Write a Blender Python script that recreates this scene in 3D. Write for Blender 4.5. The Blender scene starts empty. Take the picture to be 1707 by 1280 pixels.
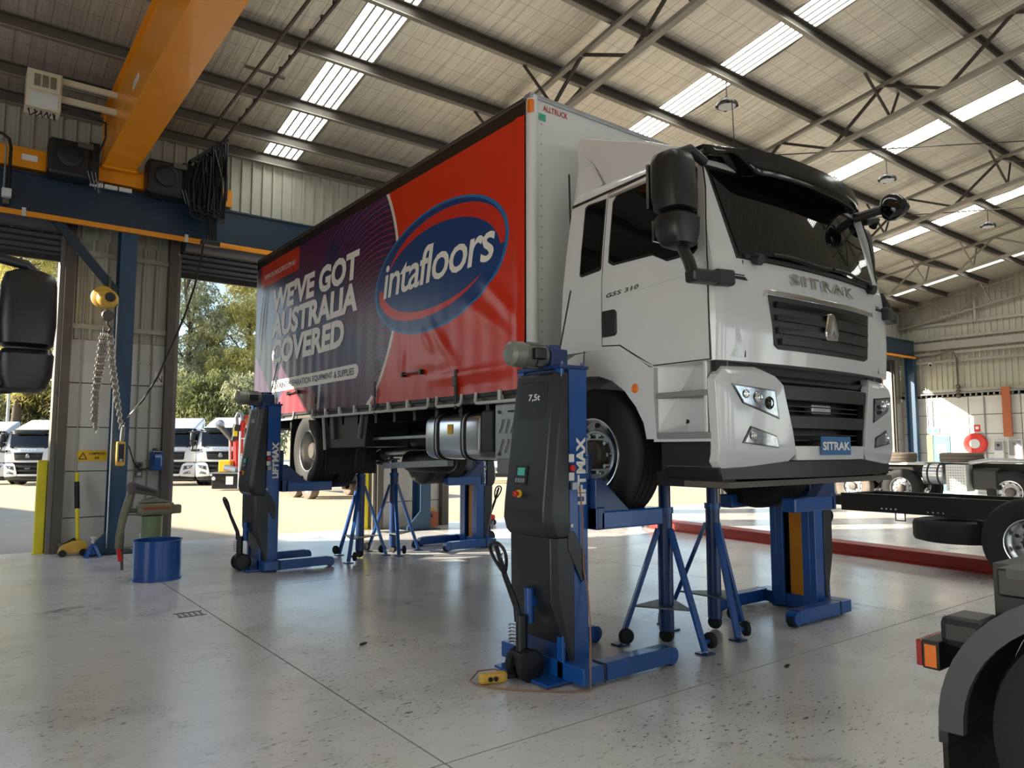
import bpy, math, random
from mathutils import Vector, Matrix
R = math.radians
random.seed(7)
scene = bpy.context.scene
col = scene.collection

# ------------------------------------------------------------------ camera
cam_d = bpy.data.cameras.new('camera')
cam = bpy.data.objects.new('camera', cam_d)
col.objects.link(cam)
cam_d.sensor_fit = 'HORIZONTAL'
cam_d.sensor_width = 36.0
cam_d.lens = 36.0 * 1215.0 / 1707.0
cam_d.clip_start = 0.05
cam_d.clip_end = 500
YAW = R(37.41)
PIT = math.atan(107.0 / 1215.0)
fw = Vector((math.sin(YAW) * math.cos(PIT), math.cos(YAW) * math.cos(PIT), math.sin(PIT)))
cam.location = (0, 0, 1.6)
cam.rotation_euler = fw.to_track_quat('-Z', 'Y').to_euler()
scene.camera = cam

# ------------------------------------------------------------------ world, sun, daylight, exposure
scene.view_settings.view_transform = 'Standard'
scene.view_settings.look = 'None'
scene.view_settings.exposure = 0.0
scene.view_settings.gamma = 1.0
scene.view_settings.use_curve_mapping = False
scene.cycles.use_denoising = True
scene.cycles.max_bounces = 7
scene.cycles.diffuse_bounces = 4
scene.cycles.glossy_bounces = 4
scene.cycles.sample_clamp_indirect = 6.0
SUN_DIR = Vector((1.0, -0.60, -0.43)).normalized()
w = bpy.data.worlds.new('sky')
scene.world = w
w.use_nodes = True
nt = w.node_tree
nt.nodes.clear()
sky = nt.nodes.new('ShaderNodeTexSky')
sky.sky_type = 'NISHITA'
sky.sun_disc = False
sky.sun_elevation = math.asin(-SUN_DIR.z)
sky.sun_rotation = math.atan2(-SUN_DIR.x, -SUN_DIR.y)
sky.air_density = 1.0
sky.dust_density = 0.6
bg = nt.nodes.new('ShaderNodeBackground')
bg.inputs['Strength'].default_value = 0.34
wo = nt.nodes.new('ShaderNodeOutputWorld')
nt.links.new(sky.outputs[0], bg.inputs[0])
nt.links.new(bg.outputs[0], wo.inputs[0])
SUN_E = 15.0
sd = bpy.data.lights.new('sun', 'SUN')
sd.energy = SUN_E
sd.angle = R(0.6)
sd.color = (1.0, 0.90, 0.74)
sun = bpy.data.objects.new('sun', sd)
sun.rotation_euler = SUN_DIR.to_track_quat('-Z', 'Y').to_euler()
sun.location = (-30, 30, 25)
col.objects.link(sun)


def daylight(loc, sx, sy, aim, power, color=(0.84, 0.93, 1.08)):
    d = bpy.data.lights.new('daylight', 'AREA')
    d.shape = 'RECTANGLE'
    d.size = sx
    d.size_y = sy
    d.energy = power
    d.color = color
    o = bpy.data.objects.new('daylight', d)
    o.location = loc
    o.rotation_euler = Vector(aim).to_track_quat('-Z', 'Y').to_euler()
    col.objects.link(o)


# daylight entering through the open doors of the opposite long wall (behind the camera)
for xx in (-3.4, 2.05 + 2.7, 2.05 + 8.2, 2.05 + 13.6, 2.05 + 19.1):
    daylight((xx, -13.8, 2.6), 3.6, 3.8, (0, 0.86, -0.5), 110)
# added fill lamp at an invented left gable opening, brightens the truck side
daylight((-9.4, 2.0, 2.5), 7.6, 4.4, (1, 0.0, -0.3), 260)
SKYLIGHT_E = 12.0


# ------------------------------------------------------------------ materials
def lin(c):
    out = []
    for v in c:
        v = v / 255.0
        out.append(v / 12.92 if v <= 0.04045 else ((v + 0.055) / 1.055) ** 2.4)
    return tuple(out) + (1.0,)


MATS = {}


def mat(name, rgb, rough=0.5, metal=0.0, var=0.0, vscale=3.0, bump=0.0, bscale=40.0, coat=0.0, emit=0.0, dirt=None, spec=0.5, stretch=None):
    """procedural principled material: base colour with noise variation, optional relief and stains"""
    m = bpy.data.materials.new(name)
    m.use_nodes = True
    t = m.node_tree
    b = t.nodes['Principled BSDF']
    c = lin(rgb)
    b.inputs['Base Color'].default_value = c
    b.inputs['Roughness'].default_value = rough
    b.inputs['Metallic'].default_value = metal
    b.inputs['Specular IOR Level'].default_value = spec
    b.inputs['Coat Weight'].default_value = coat
    b.inputs['Coat Roughness'].default_value = 0.06
    if emit:
        b.inputs['Emission Color'].default_value = c
        b.inputs['Emission Strength'].default_value = emit
    co = None
    if var or bump or dirt:
        tc = t.nodes.new('ShaderNodeTexCoord')
        co = tc.outputs['Object']
        if stretch:
            mp = t.nodes.new('ShaderNodeMapping')
            mp.inputs['Scale'].default_value = stretch
            t.links.new(co, mp.inputs[0])
            co = mp.outputs[0]
    if var or dirt:
        n = t.nodes.new('ShaderNodeTexNoise')
        n.inputs['Scale'].default_value = vscale
        n.inputs['Detail'].default_value = 6
        n.inputs['Roughness'].default_value = 0.65
        t.links.new(co, n.inputs['Vector'])
        mr = t.nodes.new('ShaderNodeMapRange')
        mr.inputs['From Min'].default_value = 0.3
        mr.inputs['From Max'].default_value = 0.7
        mr.inputs['To Min'].default_value = 1 - var
        mr.inputs['To Max'].default_value = 1 + var
        t.links.new(n.outputs['Fac'], mr.inputs['Value'])
        mx = t.nodes.new('ShaderNodeMix')
        mx.data_type = 'RGBA'
        mx.blend_type = 'MULTIPLY'
        mx.inputs['Factor'].default_value = 1.0
        mx.inputs['A'].default_value = c
        t.links.new(mr.outputs[0], mx.inputs['B'])
        last = mx.outputs['Result']
        if dirt:
            n2 = t.nodes.new('ShaderNodeTexNoise')
            n2.inputs['Scale'].default_value = dirt[1]
            n2.inputs['Detail'].default_value = 8
            n2.inputs['Roughness'].default_value = 0.7
            t.links.new(co, n2.inputs['Vector'])
            r2 = t.nodes.new('ShaderNodeMapRange')
            r2.inputs['From Min'].default_value = dirt[2]
            r2.inputs['From Max'].default_value = dirt[2] + 0.12
            t.links.new(n2.outputs['Fac'], r2.inputs['Value'])
            m2 = t.nodes.new('ShaderNodeMix')
            m2.data_type = 'RGBA'
            t.links.new(r2.outputs[0], m2.inputs['Factor'])
            t.links.new(last, m2.inputs['A'])
            m2.inputs['B'].default_value = lin(dirt[0])
            last = m2.outputs['Result']
        t.links.new(last, b.inputs['Base Color'])
    if bump:
        n3 = t.nodes.new('ShaderNodeTexNoise')
        n3.inputs['Scale'].default_value = bscale
        n3.inputs['Detail'].default_value = 4
        t.links.new(co, n3.inputs['Vector'])
        bp = t.nodes.new('ShaderNodeBump')
        bp.inputs['Strength'].default_value = bump
        bp.inputs['Distance'].default_value = 0.01
        t.links.new(n3.outputs['Fac'], bp.inputs['Height'])
        t.links.new(bp.outputs[0], b.inputs['Normal'])
    MATS[name] = m
    return m


mat('clad', (176, 174, 158), 0.45, 0.1, 0.06, 2.0)
mat('clad_out', (170, 168, 155), 0.5, 0.1, 0.05)
mat('girt', (165, 163, 150), 0.45, 0.35, 0.06, 6)
mat('steel_dark', (92, 86, 80), 0.5, 0.3, 0.12, 4)
mat('jamb', (120, 115, 108), 0.5, 0.4, 0.14, 5, dirt=((70, 66, 60), 3, 0.62))
mat('conc_panel', (205, 204, 198), 0.75, 0, 0.05, 1.5, 0.15, 30, dirt=((165, 160, 150), 2.2, 0.66))
mat('conc_warm', (206, 192, 170), 0.8, 0, 0.06, 1.5, 0.15, 30)
mat('foil', (196, 182, 160), 0.42, 0.55, 0.16, 3.0, 0.55, 9.0, stretch=(1, 0.25, 1))
mat('foil_joint', (96, 88, 76), 0.6, 0.2)
mat('purlin', (96, 90, 82), 0.5, 0.45, 0.1, 5)
mat('purlin_lip', (150, 144, 132), 0.45, 0.45, 0.08, 5)
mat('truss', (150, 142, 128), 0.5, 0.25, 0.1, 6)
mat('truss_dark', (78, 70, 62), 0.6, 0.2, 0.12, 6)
mat('skylight', (238, 242, 238), 0.4, 0, 0, emit=SKYLIGHT_E)
mat('blue_dark', (22, 46, 66), 0.4, 0.1, 0.1, 3)
mat('blue_col', (38, 70, 98), 0.42, 0.1, 0.1, 3)
mat('crane_yellow', (238, 150, 8), 0.35, 0.0, 0.06, 2, coat=0.2)
mat('orange_beam', (172, 94, 56), 0.5, 0.0, 0.08, 4)
mat('shutter', (84, 84, 88), 0.45, 0.5, 0.1, 4)
mat('black', (18, 18, 19), 0.5, 0, 0.15, 6)
mat('black_gloss', (8, 8, 9), 0.12, 0, 0, coat=0.15, spec=0.4)
mat('black_plastic', (19, 20, 22), 0.42, 0, 0.1, 8)
mat('glass_dark', (5, 6, 7), 0.03, 0, 0, spec=0.42)
mat('rubber', (15, 15, 15), 0.7, 0, 0.2, 12, 0.2, 60)
mat('rubber_dusty', (112, 102, 92), 0.85, 0, 0.15, 8)
mat('white_paint', (202, 205, 207), 0.24, 0, 0.01, 2, coat=0.5)
mat('white_panel', (206, 210, 208), 0.45, 0, 0.03, 1.2, 0.06, 3)
mat('grey_paint', (128, 130, 132), 0.45, 0, 0.05, 6)
mat('chrome', (225, 226, 228), 0.1, 1.0)
mat('alu', (205, 207, 210), 0.26, 1.0, 0.06, 8, stretch=(1, 0.1, 1))
mat('alu_matt', (168, 170, 172), 0.42, 0.85, 0.08, 7)
mat('steel_chain', (182, 178, 170), 0.32, 0.9, 0.1, 20)
mat('lift_blue', (16, 78, 150), 0.35, 0.0, 0.08, 4, coat=0.3)
mat('lift_blue_dark', (12, 50, 104), 0.4, 0.0, 0.08, 4, coat=0.2)
mat('lift_black', (33, 34, 38), 0.38, 0.0, 0.06, 5)
mat('lift_orange', (206, 128, 10), 0.5, 0, 0.08, 5)
mat('plate_grey', (104, 110, 110), 0.5, 0.4, 0.1, 5)
mat('motor_grey', (126, 128, 120), 0.45, 0.3, 0.1, 12)
mat('drum_blue', (18, 76, 150), 0.3, 0, 0.06, 4, coat=0.3)
mat('vise_green', (112, 128, 92), 0.5, 0, 0.1, 5)
mat('vise_iron', (122, 118, 96), 0.55, 0.3, 0.15, 10)
mat('amber', (226, 118, 30), 0.25, 0, 0, coat=0.5)
mat('red_lamp', (150, 20, 18), 0.25, 0, 0, coat=0.5)
mat('red_paint', (150, 40, 26), 0.45, 0, 0.12, 4)
mat('red_bright', (206, 38, 30), 0.4, 0, 0.06, 4)
mat('yellow_paint', (236, 218, 36), 0.5, 0, 0.06, 4)
mat('sign_yellow', (240, 190, 30), 0.5, 0, 0.02)
mat('white_ink', (236, 234, 228), 0.5)
mat('black_ink', (22, 22, 26), 0.5)
mat('navy_ink', (36, 34, 74), 0.5)
mat('red_ink', (170, 36, 28), 0.5)
mat('blue_plate', (42, 104, 160), 0.4, coat=0.3)
mat('beige_box', (206, 198, 172), 0.45, 0, 0.06, 5)
mat('hoist_yellow', (216, 170, 70), 0.45, 0, 0.12, 8)
mat('screen', (70, 150, 140), 0.2, emit=0.25)
mat('bark', (92, 82, 70), 0.9, 0, 0.25, 6, 0.5, 20)
mat('door_blue', (84, 140, 186), 0.5, 0, 0.04)
mat('sign_green', (60, 160, 130), 0.5)
mat('lens', (120, 128, 136), 0.08, 0.35, 0.6, 26, coat=1.0)
mat('cable_brown', (150, 104, 80), 0.6)
mat('joint_grey', (128, 126, 120), 0.8, 0, 0.05)
mat('guard_grey', (66, 70, 74), 0.5, 0, 0.05, 4)
mat('dark_earth', (46, 44, 40), 0.9, 0, 0.2, 2)


# ------------------------------------------------------------------ mesh building
class MB:
    def __init__(s):
        s.v = []
        s.f = []

    def add(s, vs, fs):
        o = len(s.v)
        s.v += [tuple(p) for p in vs]
        s.f += [tuple(i + o for i in f) for f in fs]
        return s

    def box(s, x0, x1, y0, y1, z0, z1):
        x0, x1 = min(x0, x1), max(x0, x1)
        y0, y1 = min(y0, y1), max(y0, y1)
        z0, z1 = min(z0, z1), max(z0, z1)
        return s.add([(x0, y0, z0), (x1, y0, z0), (x1, y1, z0), (x0, y1, z0), (x0, y0, z1), (x1, y0, z1), (x1, y1, z1), (x0, y1, z1)],
                     [(0, 3, 2, 1), (4, 5, 6, 7), (0, 1, 5, 4), (1, 2, 6, 5), (2, 3, 7, 6), (3, 0, 4, 7)])

    def bar(s, p, q, a, b=None, up=(0, 0, 1)):
        """rectangular bar from p to q, a wide (across up x dir), b along up"""
        b = a if b is None else b
        p, q = Vector(p), Vector(q)
        d = (q - p).normalized()
        u = Vector(up)
        if abs(d.dot(u)) > 0.98:
            u = Vector((0, 1, 0))
        sx = d.cross(u).normalized()
        uz = sx.cross(d)
        vs = []
        for e in (p, q):
            for i, j in ((-1, -1), (1, -1), (1, 1), (-1, 1)):
                vs.append(e + sx * (i * a / 2) + uz * (j * b / 2))
        return s.add(vs, [(3, 2, 1, 0), (4, 5, 6, 7), (0, 1, 5, 4), (1, 2, 6, 5), (2, 3, 7, 6), (3, 0, 4, 7)])

    def cyl(s, p, q, r, n=16, r2=None, cap=True):
        r2 = r if r2 is None else r2
        p, q = Vector(p), Vector(q)
        d = (q - p).normalized()
        a = Vector((0, 0, 1)) if abs(d.z) < 0.9 else Vector((1, 0, 0))
        u = d.cross(a).normalized()
        v = d.cross(u)
        vs = []
        for e, rr in ((p, r), (q, r2)):
            for i in range(n):
                t = 2 * math.pi * i / n
                vs.append(e + u * (rr * math.cos(t)) + v * (rr * math.sin(t)))
        fs = [(i, (i + 1) % n, n + (i + 1) % n, n + i) for i in range(n)]
        if cap:
            fs += [tuple(range(n - 1, -1, -1)), tuple(range(n, 2 * n))]
        return s.add(vs, fs)

    def tube(s, pts, r, n=8, closed=False):
        pts = [Vector(p) for p in pts]
        m = len(pts)
        vs = []
        prev = None
        for i, p in enumerate(pts):
            if closed:
                d = pts[(i + 1) % m] - pts[i - 1]
            else:
                d = pts[min(i + 1, m - 1)] - pts[max(i - 1, 0)]
            d = d.normalized()
            if prev is None:
                a = Vector((0, 0, 1)) if abs(d.z) < 0.9 else Vector((1, 0, 0))
                u = d.cross(a).normalized()
            else:
                u = (prev - d * prev.dot(d)).normalized()
            prev = u
            v = d.cross(u)
            rr = r[i] if isinstance(r, (list, tuple)) else r
            for k in range(n):
                t = 2 * math.pi * k / n
                vs.append(p + u * (rr * math.cos(t)) + v * (rr * math.sin(t)))
        fs = []
        for i in range(m if closed else m - 1):
            j = (i + 1) % m
            for k in range(n):
                fs.append((i * n + k, i * n + (k + 1) % n, j * n + (k + 1) % n, j * n + k))
        if not closed:
            fs += [tuple(range(n - 1, -1, -1)), tuple((m - 1) * n + k for k in range(n))]
        return s.add(vs, fs)

    def lathe(s, prof, o, ax, n=32, closed=False, caps=True):
        """prof: (radius, height along axis)"""
        o, d = Vector(o), Vector(ax).normalized()
        a = Vector((0, 0, 1)) if abs(d.z) < 0.9 else Vector((1, 0, 0))
        u = d.cross(a).normalized()
        v = d.cross(u)
        m = len(prof)
        vs = []
        for r, h in prof:
            for k in range(n):
                t = 2 * math.pi * k / n
                vs.append(o + d * h + u * (r * math.cos(t)) + v * (r * math.sin(t)))
        fs = []
        for i in range(m if closed else m - 1):
            j = (i + 1) % m
            for k in range(n):
                fs.append((i * n + k, i * n + (k + 1) % n, j * n + (k + 1) % n, j * n + k))
        if not closed and caps:
            if prof[0][0] > 1e-5:
                fs.append(tuple(range(n - 1, -1, -1)))
            if prof[-1][0] > 1e-5:
                fs.append(tuple((m - 1) * n + k for k in range(n)))
        return s.add(vs, fs)

    def prism(s, poly, fn, d0, d1):
        """poly: 2D points, fn(a,b,depth)->3D, extruded from depth d0 to d1"""
        n = len(poly)
        vs = [fn(a, b, d0) for a, b in poly] + [fn(a, b, d1) for a, b in poly]
        fs = [tuple(range(n)), tuple(range(2 * n - 1, n - 1, -1))]
        fs += [(i, n + i, n + (i + 1) % n, (i + 1) % n) for i in range(n)]
        return s.add(vs, fs)

    def loft(s, rings, closed=True, caps=True):
        n = len(rings[0])
        vs = [p for r in rings for p in r]
        fs = []
        for i in range(len(rings) - 1):
            for k in range(n if closed else n - 1):
                k2 = (k + 1) % n
                fs.append((i * n + k, i * n + k2, (i + 1) * n + k2, (i + 1) * n + k))
        if caps and closed:
            fs += [tuple(range(n - 1, -1, -1)), tuple((len(rings) - 1) * n + k for k in range(n))]
        return s.add(vs, fs)

    def grid(s, rows):
        n = len(rows[0])
        vs = [p for r in rows for p in r]
        fs = [(i * n + k, i * n + k + 1, (i + 1) * n + k + 1, (i + 1) * n + k) for i in range(len(rows) - 1) for k in range(n - 1)]
        return s.add(vs, fs)

    def mesh(s, name, m=None, smooth=None):
        import bmesh
        me = bpy.data.meshes.new(name)
        me.from_pydata([tuple(v) for v in s.v], [], s.f)
        bm = bmesh.new()
        bm.from_mesh(me)
        bmesh.ops.recalc_face_normals(bm, faces=bm.faces)
        bm.to_mesh(me)
        bm.free()
        if m:
            me.materials.append(MATS[m] if isinstance(m, str) else m)
        if smooth:
            me.polygons.foreach_set('use_smooth', [True] * len(me.polygons))
            me.set_sharp_from_angle(angle=R(smooth))
        me.update()
        return me


def link(name, me, parent=None, bevel=0.0):
    o = bpy.data.objects.new(name, me)
    col.objects.link(o)
    if parent is not None:
        o.parent = parent
        o.matrix_parent_inverse = pinv(parent)
    if bevel:
        bv = o.modifiers.new('bevel', 'BEVEL')
        bv.width = bevel
        bv.segments = 2
        bv.limit_method = 'ANGLE'
        bv.angle_limit = R(40)
    return o


def wmat(o):
    """world matrix without waiting for the depsgraph"""
    m = Matrix.LocRotScale(o.location, o.rotation_euler, o.scale)
    if o.parent is not None:
        m = wmat(o.parent) @ o.matrix_parent_inverse @ m
    return m


def pinv(o):
    return wmat(o).inverted()


def ob(name, b, m, parent=None, smooth=None, bevel=0.0):
    return link(name, b.mesh(name, m, smooth), parent, bevel)


def tag(o, label=None, cat=None, group=None, kind=None):
    if label:
        o['label'] = label
    if cat:
        o['category'] = cat
    if group:
        o['group'] = group
    if kind:
        o['kind'] = kind
    return o


def thing(name, label, cat, loc=(0, 0, 0), group=None, kind=None):
    o = bpy.data.objects.new(name, None)
    o.empty_display_size = 0.2
    o.location = loc
    col.objects.link(o)
    return tag(o, label, cat, group, kind)


def dup(o, parent=None):
    c = o.copy()
    col.objects.link(c)
    if parent is not None:
        c.parent = parent
        c.matrix_parent_inverse = o.matrix_parent_inverse.copy()
    for ch in [x for x in bpy.data.objects if x.parent == o]:
        dup(ch, c)
    return c


def struct(name, b, m, parent=None, smooth=None):
    o = ob(name, b, m, parent, smooth)
    if parent is None:
        o['kind'] = 'structure'
    return o


def shade_mesh(me, a):
    me.polygons.foreach_set('use_smooth', [True] * len(me.polygons))
    me.set_sharp_from_angle(angle=R(a))


_txt = {}


def text_mesh(s, bold=0.0, shear=0.0, extrude=0.0, space=1.0):
    key = (s, bold, shear, extrude, space)
    if key in _txt:
        return _txt[key]
    c = bpy.data.curves.new('t', 'FONT')
    c.body = s
    c.size = 1
    c.offset = bold
    c.shear = shear
    c.space_character = space
    c.resolution_u = 3
    c.extrude = extrude
    o = bpy.data.objects.new('t', c)
    col.objects.link(o)
    dg = bpy.context.evaluated_depsgraph_get()
    dg.update()
    me = bpy.data.meshes.new_from_object(o.evaluated_get(dg))
    vs = [tuple(v.co) for v in me.vertices]
    fs = [tuple(p.vertices) for p in me.polygons]
    bpy.data.objects.remove(o)
    bpy.data.curves.remove(c)
    bpy.data.meshes.remove(me)
    xs = [v[0] for v in vs]
    ys = [v[1] for v in vs]
    x0, x1, y0, y1 = min(xs), max(xs), min(ys), max(ys)
    vs = [((v[0] - x0) / (x1 - x0), (v[1] - y0) / (y1 - y0), v[2]) for v in vs]
    _txt[key] = (vs, fs)
    return vs, fs


def text(name, s, fn, m, parent=None, bold=0.0, shear=0.0, space=1.0, depth=0.0):
    """lettering: fn(u, v) maps the unit rectangle of the word onto a surface in the world"""
    vs, fs = text_mesh(s, bold, shear, 0.01 if depth else 0.0, space)
    b = MB()
    if depth:
        P = []
        for u, v, wz in vs:
            p = Vector(fn(u, v))
            e = 1e-3
            nrm = (Vector(fn(u + e, v)) - p).cross(Vector(fn(u, v + e)) - p).normalized()
            P.append(p + nrm * (depth if wz > 0 else 0))
        b.add(P, fs)
    else:
        b.add([fn(u, v) for u, v, _ in vs], fs)
    return ob(name, b, m, parent)


def rect(o, u, v):
    o, u, v = Vector(o), Vector(u), Vector(v)
    return lambda a, b: o + u * a + v * b
# ================================================================== the setting
GX = [2.05 + 5.45 * k for k in range(-2, 6)]       # building grid along the back wall
GX[-1] = 29.3
YB, XR, YF, XL = 13.3, 29.3, -13.9, -9.5
RIDGE = -0.3


def zr(y, z0=7.05):
    return z0 + 0.176 * (13.3 - max(y, RIDGE)) - 0.176 * max(0, RIDGE - y)


# ---- floor: cast slabs with sawn joints
def floor_mat():
    m = bpy.data.materials.new('floor_concrete')
    m.use_nodes = True
    t = m.node_tree
    b = t.nodes['Principled BSDF']
    tc = t.nodes.new('ShaderNodeTexCoord')

    def noise(scale, detail=6, rough=0.6, st=None, dist=0.0):
        n = t.nodes.new('ShaderNodeTexNoise')
        n.inputs['Scale'].default_value = scale
        n.inputs['Detail'].default_value = detail
        n.inputs['Roughness'].default_value = rough
        n.inputs['Distortion'].default_value = dist
        if st:
            mp = t.nodes.new('ShaderNodeMapping')
            mp.inputs['Scale'].default_value = st[0]
            mp.inputs['Rotation'].default_value = (0, 0, st[1])
            t.links.new(tc.outputs['Object'], mp.inputs[0])
            t.links.new(mp.outputs[0], n.inputs['Vector'])
        else:
            t.links.new(tc.outputs['Object'], n.inputs['Vector'])
        return n.outputs['Fac']

    def rng(v, a, c, lo=0.0, hi=1.0):
        r = t.nodes.new('ShaderNodeMapRange')
        r.inputs['From Min'].default_value = a
        r.inputs['From Max'].default_value = c
        r.inputs['To Min'].default_value = lo
        r.inputs['To Max'].default_value = hi
        t.links.new(v, r.inputs['Value'])
        return r.outputs[0]

    def mix(f, a, c):
        x = t.nodes.new('ShaderNodeMix')
        x.data_type = 'RGBA'
        t.links.new(f, x.inputs['Factor'])
        if isinstance(a, tuple):
            x.inputs['A'].default_value = a
        else:
            t.links.new(a, x.inputs['A'])
        x.inputs['B'].default_value = c
        return x.outputs['Result']

    def mul(a, c):
        x = t.nodes.new('ShaderNodeMath')
        x.operation = 'MULTIPLY'
        t.links.new(a, x.inputs[0])
        t.links.new(c, x.inputs[1])
        return x.outputs[0]
    c = mix(rng(noise(0.5, 5), 0.35, 0.65), lin((224, 222, 219)), lin((208, 205, 201)))
    # broad traffic soiling, chipped coating, drag scratches and oil spots
    c = mix(rng(noise(1.1, 6, 0.62), 0.50, 0.72, 0, 0.45), c, lin((150, 143, 135)))
    zone = rng(noise(0.55, 3), 0.40, 0.60)
    c = mix(mul(rng(noise(9.0, 4, 0.6, ((1, 2.4, 1), 0.5)), 0.635, 0.66, 0, 0.8), zone), c, lin((98, 90, 84)))
    c = mix(mul(rng(noise(21.0, 3, 0.55, ((1, 2.0, 1), -0.4)), 0.63, 0.655, 0, 0.9), zone), c, lin((66, 60, 56)))
    c = mix(rng(noise(5.0, 2, 0.4, ((1, 16.0, 1), 0.75)), 0.70, 0.72, 0, 0.7), c, lin((92, 86, 80)))
    c = mix(rng(noise(5.5, 2, 0.4, ((1, 18.0, 1), -0.35)), 0.71, 0.73, 0, 0.7), c, lin((84, 78, 72)))
    spots = mul(rng(noise(3.0, 5, 0.6, ((1, 1.6, 1), 0.2)), 0.66, 0.70), rng(noise(0.8, 2, 0.5, ((1, 1, 1), 1.0)), 0.5, 0.6))
    c = mix(spots, c, lin((92, 84, 78)))
    oil = mul(rng(noise(3.2, 8, 0.72, None, 0.6), 0.52, 0.64), rng(noise(0.33, 2), 0.56, 0.66, 0, 0.8))
    c = mix(oil, c, lin((112, 100, 94)))
    t.links.new(c, b.inputs['Base Color'])
    rr = rng(noise(0.9, 2, 0.5), 0.3, 0.7, 0.20, 0.27)
    t.links.new(rr, b.inputs['Roughness'])
    b.inputs['Specular IOR Level'].default_value = 0.55
    bp = t.nodes.new('ShaderNodeBump')
    bp.inputs['Strength'].default_value = 0.07
    bp.inputs['Distance'].default_value = 0.01
    t.links.new(noise(2.0, 2, 0.5), bp.inputs['Height'])
    t.links.new(bp.outputs[0], b.inputs['Normal'])
    return m


FLOOR = floor_mat()
fb = MB().box(XL, XR, YF, YB + 0.3, -0.3, -0.012)
floor = struct('floor', fb, 'dark_earth')
xs = [XL, -3.4, 2.08, 7.5, 12.95, 18.4, 23.85, XR]
ys = [YF, -7.3, -2.0, 3.28, 8.6, YB + 0.3]
for i in range(len(xs) - 1):
    for j in range(len(ys) - 1):
        g = 0.006
        sb = MB().box(xs[i] + g, xs[i + 1] - g, ys[j] + g, ys[j + 1] - g, -0.2, 0.0)
        ob('floor_slab', sb, FLOOR, floor)

# ---- yard outside (falls away slightly)
mat('yard', (196, 178, 150), 0.85, 0, 0.08, 0.35, 0.2, 8, dirt=((176, 158, 132), 0.6, 0.6), stretch=(1, 3, 1))
yb = MB().grid([[(x, y, -0.012 - 0.009 * max(0, y - 16)) for x in (-60, -20, 0, 20, 60, 140)] for y in (YB + 0.3, 16, 24, 34, 46, 120)])
yard = struct('ground_yard', yb, 'yard')
yb = MB().grid([[(x, y, -0.03) for x in (-60, 0, 60, 100)] for y in (YF - 60, YF - 20, YF)])
struct('ground_apron', yb, 'yard')
mat('yard_kerb', (150, 140, 128), 0.9, 0, 0.1, 2)

# ---- ribbed cladding sheet (profile along u, height along z), thickness real
_sheet = {}


def sheet_mesh(wd, h, m='clad'):
    key = (round(wd, 3), round(h, 3), m)
    if key in _sheet:
        return _sheet[key]
    prof = []
    n = max(1, round(wd / 0.19))
    p = wd / n
    for k in range(n):
        u = k * p
        prof += [(u, 0), (u + p * 0.66, 0), (u + p * 0.72, 0.042), (u + p * 0.92, 0.042)]
    prof.append((wd, 0))
    b = MB()
    b.grid([[(u, -d, z) for u, d in prof] for z in (0, h)])
    b.grid([[(u, -d + 0.004, z) for u, d in reversed(prof)] for z in (0, h)])
    me = b.mesh('cladding_sheet', m)
    _sheet[key] = me
    return me


def sheets(parent, a0, a1, z0, ztop, place, m='clad', wd=0.76):
    """row of cladding sheets from a0 to a1; place(o, a, z) positions each"""
    a = a0
    while a < a1 - 0.02:
        e = min(a + wd, a1)
        h = (ztop(0.5 * (a + e)) if callable(ztop) else ztop) - z0
        o = bpy.data.objects.new('cladding_sheet', sheet_mesh(e - a, h, m))
        col.objects.link(o)
        o.parent = parent
        place(o, a, z0)
        a = e


wall_back = thing('wall_back', None, None, kind='structure')


def pl_back(o, a, z):
    o.location = (a, YB, z)


sheets(wall_back, XL, XR, 4.95, 7.25, pl_back)
PIERS = []
for gx in GX:
    PIERS.append((gx - 0.85, gx + 0.9) if gx < 29 else (28.35, 29.3))
rows = [0.0, 0.52, 1.24, 1.93, 2.63, 3.33]
for a, e in PIERS:
    sheets(wall_back, a + 0.1, e - 0.08, 3.33, 4.95, pl_back)
    for k in range(5):
        cuts = [a + 0.1, a + 0.1 + (e - a - 0.18) * 0.55, e - 0.08]
        if e - a < 1.2:
            cuts = [a + 0.1, e]
        for q in range(len(cuts) - 1):
            ob('concrete_panel', MB().box(cuts[q] + 0.009, cuts[q + 1] - 0.009, YB - 0.02, YB + 0.1, rows[k] + 0.009, rows[k + 1] - 0.009), 'conc_panel', wall_back)
    ob('pier_core', MB().box(a + 0.12, e - 0.1, YB + 0.02, YB + 0.28, 0, 4.95), 'joint_grey', wall_back)
    # steel door jambs: dark column and light guide channel
    for sgn, x in ((1, a), (-1, e)):
        if x > 29.2:
            continue
        ob('jamb_column', MB().box(x + sgn * 0.06, x + sgn * 0.19, YB - 0.16, YB + 0.26, 0, 5.2), 'steel_dark', wall_back)
        ob('guide_channel', MB().box(x - sgn * 0.01, x + sgn * 0.06, YB - 0.10, YB + 0.2, 0, 4.9), 'jamb', wall_back, bevel=0.005)
    for z in (3.53, 4.72):
        ob('girt', MB().box(a + 0.12, e - 0.1, YB - 0.07, YB - 0.03, z - 0.04, z + 0.04), 'girt', wall_back)
ob('eave_girt', MB().box(XL, XR, YB - 0.09, YB - 0.03, 6.86, 7.05), 'girt', wall_back)
ob('outer_header', MB().box(XL, XR, YB + 0.06, YB + 0.28, 4.95, 7.2), 'clad_out', wall_back)

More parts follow.
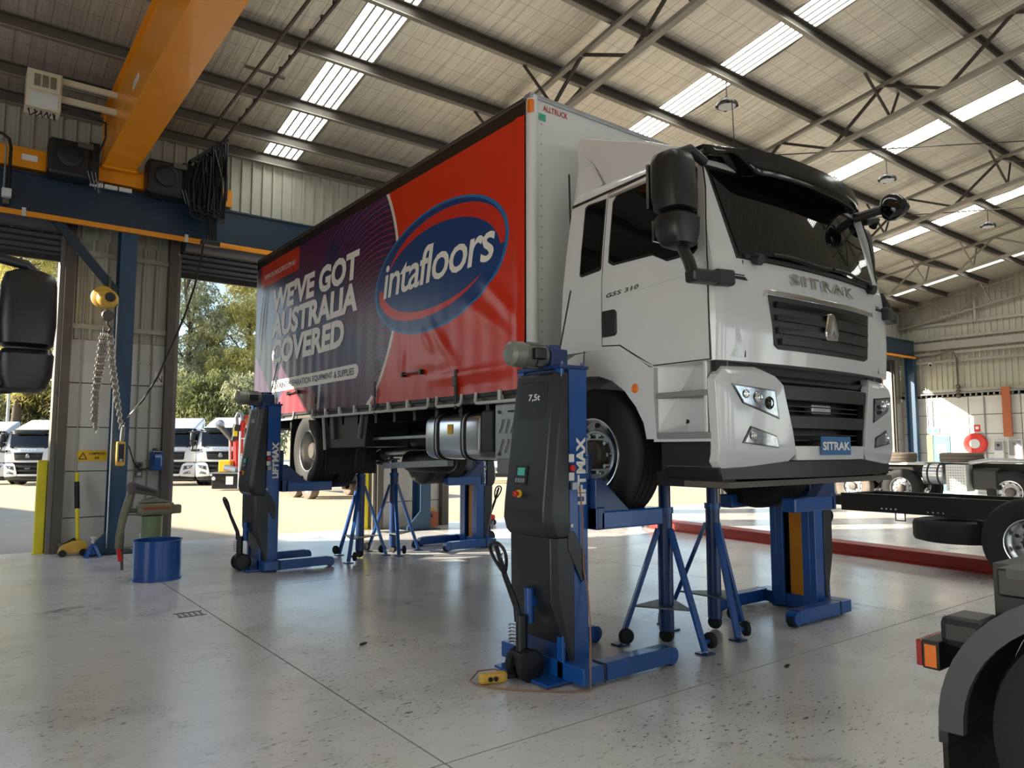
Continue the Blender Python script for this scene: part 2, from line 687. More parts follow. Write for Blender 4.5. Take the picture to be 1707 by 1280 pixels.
# roller doors rolled up: drum, slats still hanging below the beam, bottom rail
for k in range(len(PIERS) - 1):
    x0, x1 = PIERS[k][1], PIERS[k + 1][0]
    d = thing('door_%d' % (k + 1), None, None, (0.5 * (x0 + x1), YB, 4.5), kind='structure')
    ob('drum', MB().cyl((x0, YB - 0.24, 5.12), (x1, YB - 0.24, 5.12), 0.2, 20), 'shutter', d, 40)
    for q in range(5):
        z = 4.60 + q * 0.095
        ob('slat', MB().add([(x0, YB - 0.03, z), (x0, YB - 0.055, z + 0.047), (x0, YB - 0.03, z + 0.092), (x0, YB - 0.01, z + 0.092), (x0, YB - 0.01, z),
                             (x1, YB - 0.03, z), (x1, YB - 0.055, z + 0.047), (x1, YB - 0.03, z + 0.092), (x1, YB - 0.01, z + 0.092), (x1, YB - 0.01, z)],
                            [(0, 1, 6, 5), (1, 2, 7, 6), (2, 3, 8, 7), (3, 4, 9, 8), (4, 0, 5, 9), (4, 3, 2, 1, 0), (5, 6, 7, 8, 9)]), 'shutter', d)
    ob('bottom_rail', MB().box(x0, x1, YB - 0.06, YB, 4.52, 4.60), 'black', d)

# ---- right gable wall
wall_right = thing('wall_right', None, None, kind='structure')


def pl_right(o, a, z):
    o.rotation_euler = (0, 0, R(-90))
    o.location = (XR, -a, z)


sheets(wall_right, -YB, -6.0, 3.5, lambda a: zr(-a) + 0.3, pl_right)
ob('gable_sheeting', MB().add([(XR, 6.0, 3.5), (XR, YF, 3.5), (XR, YF, zr(YF) + 0.2), (XR, RIDGE, zr(RIDGE) + 0.2), (XR, 6.0, zr(6.0) + 0.2)], [(0, 1, 2, 3, 4)]), 'clad', wall_right)
prow = [0, 0.72, 1.42, 2.12, 2.81, 3.48]
ycut = [13.28, 12.35, 10.95, 9.3, 7.6, 5.9]
for k in range(5):
    for q in range(5):
        ob('concrete_panel', MB().box(XR - 0.03, XR + 0.1, ycut[q + 1] + 0.015, ycut[q] - 0.015, prow[k] + 0.013, prow[k + 1] - 0.013), 'conc_panel', wall_right)
ob('panel_backing', MB().box(XR + 0.0, XR + 0.12, YF, YB, 0, 3.6), 'joint_grey', wall_right)
for z in (3.72, 4.82, 5.14, 5.70, 6.22):
    ob('girt', MB().box(XR - 0.11, XR - 0.04, 6, YB - 0.05, z - 0.05, z + 0.05), 'girt', wall_right)
ob('crane_girt', MB().box(XR - 0.13, XR - 0.05, 6, YB - 0.4, 5.28, 5.56), 'girt', wall_right)
ob('gable_strut', MB().bar((XR - 0.2, 10.5, 6.2), (XR - 0.2, 10.5, 6.95), 0.07), 'girt', wall_right)

# ---- opposite long wall with its open doors, and the far left gable
wall_front = thing('wall_front', None, None, kind='structure')
ob('header', MB().box(XL, XR, YF - 0.2, YF, 4.6, 7.3), 'clad', wall_front)
for a, e in PIERS:
    ob('pier', MB().box(a, min(e, XR), YF - 0.2, YF, 0, 4.6), 'conc_panel', wall_front)
wall_left = thing('wall_left', None, None, kind='structure')
ob('gable_panel', MB().box(XL - 0.15, XL, YF, -2.0, 0, 4.8), 'clad', wall_left)
ob('gable_panel', MB().box(XL - 0.15, XL, 6.0, YB, 0, 4.8), 'clad', wall_left)  # wall split around an opening added for the left fill lamp
ob('gable_panel', MB().box(XL - 0.15, XL, YF, YB, 4.8, 9.6), 'clad', wall_left)


# ---- roof: purlins, foil-faced blanket panels, translucent strips
def foil_mat():
    m = bpy.data.materials.new('foil_blanket')
    m.use_nodes = True
    t = m.node_tree
    b = t.nodes['Principled BSDF']
    tc = t.nodes.new('ShaderNodeTexCoord')

    def mapped(sc):
        mp = t.nodes.new('ShaderNodeMapping')
        mp.inputs['Scale'].default_value = sc
        t.links.new(tc.outputs['Object'], mp.inputs[0])
        return mp.outputs[0]

    def noise(v, scale, detail=5, rough=0.6):
        n = t.nodes.new('ShaderNodeTexNoise')
        n.inputs['Scale'].default_value = scale
        n.inputs['Detail'].default_value = detail
        n.inputs['Roughness'].default_value = rough
        t.links.new(v, n.inputs['Vector'])
        return n.outputs['Fac']
    n1 = noise(mapped((9, 0.55, 0.5)), 1.6, 4)          # creases that follow the sheet ribs
    n2 = noise(mapped((1, 1, 1)), 4.0, 8, 0.7)          # crumpled foil
    cr = t.nodes.new('ShaderNodeValToRGB')
    cr.color_ramp.elements[0].position = 0.22
    cr.color_ramp.elements[0].color = lin((200, 192, 178))
    cr.color_ramp.elements[1].position = 0.62
    cr.color_ramp.elements[1].color = lin((230, 222, 206))
    t.links.new(n1, cr.inputs[0])
    # safety mesh wires
    sx = t.nodes.new('ShaderNodeSeparateXYZ')
    t.links.new(tc.outputs['Object'], sx.inputs[0])
    acc = None
    for ch, pitch in ((0, 0.19), (1, 0.34)):
        mm = t.nodes.new('ShaderNodeMath')
        mm.operation = 'PINGPONG'
        mm.inputs[1].default_value = pitch / 2
        t.links.new(sx.outputs[ch], mm.inputs[0])
        lt = t.nodes.new('ShaderNodeMath')
        lt.operation = 'LESS_THAN'
        lt.inputs[1].default_value = 0.006 if ch == 0 else 0.005
        t.links.new(mm.outputs[0], lt.inputs[0])
        if acc is None:
            acc = lt.outputs[0]
        else:
            mxx = t.nodes.new('ShaderNodeMath')
            mxx.operation = 'MAXIMUM'
            t.links.new(acc, mxx.inputs[0])
            t.links.new(lt.outputs[0], mxx.inputs[1])
            acc = mxx.outputs[0]
    hf = t.nodes.new('ShaderNodeMath')
    hf.operation = 'MULTIPLY'
    hf.inputs[1].default_value = 0.45
    t.links.new(acc, hf.inputs[0])
    mx = t.nodes.new('ShaderNodeMix')
    mx.data_type = 'RGBA'
    t.links.new(hf.outputs[0], mx.inputs['Factor'])
    t.links.new(cr.outputs[0], mx.inputs['A'])
    mx.inputs['B'].default_value = lin((92, 82, 70))
    t.links.new(mx.outputs['Result'], b.inputs['Base Color'])
    b.inputs['Metallic'].default_value = 0.75
    b.inputs['Roughness'].default_value = 0.40
    ad = t.nodes.new('ShaderNodeMath')
    ad.operation = 'MULTIPLY_ADD'
    ad.inputs[1].default_value = 0.9
    t.links.new(n2, ad.inputs[0])
    t.links.new(n1, ad.inputs[2])
    bp = t.nodes.new('ShaderNodeBump')
    bp.inputs['Strength'].default_value = 0.7
    bp.inputs['Distance'].default_value = 0.03
    t.links.new(ad.outputs[0], bp.inputs['Height'])
    t.links.new(bp.outputs[0], b.inputs['Normal'])
    return m


FOIL = foil_mat()
ceiling = thing('ceiling', None, None, kind='structure')
PUR = [13.22, 12.5, 11.43, 10.06, 8.69, 7.33, 5.96, 4.59, 3.22, 1.85, 0.48]
SKY = [(4.25, 4.93), (9.98, 10.66), (15.6, 16.28), (21.2, 21.88), (26.7, 27.38)]
for y in PUR:
    z = zr(y)
    p = MB().box(XL, XR - 0.1, y - 0.012, y + 0.012, z - 0.2, z - 0.004)
    p.box(XL, XR - 0.1, y - 0.075, y - 0.012, z - 0.03, z - 0.012)
    po = ob('purlin', p, 'purlin', ceiling)
    ob('purlin_flange', MB().box(XL, XR - 0.1, y - 0.07, y + 0.014, z - 0.205, z - 0.19), 'purlin_lip', po)
mat('skyrib', (150, 150, 138), 0.5)
ribmat = 'skyrib'
ycut = [13.3] + PUR[1:] + [RIDGE]
segs = []
edges = [XL]
for a, e in SKY:
    segs.append((edges[-1], a))
    edges.append(e)
segs.append((edges[-1], XR))
for j in range(len(ycut) - 1):
    y1, y0 = ycut[j], ycut[j + 1]
    for a, e in segs:
        cuts = [a] + [g for g in (3.4, 7.5, 12.95, 18.4, 23.85) if a < g < e] + [e]
        for q in range(len(cuts) - 1):
            xa, xb = cuts[q], cuts[q + 1]
            nx, ny = 10, 8
            rws = []
            for v in range(ny + 1):
                y = y0 + (y1 - y0) * v / ny
                s = math.sin(math.pi * v / ny)
                rws.append([(xa + (xb - xa) * u / nx, y, zr(y) - 0.02 - s * (0.028 + 0.012 * math.sin(u * 1.9 + j * 2.1 + a))) for u in range(nx + 1)])
            ob('insulation_panel', MB().grid(rws), FOIL, ceiling, 60)
    for a, e in SKY:
        ob('skylight_panel', MB().add([(a, y0, zr(y0) - 0.01), (e, y0, zr(y0) - 0.01), (e, y1, zr(y1) - 0.01), (a, y1, zr(y1) - 0.01)], [(0, 1, 2, 3)]), 'skylight', ceiling)
for a, e in SKY:
    for f in (0.0, 0.22, 0.43, 0.63, 0.82, 1.0):
        x = a + (e - a) * f
        hw = 0.03 if f in (0.0, 1.0) else 0.016
        rb = MB().bar((x, 13.3, zr(13.3) - 0.02), (x, RIDGE, zr(RIDGE) - 0.02), hw * 2, 0.02)
        ob('skylight_rib', rb, 'purlin_lip' if hw > 0.02 else ribmat, ceiling)
ob('roof_sheet', MB().add([(XL - 0.3, YB + 0.5, zr(YB + 0.5) + 0.05), (XR + 0.3, YB + 0.5, zr(YB + 0.5) + 0.05), (XR + 0.3, RIDGE, zr(RIDGE) + 0.05), (XL - 0.3, RIDGE, zr(RIDGE) + 0.05)], [(0, 1, 2, 3)]), 'clad_out', ceiling)
ob('far_slope', MB().add([(XL - 0.3, YF - 0.5, zr(YF - 0.5)), (XR + 0.3, YF - 0.5, zr(YF - 0.5)), (XR + 0.3, RIDGE, zr(RIDGE)), (XL - 0.3, RIDGE, zr(RIDGE))], [(0, 1, 2, 3)]), FOIL, ceiling)

# ---- roof trusses: parallel chords following the slope
names = {2.05: 'pale steel roof truss running above the yellow crane girder', 7.5: 'pale steel roof truss above the front of the white truck body',
         12.95: 'pale steel roof truss beyond the first hanging light', 18.4: 'pale steel roof truss beyond the second hanging light',
         23.85: 'pale steel roof truss next to the last one at the gable wall', 29.1: 'pale steel roof truss standing against the ribbed gable wall'}
for gx, lab in names.items():
    t = thing('roof_truss', lab, 'truss', (gx, 13.2, 6.0), group='trusses under the sloping roof')
    zt = lambda y: zr(y) - 0.25
    zb = lambda y: zr(y) - 0.90
    ob('top_chord', MB().bar((gx, 13.2, zt(13.2)), (gx, RIDGE, zt(RIDGE)), 0.09, 0.06), 'truss', t)
    ob('bottom_chord', MB().bar((gx, 13.2, zb(13.2)), (gx, RIDGE, zb(RIDGE)), 0.11, 0.07), 'truss', t)
    y = 13.15
    k = 0
    while y > RIDGE + 1.1:
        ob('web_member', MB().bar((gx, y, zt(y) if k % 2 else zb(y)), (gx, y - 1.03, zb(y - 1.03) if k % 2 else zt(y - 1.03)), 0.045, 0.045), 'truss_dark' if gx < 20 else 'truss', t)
        y -= 1.03
        k += 1
    # fly braces from the bottom chord up to purlins on both sides
    for y in ((10.06, 8.69, 5.96, 3.22) if gx > 3 else ()):
        for sgn in (-1, 1):
            if gx > 29 and sgn > 0:
                continue
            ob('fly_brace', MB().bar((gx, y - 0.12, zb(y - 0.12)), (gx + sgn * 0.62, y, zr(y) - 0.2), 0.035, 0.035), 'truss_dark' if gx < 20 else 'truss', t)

# cross bracing rods near the far end
for i, (p, q, lab) in enumerate((((13.0, 8.4, zr(8.4) - 0.3), (18.4, 5.0, zr(5.0) - 0.3), 'thin steel roof bracing rod between the second and third trusses'),
                                 ((18.4, 9.0, zr(9.0) - 0.3), (23.8, 5.6, zr(5.6) - 0.3), 'thin steel roof bracing rod between the third and fourth trusses'))):
    b = MB().tube([p, q], 0.012, 6)
    tr = ob('bracing_rod', b, 'truss_dark')
    tag(tr, lab, 'bracing rod', 'roof bracing rods')

# ---- unseen building added left of the yard, top sloped to shade the doors
shade_wing = MB().add([(-9.6, 13.7, 0), (-9.6, 44, -0.3), (-9.6, 44, 2.9), (-9.6, 13.7, 7.2), (-22, 13.7, 0), (-22, 44, -0.3), (-22, 44, 2.9), (-22, 13.7, 7.2)],
                [(0, 1, 2, 3), (7, 6, 5, 4), (0, 3, 7, 4), (1, 5, 6, 2), (3, 2, 6, 7), (0, 4, 5, 1)])
struct('wall_shade_wing', shade_wing, 'clad_out')
# ================================================================== the lifted curtain-sided truck
import bmesh
XC, SIDE = 5.2, 3.95


def surfpoly(poly, fn, d0, d1, cuts=(), cutz=()):
    """2D outline -> subdivided plate on the surface fn(a, b, depth), from depth d0 (front) to d1"""
    bm = bmesh.new()
    vs = [bm.verts.new((a, b, 0)) for a, b in poly]
    bm.faces.new(vs)
    bmesh.ops.triangulate(bm, faces=bm.faces[:])
    for c in cuts:
        bmesh.ops.bisect_plane(bm, geom=bm.verts[:] + bm.edges[:] + bm.faces[:], plane_co=(c, 0, 0), plane_no=(1, 0, 0))
    for c in cutz:
        bmesh.ops.bisect_plane(bm, geom=bm.verts[:] + bm.edges[:] + bm.faces[:], plane_co=(0, c, 0), plane_no=(0, 1, 0))
    bm.verts.ensure_lookup_table()
    bm.verts.index_update()
    P = [(v.co.x, v.co.y) for v in bm.verts]
    F = [tuple(v.index for v in f.verts) for f in bm.faces]
    E_ = [(e.verts[0].index, e.verts[1].index) for e in bm.edges if len(e.link_faces) == 1]
    bm.free()
    n = len(P)
    b = MB()
    b.add([fn(a, c, d0) for a, c in P] + [fn(a, c, d1) for a, c in P],
          F + [tuple(i + n for i in reversed(f)) for f in F] + [(i, j, j + n, i + n) for i, j in E_])
    return b


def frange(a, b, s):
    out = []
    while a < b:
        out.append(a)
        a += s
    return out


def interp(z, tab):
    if z <= tab[0][0]:
        return tab[0][1]
    for (z0, v0), (z1, v1) in zip(tab, tab[1:]):
        if z <= z1:
            return v0 + (v1 - v0) * (z - z0) / (z1 - z0)
    return tab[-1][1]


HW = [(2.19, 1.195), (2.6, 1.20), (2.9, 1.195), (3.2, 1.165), (3.6, 1.115), (3.7, 1.09), (3.76, 1.05), (3.80, 0.97), (3.83, 0.85)]
FY = [(2.19, 2.895), (2.45, 2.88), (2.75, 2.885), (2.92, 2.91), (3.0, 2.93), (3.55, 3.075), (3.68, 3.12), (3.76, 3.19), (3.80, 3.28), (3.83, 3.42)]
RY = [(2.19, 3.57), (2.27, 3.71), (2.36, 3.90), (2.375, 4.56), (3.66, 4.50), (3.83, 4.46)]


def fy(dx, z):
    hw = interp(z, HW)
    t = max(0.0, (abs(dx) - (hw - 0.06)) / 0.06)
    t = min(t, 1.0)
    return interp(z, FY) + 0.105 * (dx / 1.15) ** 2 + 0.06 * (1 - math.sqrt(max(0, 1 - t * t)))


def CF(dx, z, e=0.0):            # cab front surface, e metres proud
    return (XC + dx, fy(dx, z) - e, z)


def CS(y, z, e=0.0, sg=-1):      # cab side surface
    return (XC + sg * (interp(z, HW) + e), y, z)


truck = thing('curtainsider_truck', 'white truck with red and navy curtain-sided body raised on blue column lifts', 'truck', (XC, 7.3, 1.02))
DXS = [-0.9, -0.6, -0.3, 0.0, 0.3, 0.6, 0.9]


def build_cab(T, grounded=False):
    rings = []
    for z in (2.19, 2.27, 2.36, 2.375, 2.45, 2.6, 2.75, 2.92, 3.0, 3.2, 3.4, 3.55, 3.6, 3.68, 3.72, 3.76, 3.78, 3.80, 3.83):
        hw = interp(z, HW)
        ry = interp(z, RY)
        r = [(XC - hw, ry, z), (XC - hw, 0.5 * (ry + 3.2), z)]
        N = 32
        for i in range(N + 1):
            u = -1 + 2 * i / N
            u = math.copysign(1 - (1 - abs(u)) ** 1.5, u)
            r.append((XC + hw * u, fy(hw * u, z), z))
        r += [(XC + hw, 0.5 * (ry + 3.2), z), (XC + hw, ry, z)]
        rings.append(r)
    ob('cab', MB().loft(rings), 'white_paint', T, 32)

    def fplate(name, poly, m, e, d=0.012, parent=T, bevel=0.0, smooth=30):
        return ob(name, surfpoly(poly, lambda a, b, q: CF(a, b, q), e, e - d, DXS + [-1.0, -0.75, -0.45, -0.15, 0.15, 0.45, 0.75, 1.0], (2.92, 3.0)), m, parent, smooth, bevel)

    def splate(name, poly, m, e, d=0.012, parent=T, sg=-1, bevel=0.0):
        return ob(name, surfpoly(poly, lambda a, b, q: CS(a, b, q, sg), e, e - d, (), (2.6, 2.9, 3.2, 3.6)), m, parent, 30, bevel)

    # windscreen
    fplate('windscreen_seal', [(-0.97, 2.91), (0.97, 2.91), (1.035, 3.60), (-1.035, 3.60)], 'black', 0.004)
    ws = fplate('windscreen', [(-0.94, 2.94), (0.94, 2.94), (1.01, 3.585), (-1.01, 3.585)], 'glass_dark', 0.010)
    for x0, x1 in ((-0.62, 0.1), (0.15, 0.8)):
        pts = [CF(x0 + (x1 - x0) * k / 6, 2.975 + 0.01 * math.sin(k), 0.035) for k in range(7)]
        ob('wiper', MB().tube(pts, 0.012, 6), 'black', ws)
    for dx in (-0.80, 0.80):
        ob('wiper_pivot', MB().cyl(CF(dx, 2.925, 0.0), CF(dx, 2.905, 0.06), 0.04, 12), 'black_plastic', T, 40)
    ob('wiper_cowl', surfpoly([(-0.9, 2.915), (0.9, 2.915), (0.9, 2.945), (-0.9, 2.945)], lambda a, b, q: CF(a, b, q), 0.02, 0.0, DXS), 'black', T)

    for sg in (-1, 1):
        # door, its window, quarter window, handle
        dp = [(4.06, 2.40), (4.06, 3.635), (3.55, 3.675), (3.16, 3.695), (3.10, 3.4), (3.055, 2.85), (3.05, 2.20), (3.55, 2.20), (3.70, 2.285), (3.87, 2.385)]
        splate('door_gap', [(y + (0.012 if y > 3.6 else -0.008), z + (0.010 if z > 3 else -0.008)) for y, z in dp], 'black', 0.0015, 0.004, sg=sg)
        door = splate('door', dp, 'white_paint', 0.006, sg=sg)
        wp = [(3.985, 3.07), (3.985, 3.53), (3.94, 3.585), (3.52, 3.605), (3.24, 3.61), (3.19, 3.55), (3.15, 2.99), (3.18, 2.96), (3.42, 2.955), (3.56, 3.03), (3.93, 3.035)]
        splate('window_seal', [(y * 1.0 + (0.018 if y > 3.6 else -0.018), z + (0.02 if z > 3.3 else -0.02)) for y, z in wp], 'black', 0.009, 0.004, door, sg)
        splate('side_window', wp, 'glass_dark', 0.013, 0.006, door, sg)
        splate('weather_strip', [(4.04, 3.59), (4.04, 3.615), (3.2, 3.645), (3.2, 3.62)], 'alu_matt', 0.016, 0.01, door, sg)
        splate('window_gap', [(4.335, 3.01), (4.33, 3.59), (4.30, 3.61), (4.085, 3.605), (4.085, 3.02), (4.10, 3.005), (4.31, 2.99)], 'black', 0.004, 0.004, sg=sg)
        splate('quarter_window', [(4.32, 3.03), (4.315, 3.56), (4.28, 3.59), (4.10, 3.59), (4.10, 3.04), (4.30, 3.01)], 'glass_dark', 0.009, 0.006, sg=sg)
        splate('door_handle', [(4.055, 2.46), (4.055, 2.665), (3.92, 2.665), (3.90, 2.64), (3.90, 2.48), (3.92, 2.46)], 'black_plastic', 0.02, 0.018, door, sg, 0.006)
        splate('roof_trim', [(4.50, 3.63), (4.50, 3.655), (3.5, 3.70), (3.15, 3.715), (3.15, 3.70), (3.5, 3.68)], 'black', 0.006, 0.008, sg=sg)
        splate('door_crease', [(4.05, 2.745), (4.05, 2.76), (3.06, 2.83), (3.06, 2.815)], 'white_paint', 0.011, 0.008, door, sg)
        # corner air panel on the front
        fplate('corner_panel', [(sg * 0.94, 2.22), (sg * 1.17, 2.22), (sg * 1.172, 2.78), (sg * 0.925, 2.78)], 'white_paint', 0.005, 0.008)
        fplate('corner_seam', [(sg * 0.92, 2.784), (sg * 1.185, 2.784), (sg * 1.185, 2.792), (sg * 0.92, 2.792)], 'black', 0.004, 0.006)
        fplate('air_slot', [(sg * 0.90, 2.752), (sg * 1.03, 2.756), (sg * 1.03, 2.775), (sg * 0.92, 2.775)], 'black', 0.008, 0.006)
        # mirrors
        mx = XC + sg * (1.42 if sg < 0 else 1.27)
        my = 0.0 if sg < 0 else 0.14
        arm = ob('mirror_arm', MB().bar((XC + sg * 1.16, 2.99, 2.74), (mx + sg * 0.03, 3.0, 2.72), 0.10, 0.09), 'black_plastic', T, bevel=0.02)
        ob('arm_cover', MB().bar((XC + sg * 1.06, 2.955, 2.745), (XC + sg * 1.22, 2.985, 2.74), 0.08, 0.11), 'black_plastic', arm, bevel=0.02)
        ob('arm_riser', MB().tube([(mx, 3.0, 2.74), (mx, 3.03, 2.83), (mx, 3.09, 2.95)], 0.04, 10), 'black_plastic', arm, 40)
        ob('arm_upper', MB().tube([(XC + sg * 1.12, 3.12, 3.60), (XC + sg * 1.30, 3.10, 3.64), (mx, 3.12, 3.58)], 0.035, 10), 'black_plastic', arm, 40)

        def pod(zs):
            rr = []
            for z, hx, hy, cy in zs:
                ring = []
                for k in range(20):
                    t = 2 * math.pi * k / 20
                    c, s = math.cos(t), math.sin(t)
                    ring.append((mx + hx * math.copysign(abs(c) ** 0.55, c), my + cy + hy * math.copysign(abs(s) ** 0.55, s), z))
                rr.append(ring)
            return MB().loft(rr)
        up = ob('mirror', pod([(3.175, 0.10, 0.09, 3.13), (3.19, 0.125, 0.125, 3.13), (3.30, 0.135, 0.135, 3.14), (3.52, 0.13, 0.13, 3.15), (3.575, 0.115, 0.11, 3.15), (3.60, 0.07, 0.07, 3.15)]), 'black_plastic', T, 45)
        ob('mirror_glass', MB().box(mx - 0.11, mx + 0.11, my + 3.268, my + 3.29, 3.22, 3.53), 'chrome', up)
        lo = ob('wide_mirror', pod([(2.93, 0.06, 0.06, 3.11), (2.95, 0.10, 0.10, 3.11), (3.02, 0.125, 0.125, 3.12), (3.13, 0.13, 0.13, 3.12), (3.16, 0.11, 0.10, 3.12)]), 'black_plastic', T, 45)
        ob('wide_glass', MB().box(mx - 0.10, mx + 0.10, my + 3.235, my + 3.255, 2.99, 3.13), 'chrome', lo)
        # headlight and bumper corner
        def bf(a, b, q):
            t = max(0.0, (abs(a) - 1.10) / 0.10)
            return (XC + a, 2.855 + 0.10 * (a / 1.1) ** 2 + 0.035 * t * t + 0.04 * max(0, (1.62 - b) / 0.15) ** 2 * (b < 1.62) + 0.10 * max(0, (b - 2.04) / 0.14) ** 2 * (b > 2.04) - q, b)

        def bplate(name, poly, m, e, d, parent=T, bevel=0.0, cutz=()):
            return ob(name, surfpoly([(sg * -a, b) for a, b in poly], bf, e, e - d, [sg * q for q in (0.55, 0.65, 0.75, 0.85, 0.95, 1.05, 1.10, 1.13, 1.16, 1.18)], cutz), m, parent, 35, bevel)
        bc = bplate('bumper_corner', [(-1.10, 2.155), (-0.79, 2.165), (-0.66, 2.10), (-0.60, 2.04), (-0.51, 1.72), (-0.48, 1.56), (-0.54, 1.51), (-0.93, 1.475), (-1.15, 1.465), (-1.185, 1.51), (-1.20, 2.06), (-1.17, 2.10)], 'white_paint', 0.0, 0.07, cutz=(1.5, 1.56, 1.62, 2.04, 2.1), bevel=0.008)
        hl = bplate('headlight', [(-1.10, 2.03), (-0.69, 2.00), (-0.655, 1.80), (-1.005, 1.90)], 'black_gloss', 0.006, 0.02, bevel=0.004)
        bplate('headlight_lens', [(-1.08, 2.018), (-0.705, 1.99), (-0.675, 1.815), (-1.0, 1.908)], 'lens', 0.010, 0.006, hl)
        for (a, b, r) in ((-0.98, 1.965, 0.030), (-0.87, 1.945, 0.042), (-0.76, 1.91, 0.045)):
            p = Vector(bf(sg * -a, b, 0.012))
            ob('reflector', MB().lathe([(r, 0), (r * 0.9, 0.006), (r * 0.55, -0.002), (0.0, 0.004)], p, (0, -1, 0), 18), 'black_gloss' if a > -0.8 else 'chrome', hl, 30)
        fg = bplate('fog_lamp', [(-0.94, 1.75), (-0.69, 1.685), (-0.665, 1.60), (-1.02, 1.635)], 'black_gloss', 0.006, 0.02, bevel=0.003)
        bplate('fog_lens', [(-0.935, 1.738), (-0.70, 1.675), (-0.68, 1.61), (-1.0, 1.642)], 'lens', 0.010, 0.006, fg)
        p = Vector(bf(sg * 0.925, 1.685, 0.012))
        ob('fog_reflector', MB().lathe([(0.032, 0), (0.028, 0.006), (0.012, -0.001), (0.0, 0.004)], p, (0, -1, 0), 16), 'chrome', fg, 30)
        # step well under the door
        xs_ = XC + sg * 1.19
        xi = XC + sg * 1.03
        ob('step_panel', MB().box(xi, xi - sg * 0.02, 3.04, 3.56, 1.67, 2.19), 'white_paint', T)
        ob('step_cheek', MB().box(xi, xs_, 3.085, 3.115, 1.67, 2.19), 'white_paint', T, bevel=0.006)
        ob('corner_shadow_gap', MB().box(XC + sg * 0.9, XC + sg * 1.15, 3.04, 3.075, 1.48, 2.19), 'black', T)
        ob('step_ramp', MB().add([(xi, 3.30, 2.19), (xs_, 3.56, 2.19), (xi, 3.40, 1.67), (xs_, 3.56, 1.67), (xi, 3.57, 2.19), (xi, 3.57, 1.67)], [(0, 1, 3, 2), (0, 4, 1), (2, 3, 5), (1, 4, 5, 3)]), 'white_paint', T)
        ob('step_tread', MB().box(xi - sg * 0.005, xs_ + sg * 0.005, 3.06, 3.545, 1.955, 1.995), 'grey_paint', T, bevel=0.006)
        ob('step_tread', MB().box(xi - sg * 0.005, xs_ + sg * 0.01, 3.06, 3.52, 1.665, 1.71), 'grey_paint', T, bevel=0.006)
        ob('step_rim', MB().box(xi, xs_, 3.03, 3.56, 1.645, 1.67), 'white_paint', T)
        for y in (3.16, 3.38):
            ob('panel_bolt', MB().cyl((xi + sg * 0.002, y, 1.79), (xi + sg * 0.01, y, 1.79), 0.016, 10), 'black', T)
        ob('lower_step', MB().box(XC + sg * 0.85, XC + sg * 1.12, 3.05, 3.55, 1.43, 1.65), 'black', T)
        ob('lower_tread', MB().box(XC + sg * 1.0, XC + sg * 1.13, 3.10, 3.50, 1.44, 1.475), 'grey_paint', T)
        ob('step_foot', MB().box(XC + sg * 0.95, XC + sg * 1.1, 3.05, 3.62, 1.33, 1.43), 'black_plastic', T)
        # wheel-arch guard
        ca, cz = 4.2, 1.55
        outer = [(3.53, 1.665), (3.53, 2.18), (3.575, 2.185), (3.71, 2.275), (3.88, 2.365), (4.07, 2.375), (4.39, 2.36), (4.60, 2.27), (4.74, 2.10), (4.80, 1.85)]
        inner = [(ca + 0.60 * math.cos(R(a)), cz + 0.62 * math.sin(R(a))) for a in (25, 40, 55, 70, 85, 100, 115, 130, 145, 158)] + [(3.63, 1.665)]

        def gf(a, b, q):
            hump = 0.03 * math.sin(math.pi * min(1, max(0, (b - 1.66) / 0.72)))
            return (XC + sg * (1.19 + hump + q), a, b)
        ob('wheel_guard', surfpoly(outer + inner, gf, 0.0, -0.36, (3.6, 3.7, 3.8, 3.9, 4.0, 4.2, 4.4, 4.6), (1.8, 1.9, 2.0, 2.1, 2.2, 2.3)), 'white_paint', T, 35, 0.008)
        ob('guard_seam', MB().bar((XC + sg * 1.213, 4.26, 2.375), (XC + sg * 1.215, 4.27, 2.18), 0.006, 0.006), 'black', T)
        ob('side_marker', MB().lathe([(0.036, 0), (0.036, 0.008), (0.026, 0.016), (0, 0.02)], (XC + sg * 1.212, 3.71, 2.04), (sg, 0, 0), 18), 'amber', T, 30)

    # sun visor
    rr = []
    for k in range(49):
        dx = -1.06 + 2.12 * k / 48
        u = abs(dx) / 1.06
        yb = 3.10 + 0.095 * (dx / 1.1) ** 2
        fwd = 0.20 * (1 - u ** 4)
        zt = 3.815 - 0.05 * u ** 3
        k_ = 1.0 - 0.80 * min(1.0, max(0.0, (u - 0.66) / 0.16))
        fwd = 0.19 * (1 - u ** 5)
        rr.append([(XC + dx, yb + 0.16, zt), (XC + dx, yb - 0.02, zt - 0.002), (XC + dx, yb - fwd * 0.85, zt - 0.045), (XC + dx, yb - fwd * 0.97, zt - 0.05 - 0.10 * k_), (XC + dx, yb - fwd, zt - 0.05 - 0.17 * k_), (XC + dx, yb - fwd * 0.93, zt - 0.05 - 0.185 * k_), (XC + dx, yb + 0.02, zt - 0.05 - 0.165 * k_), (XC + dx, yb + 0.16, zt - 0.05)])
    vz = ob('sun_visor', MB().loft(rr), 'black_gloss', T, 50)
    ob('visor_bracket', MB().box(XC + 0.38, XC + 0.42, 2.98, 3.10, 3.66, 3.80), 'black', vz)
    for sg in (-1, 1):
        ob('marker_panel', surfpoly([(sg * 1.04, 3.62), (sg * 1.05, 3.74), (sg * 0.9, 3.745), (sg * 0.66, 3.64), (sg * 0.64, 3.61)], lambda a, b, q: CF(a, b, q), 0.02, 0.0, DXS), 'white_panel', T, 30)
    # header strip behind the visor
    fplate('header_strip', [(-1.04, 3.60), (1.04, 3.60), (1.03, 3.70), (-1.03, 3.70)], 'black', 0.012)
    # camera pod arm of the far corner
    pa = ob('pod_arm', MB().tube([CF(1.02, 3.62, 0.02), (XC + 1.10, 2.99, 3.66), (XC + 1.14, 2.90, 3.67)], 0.04, 10), 'black_plastic', T, 40)
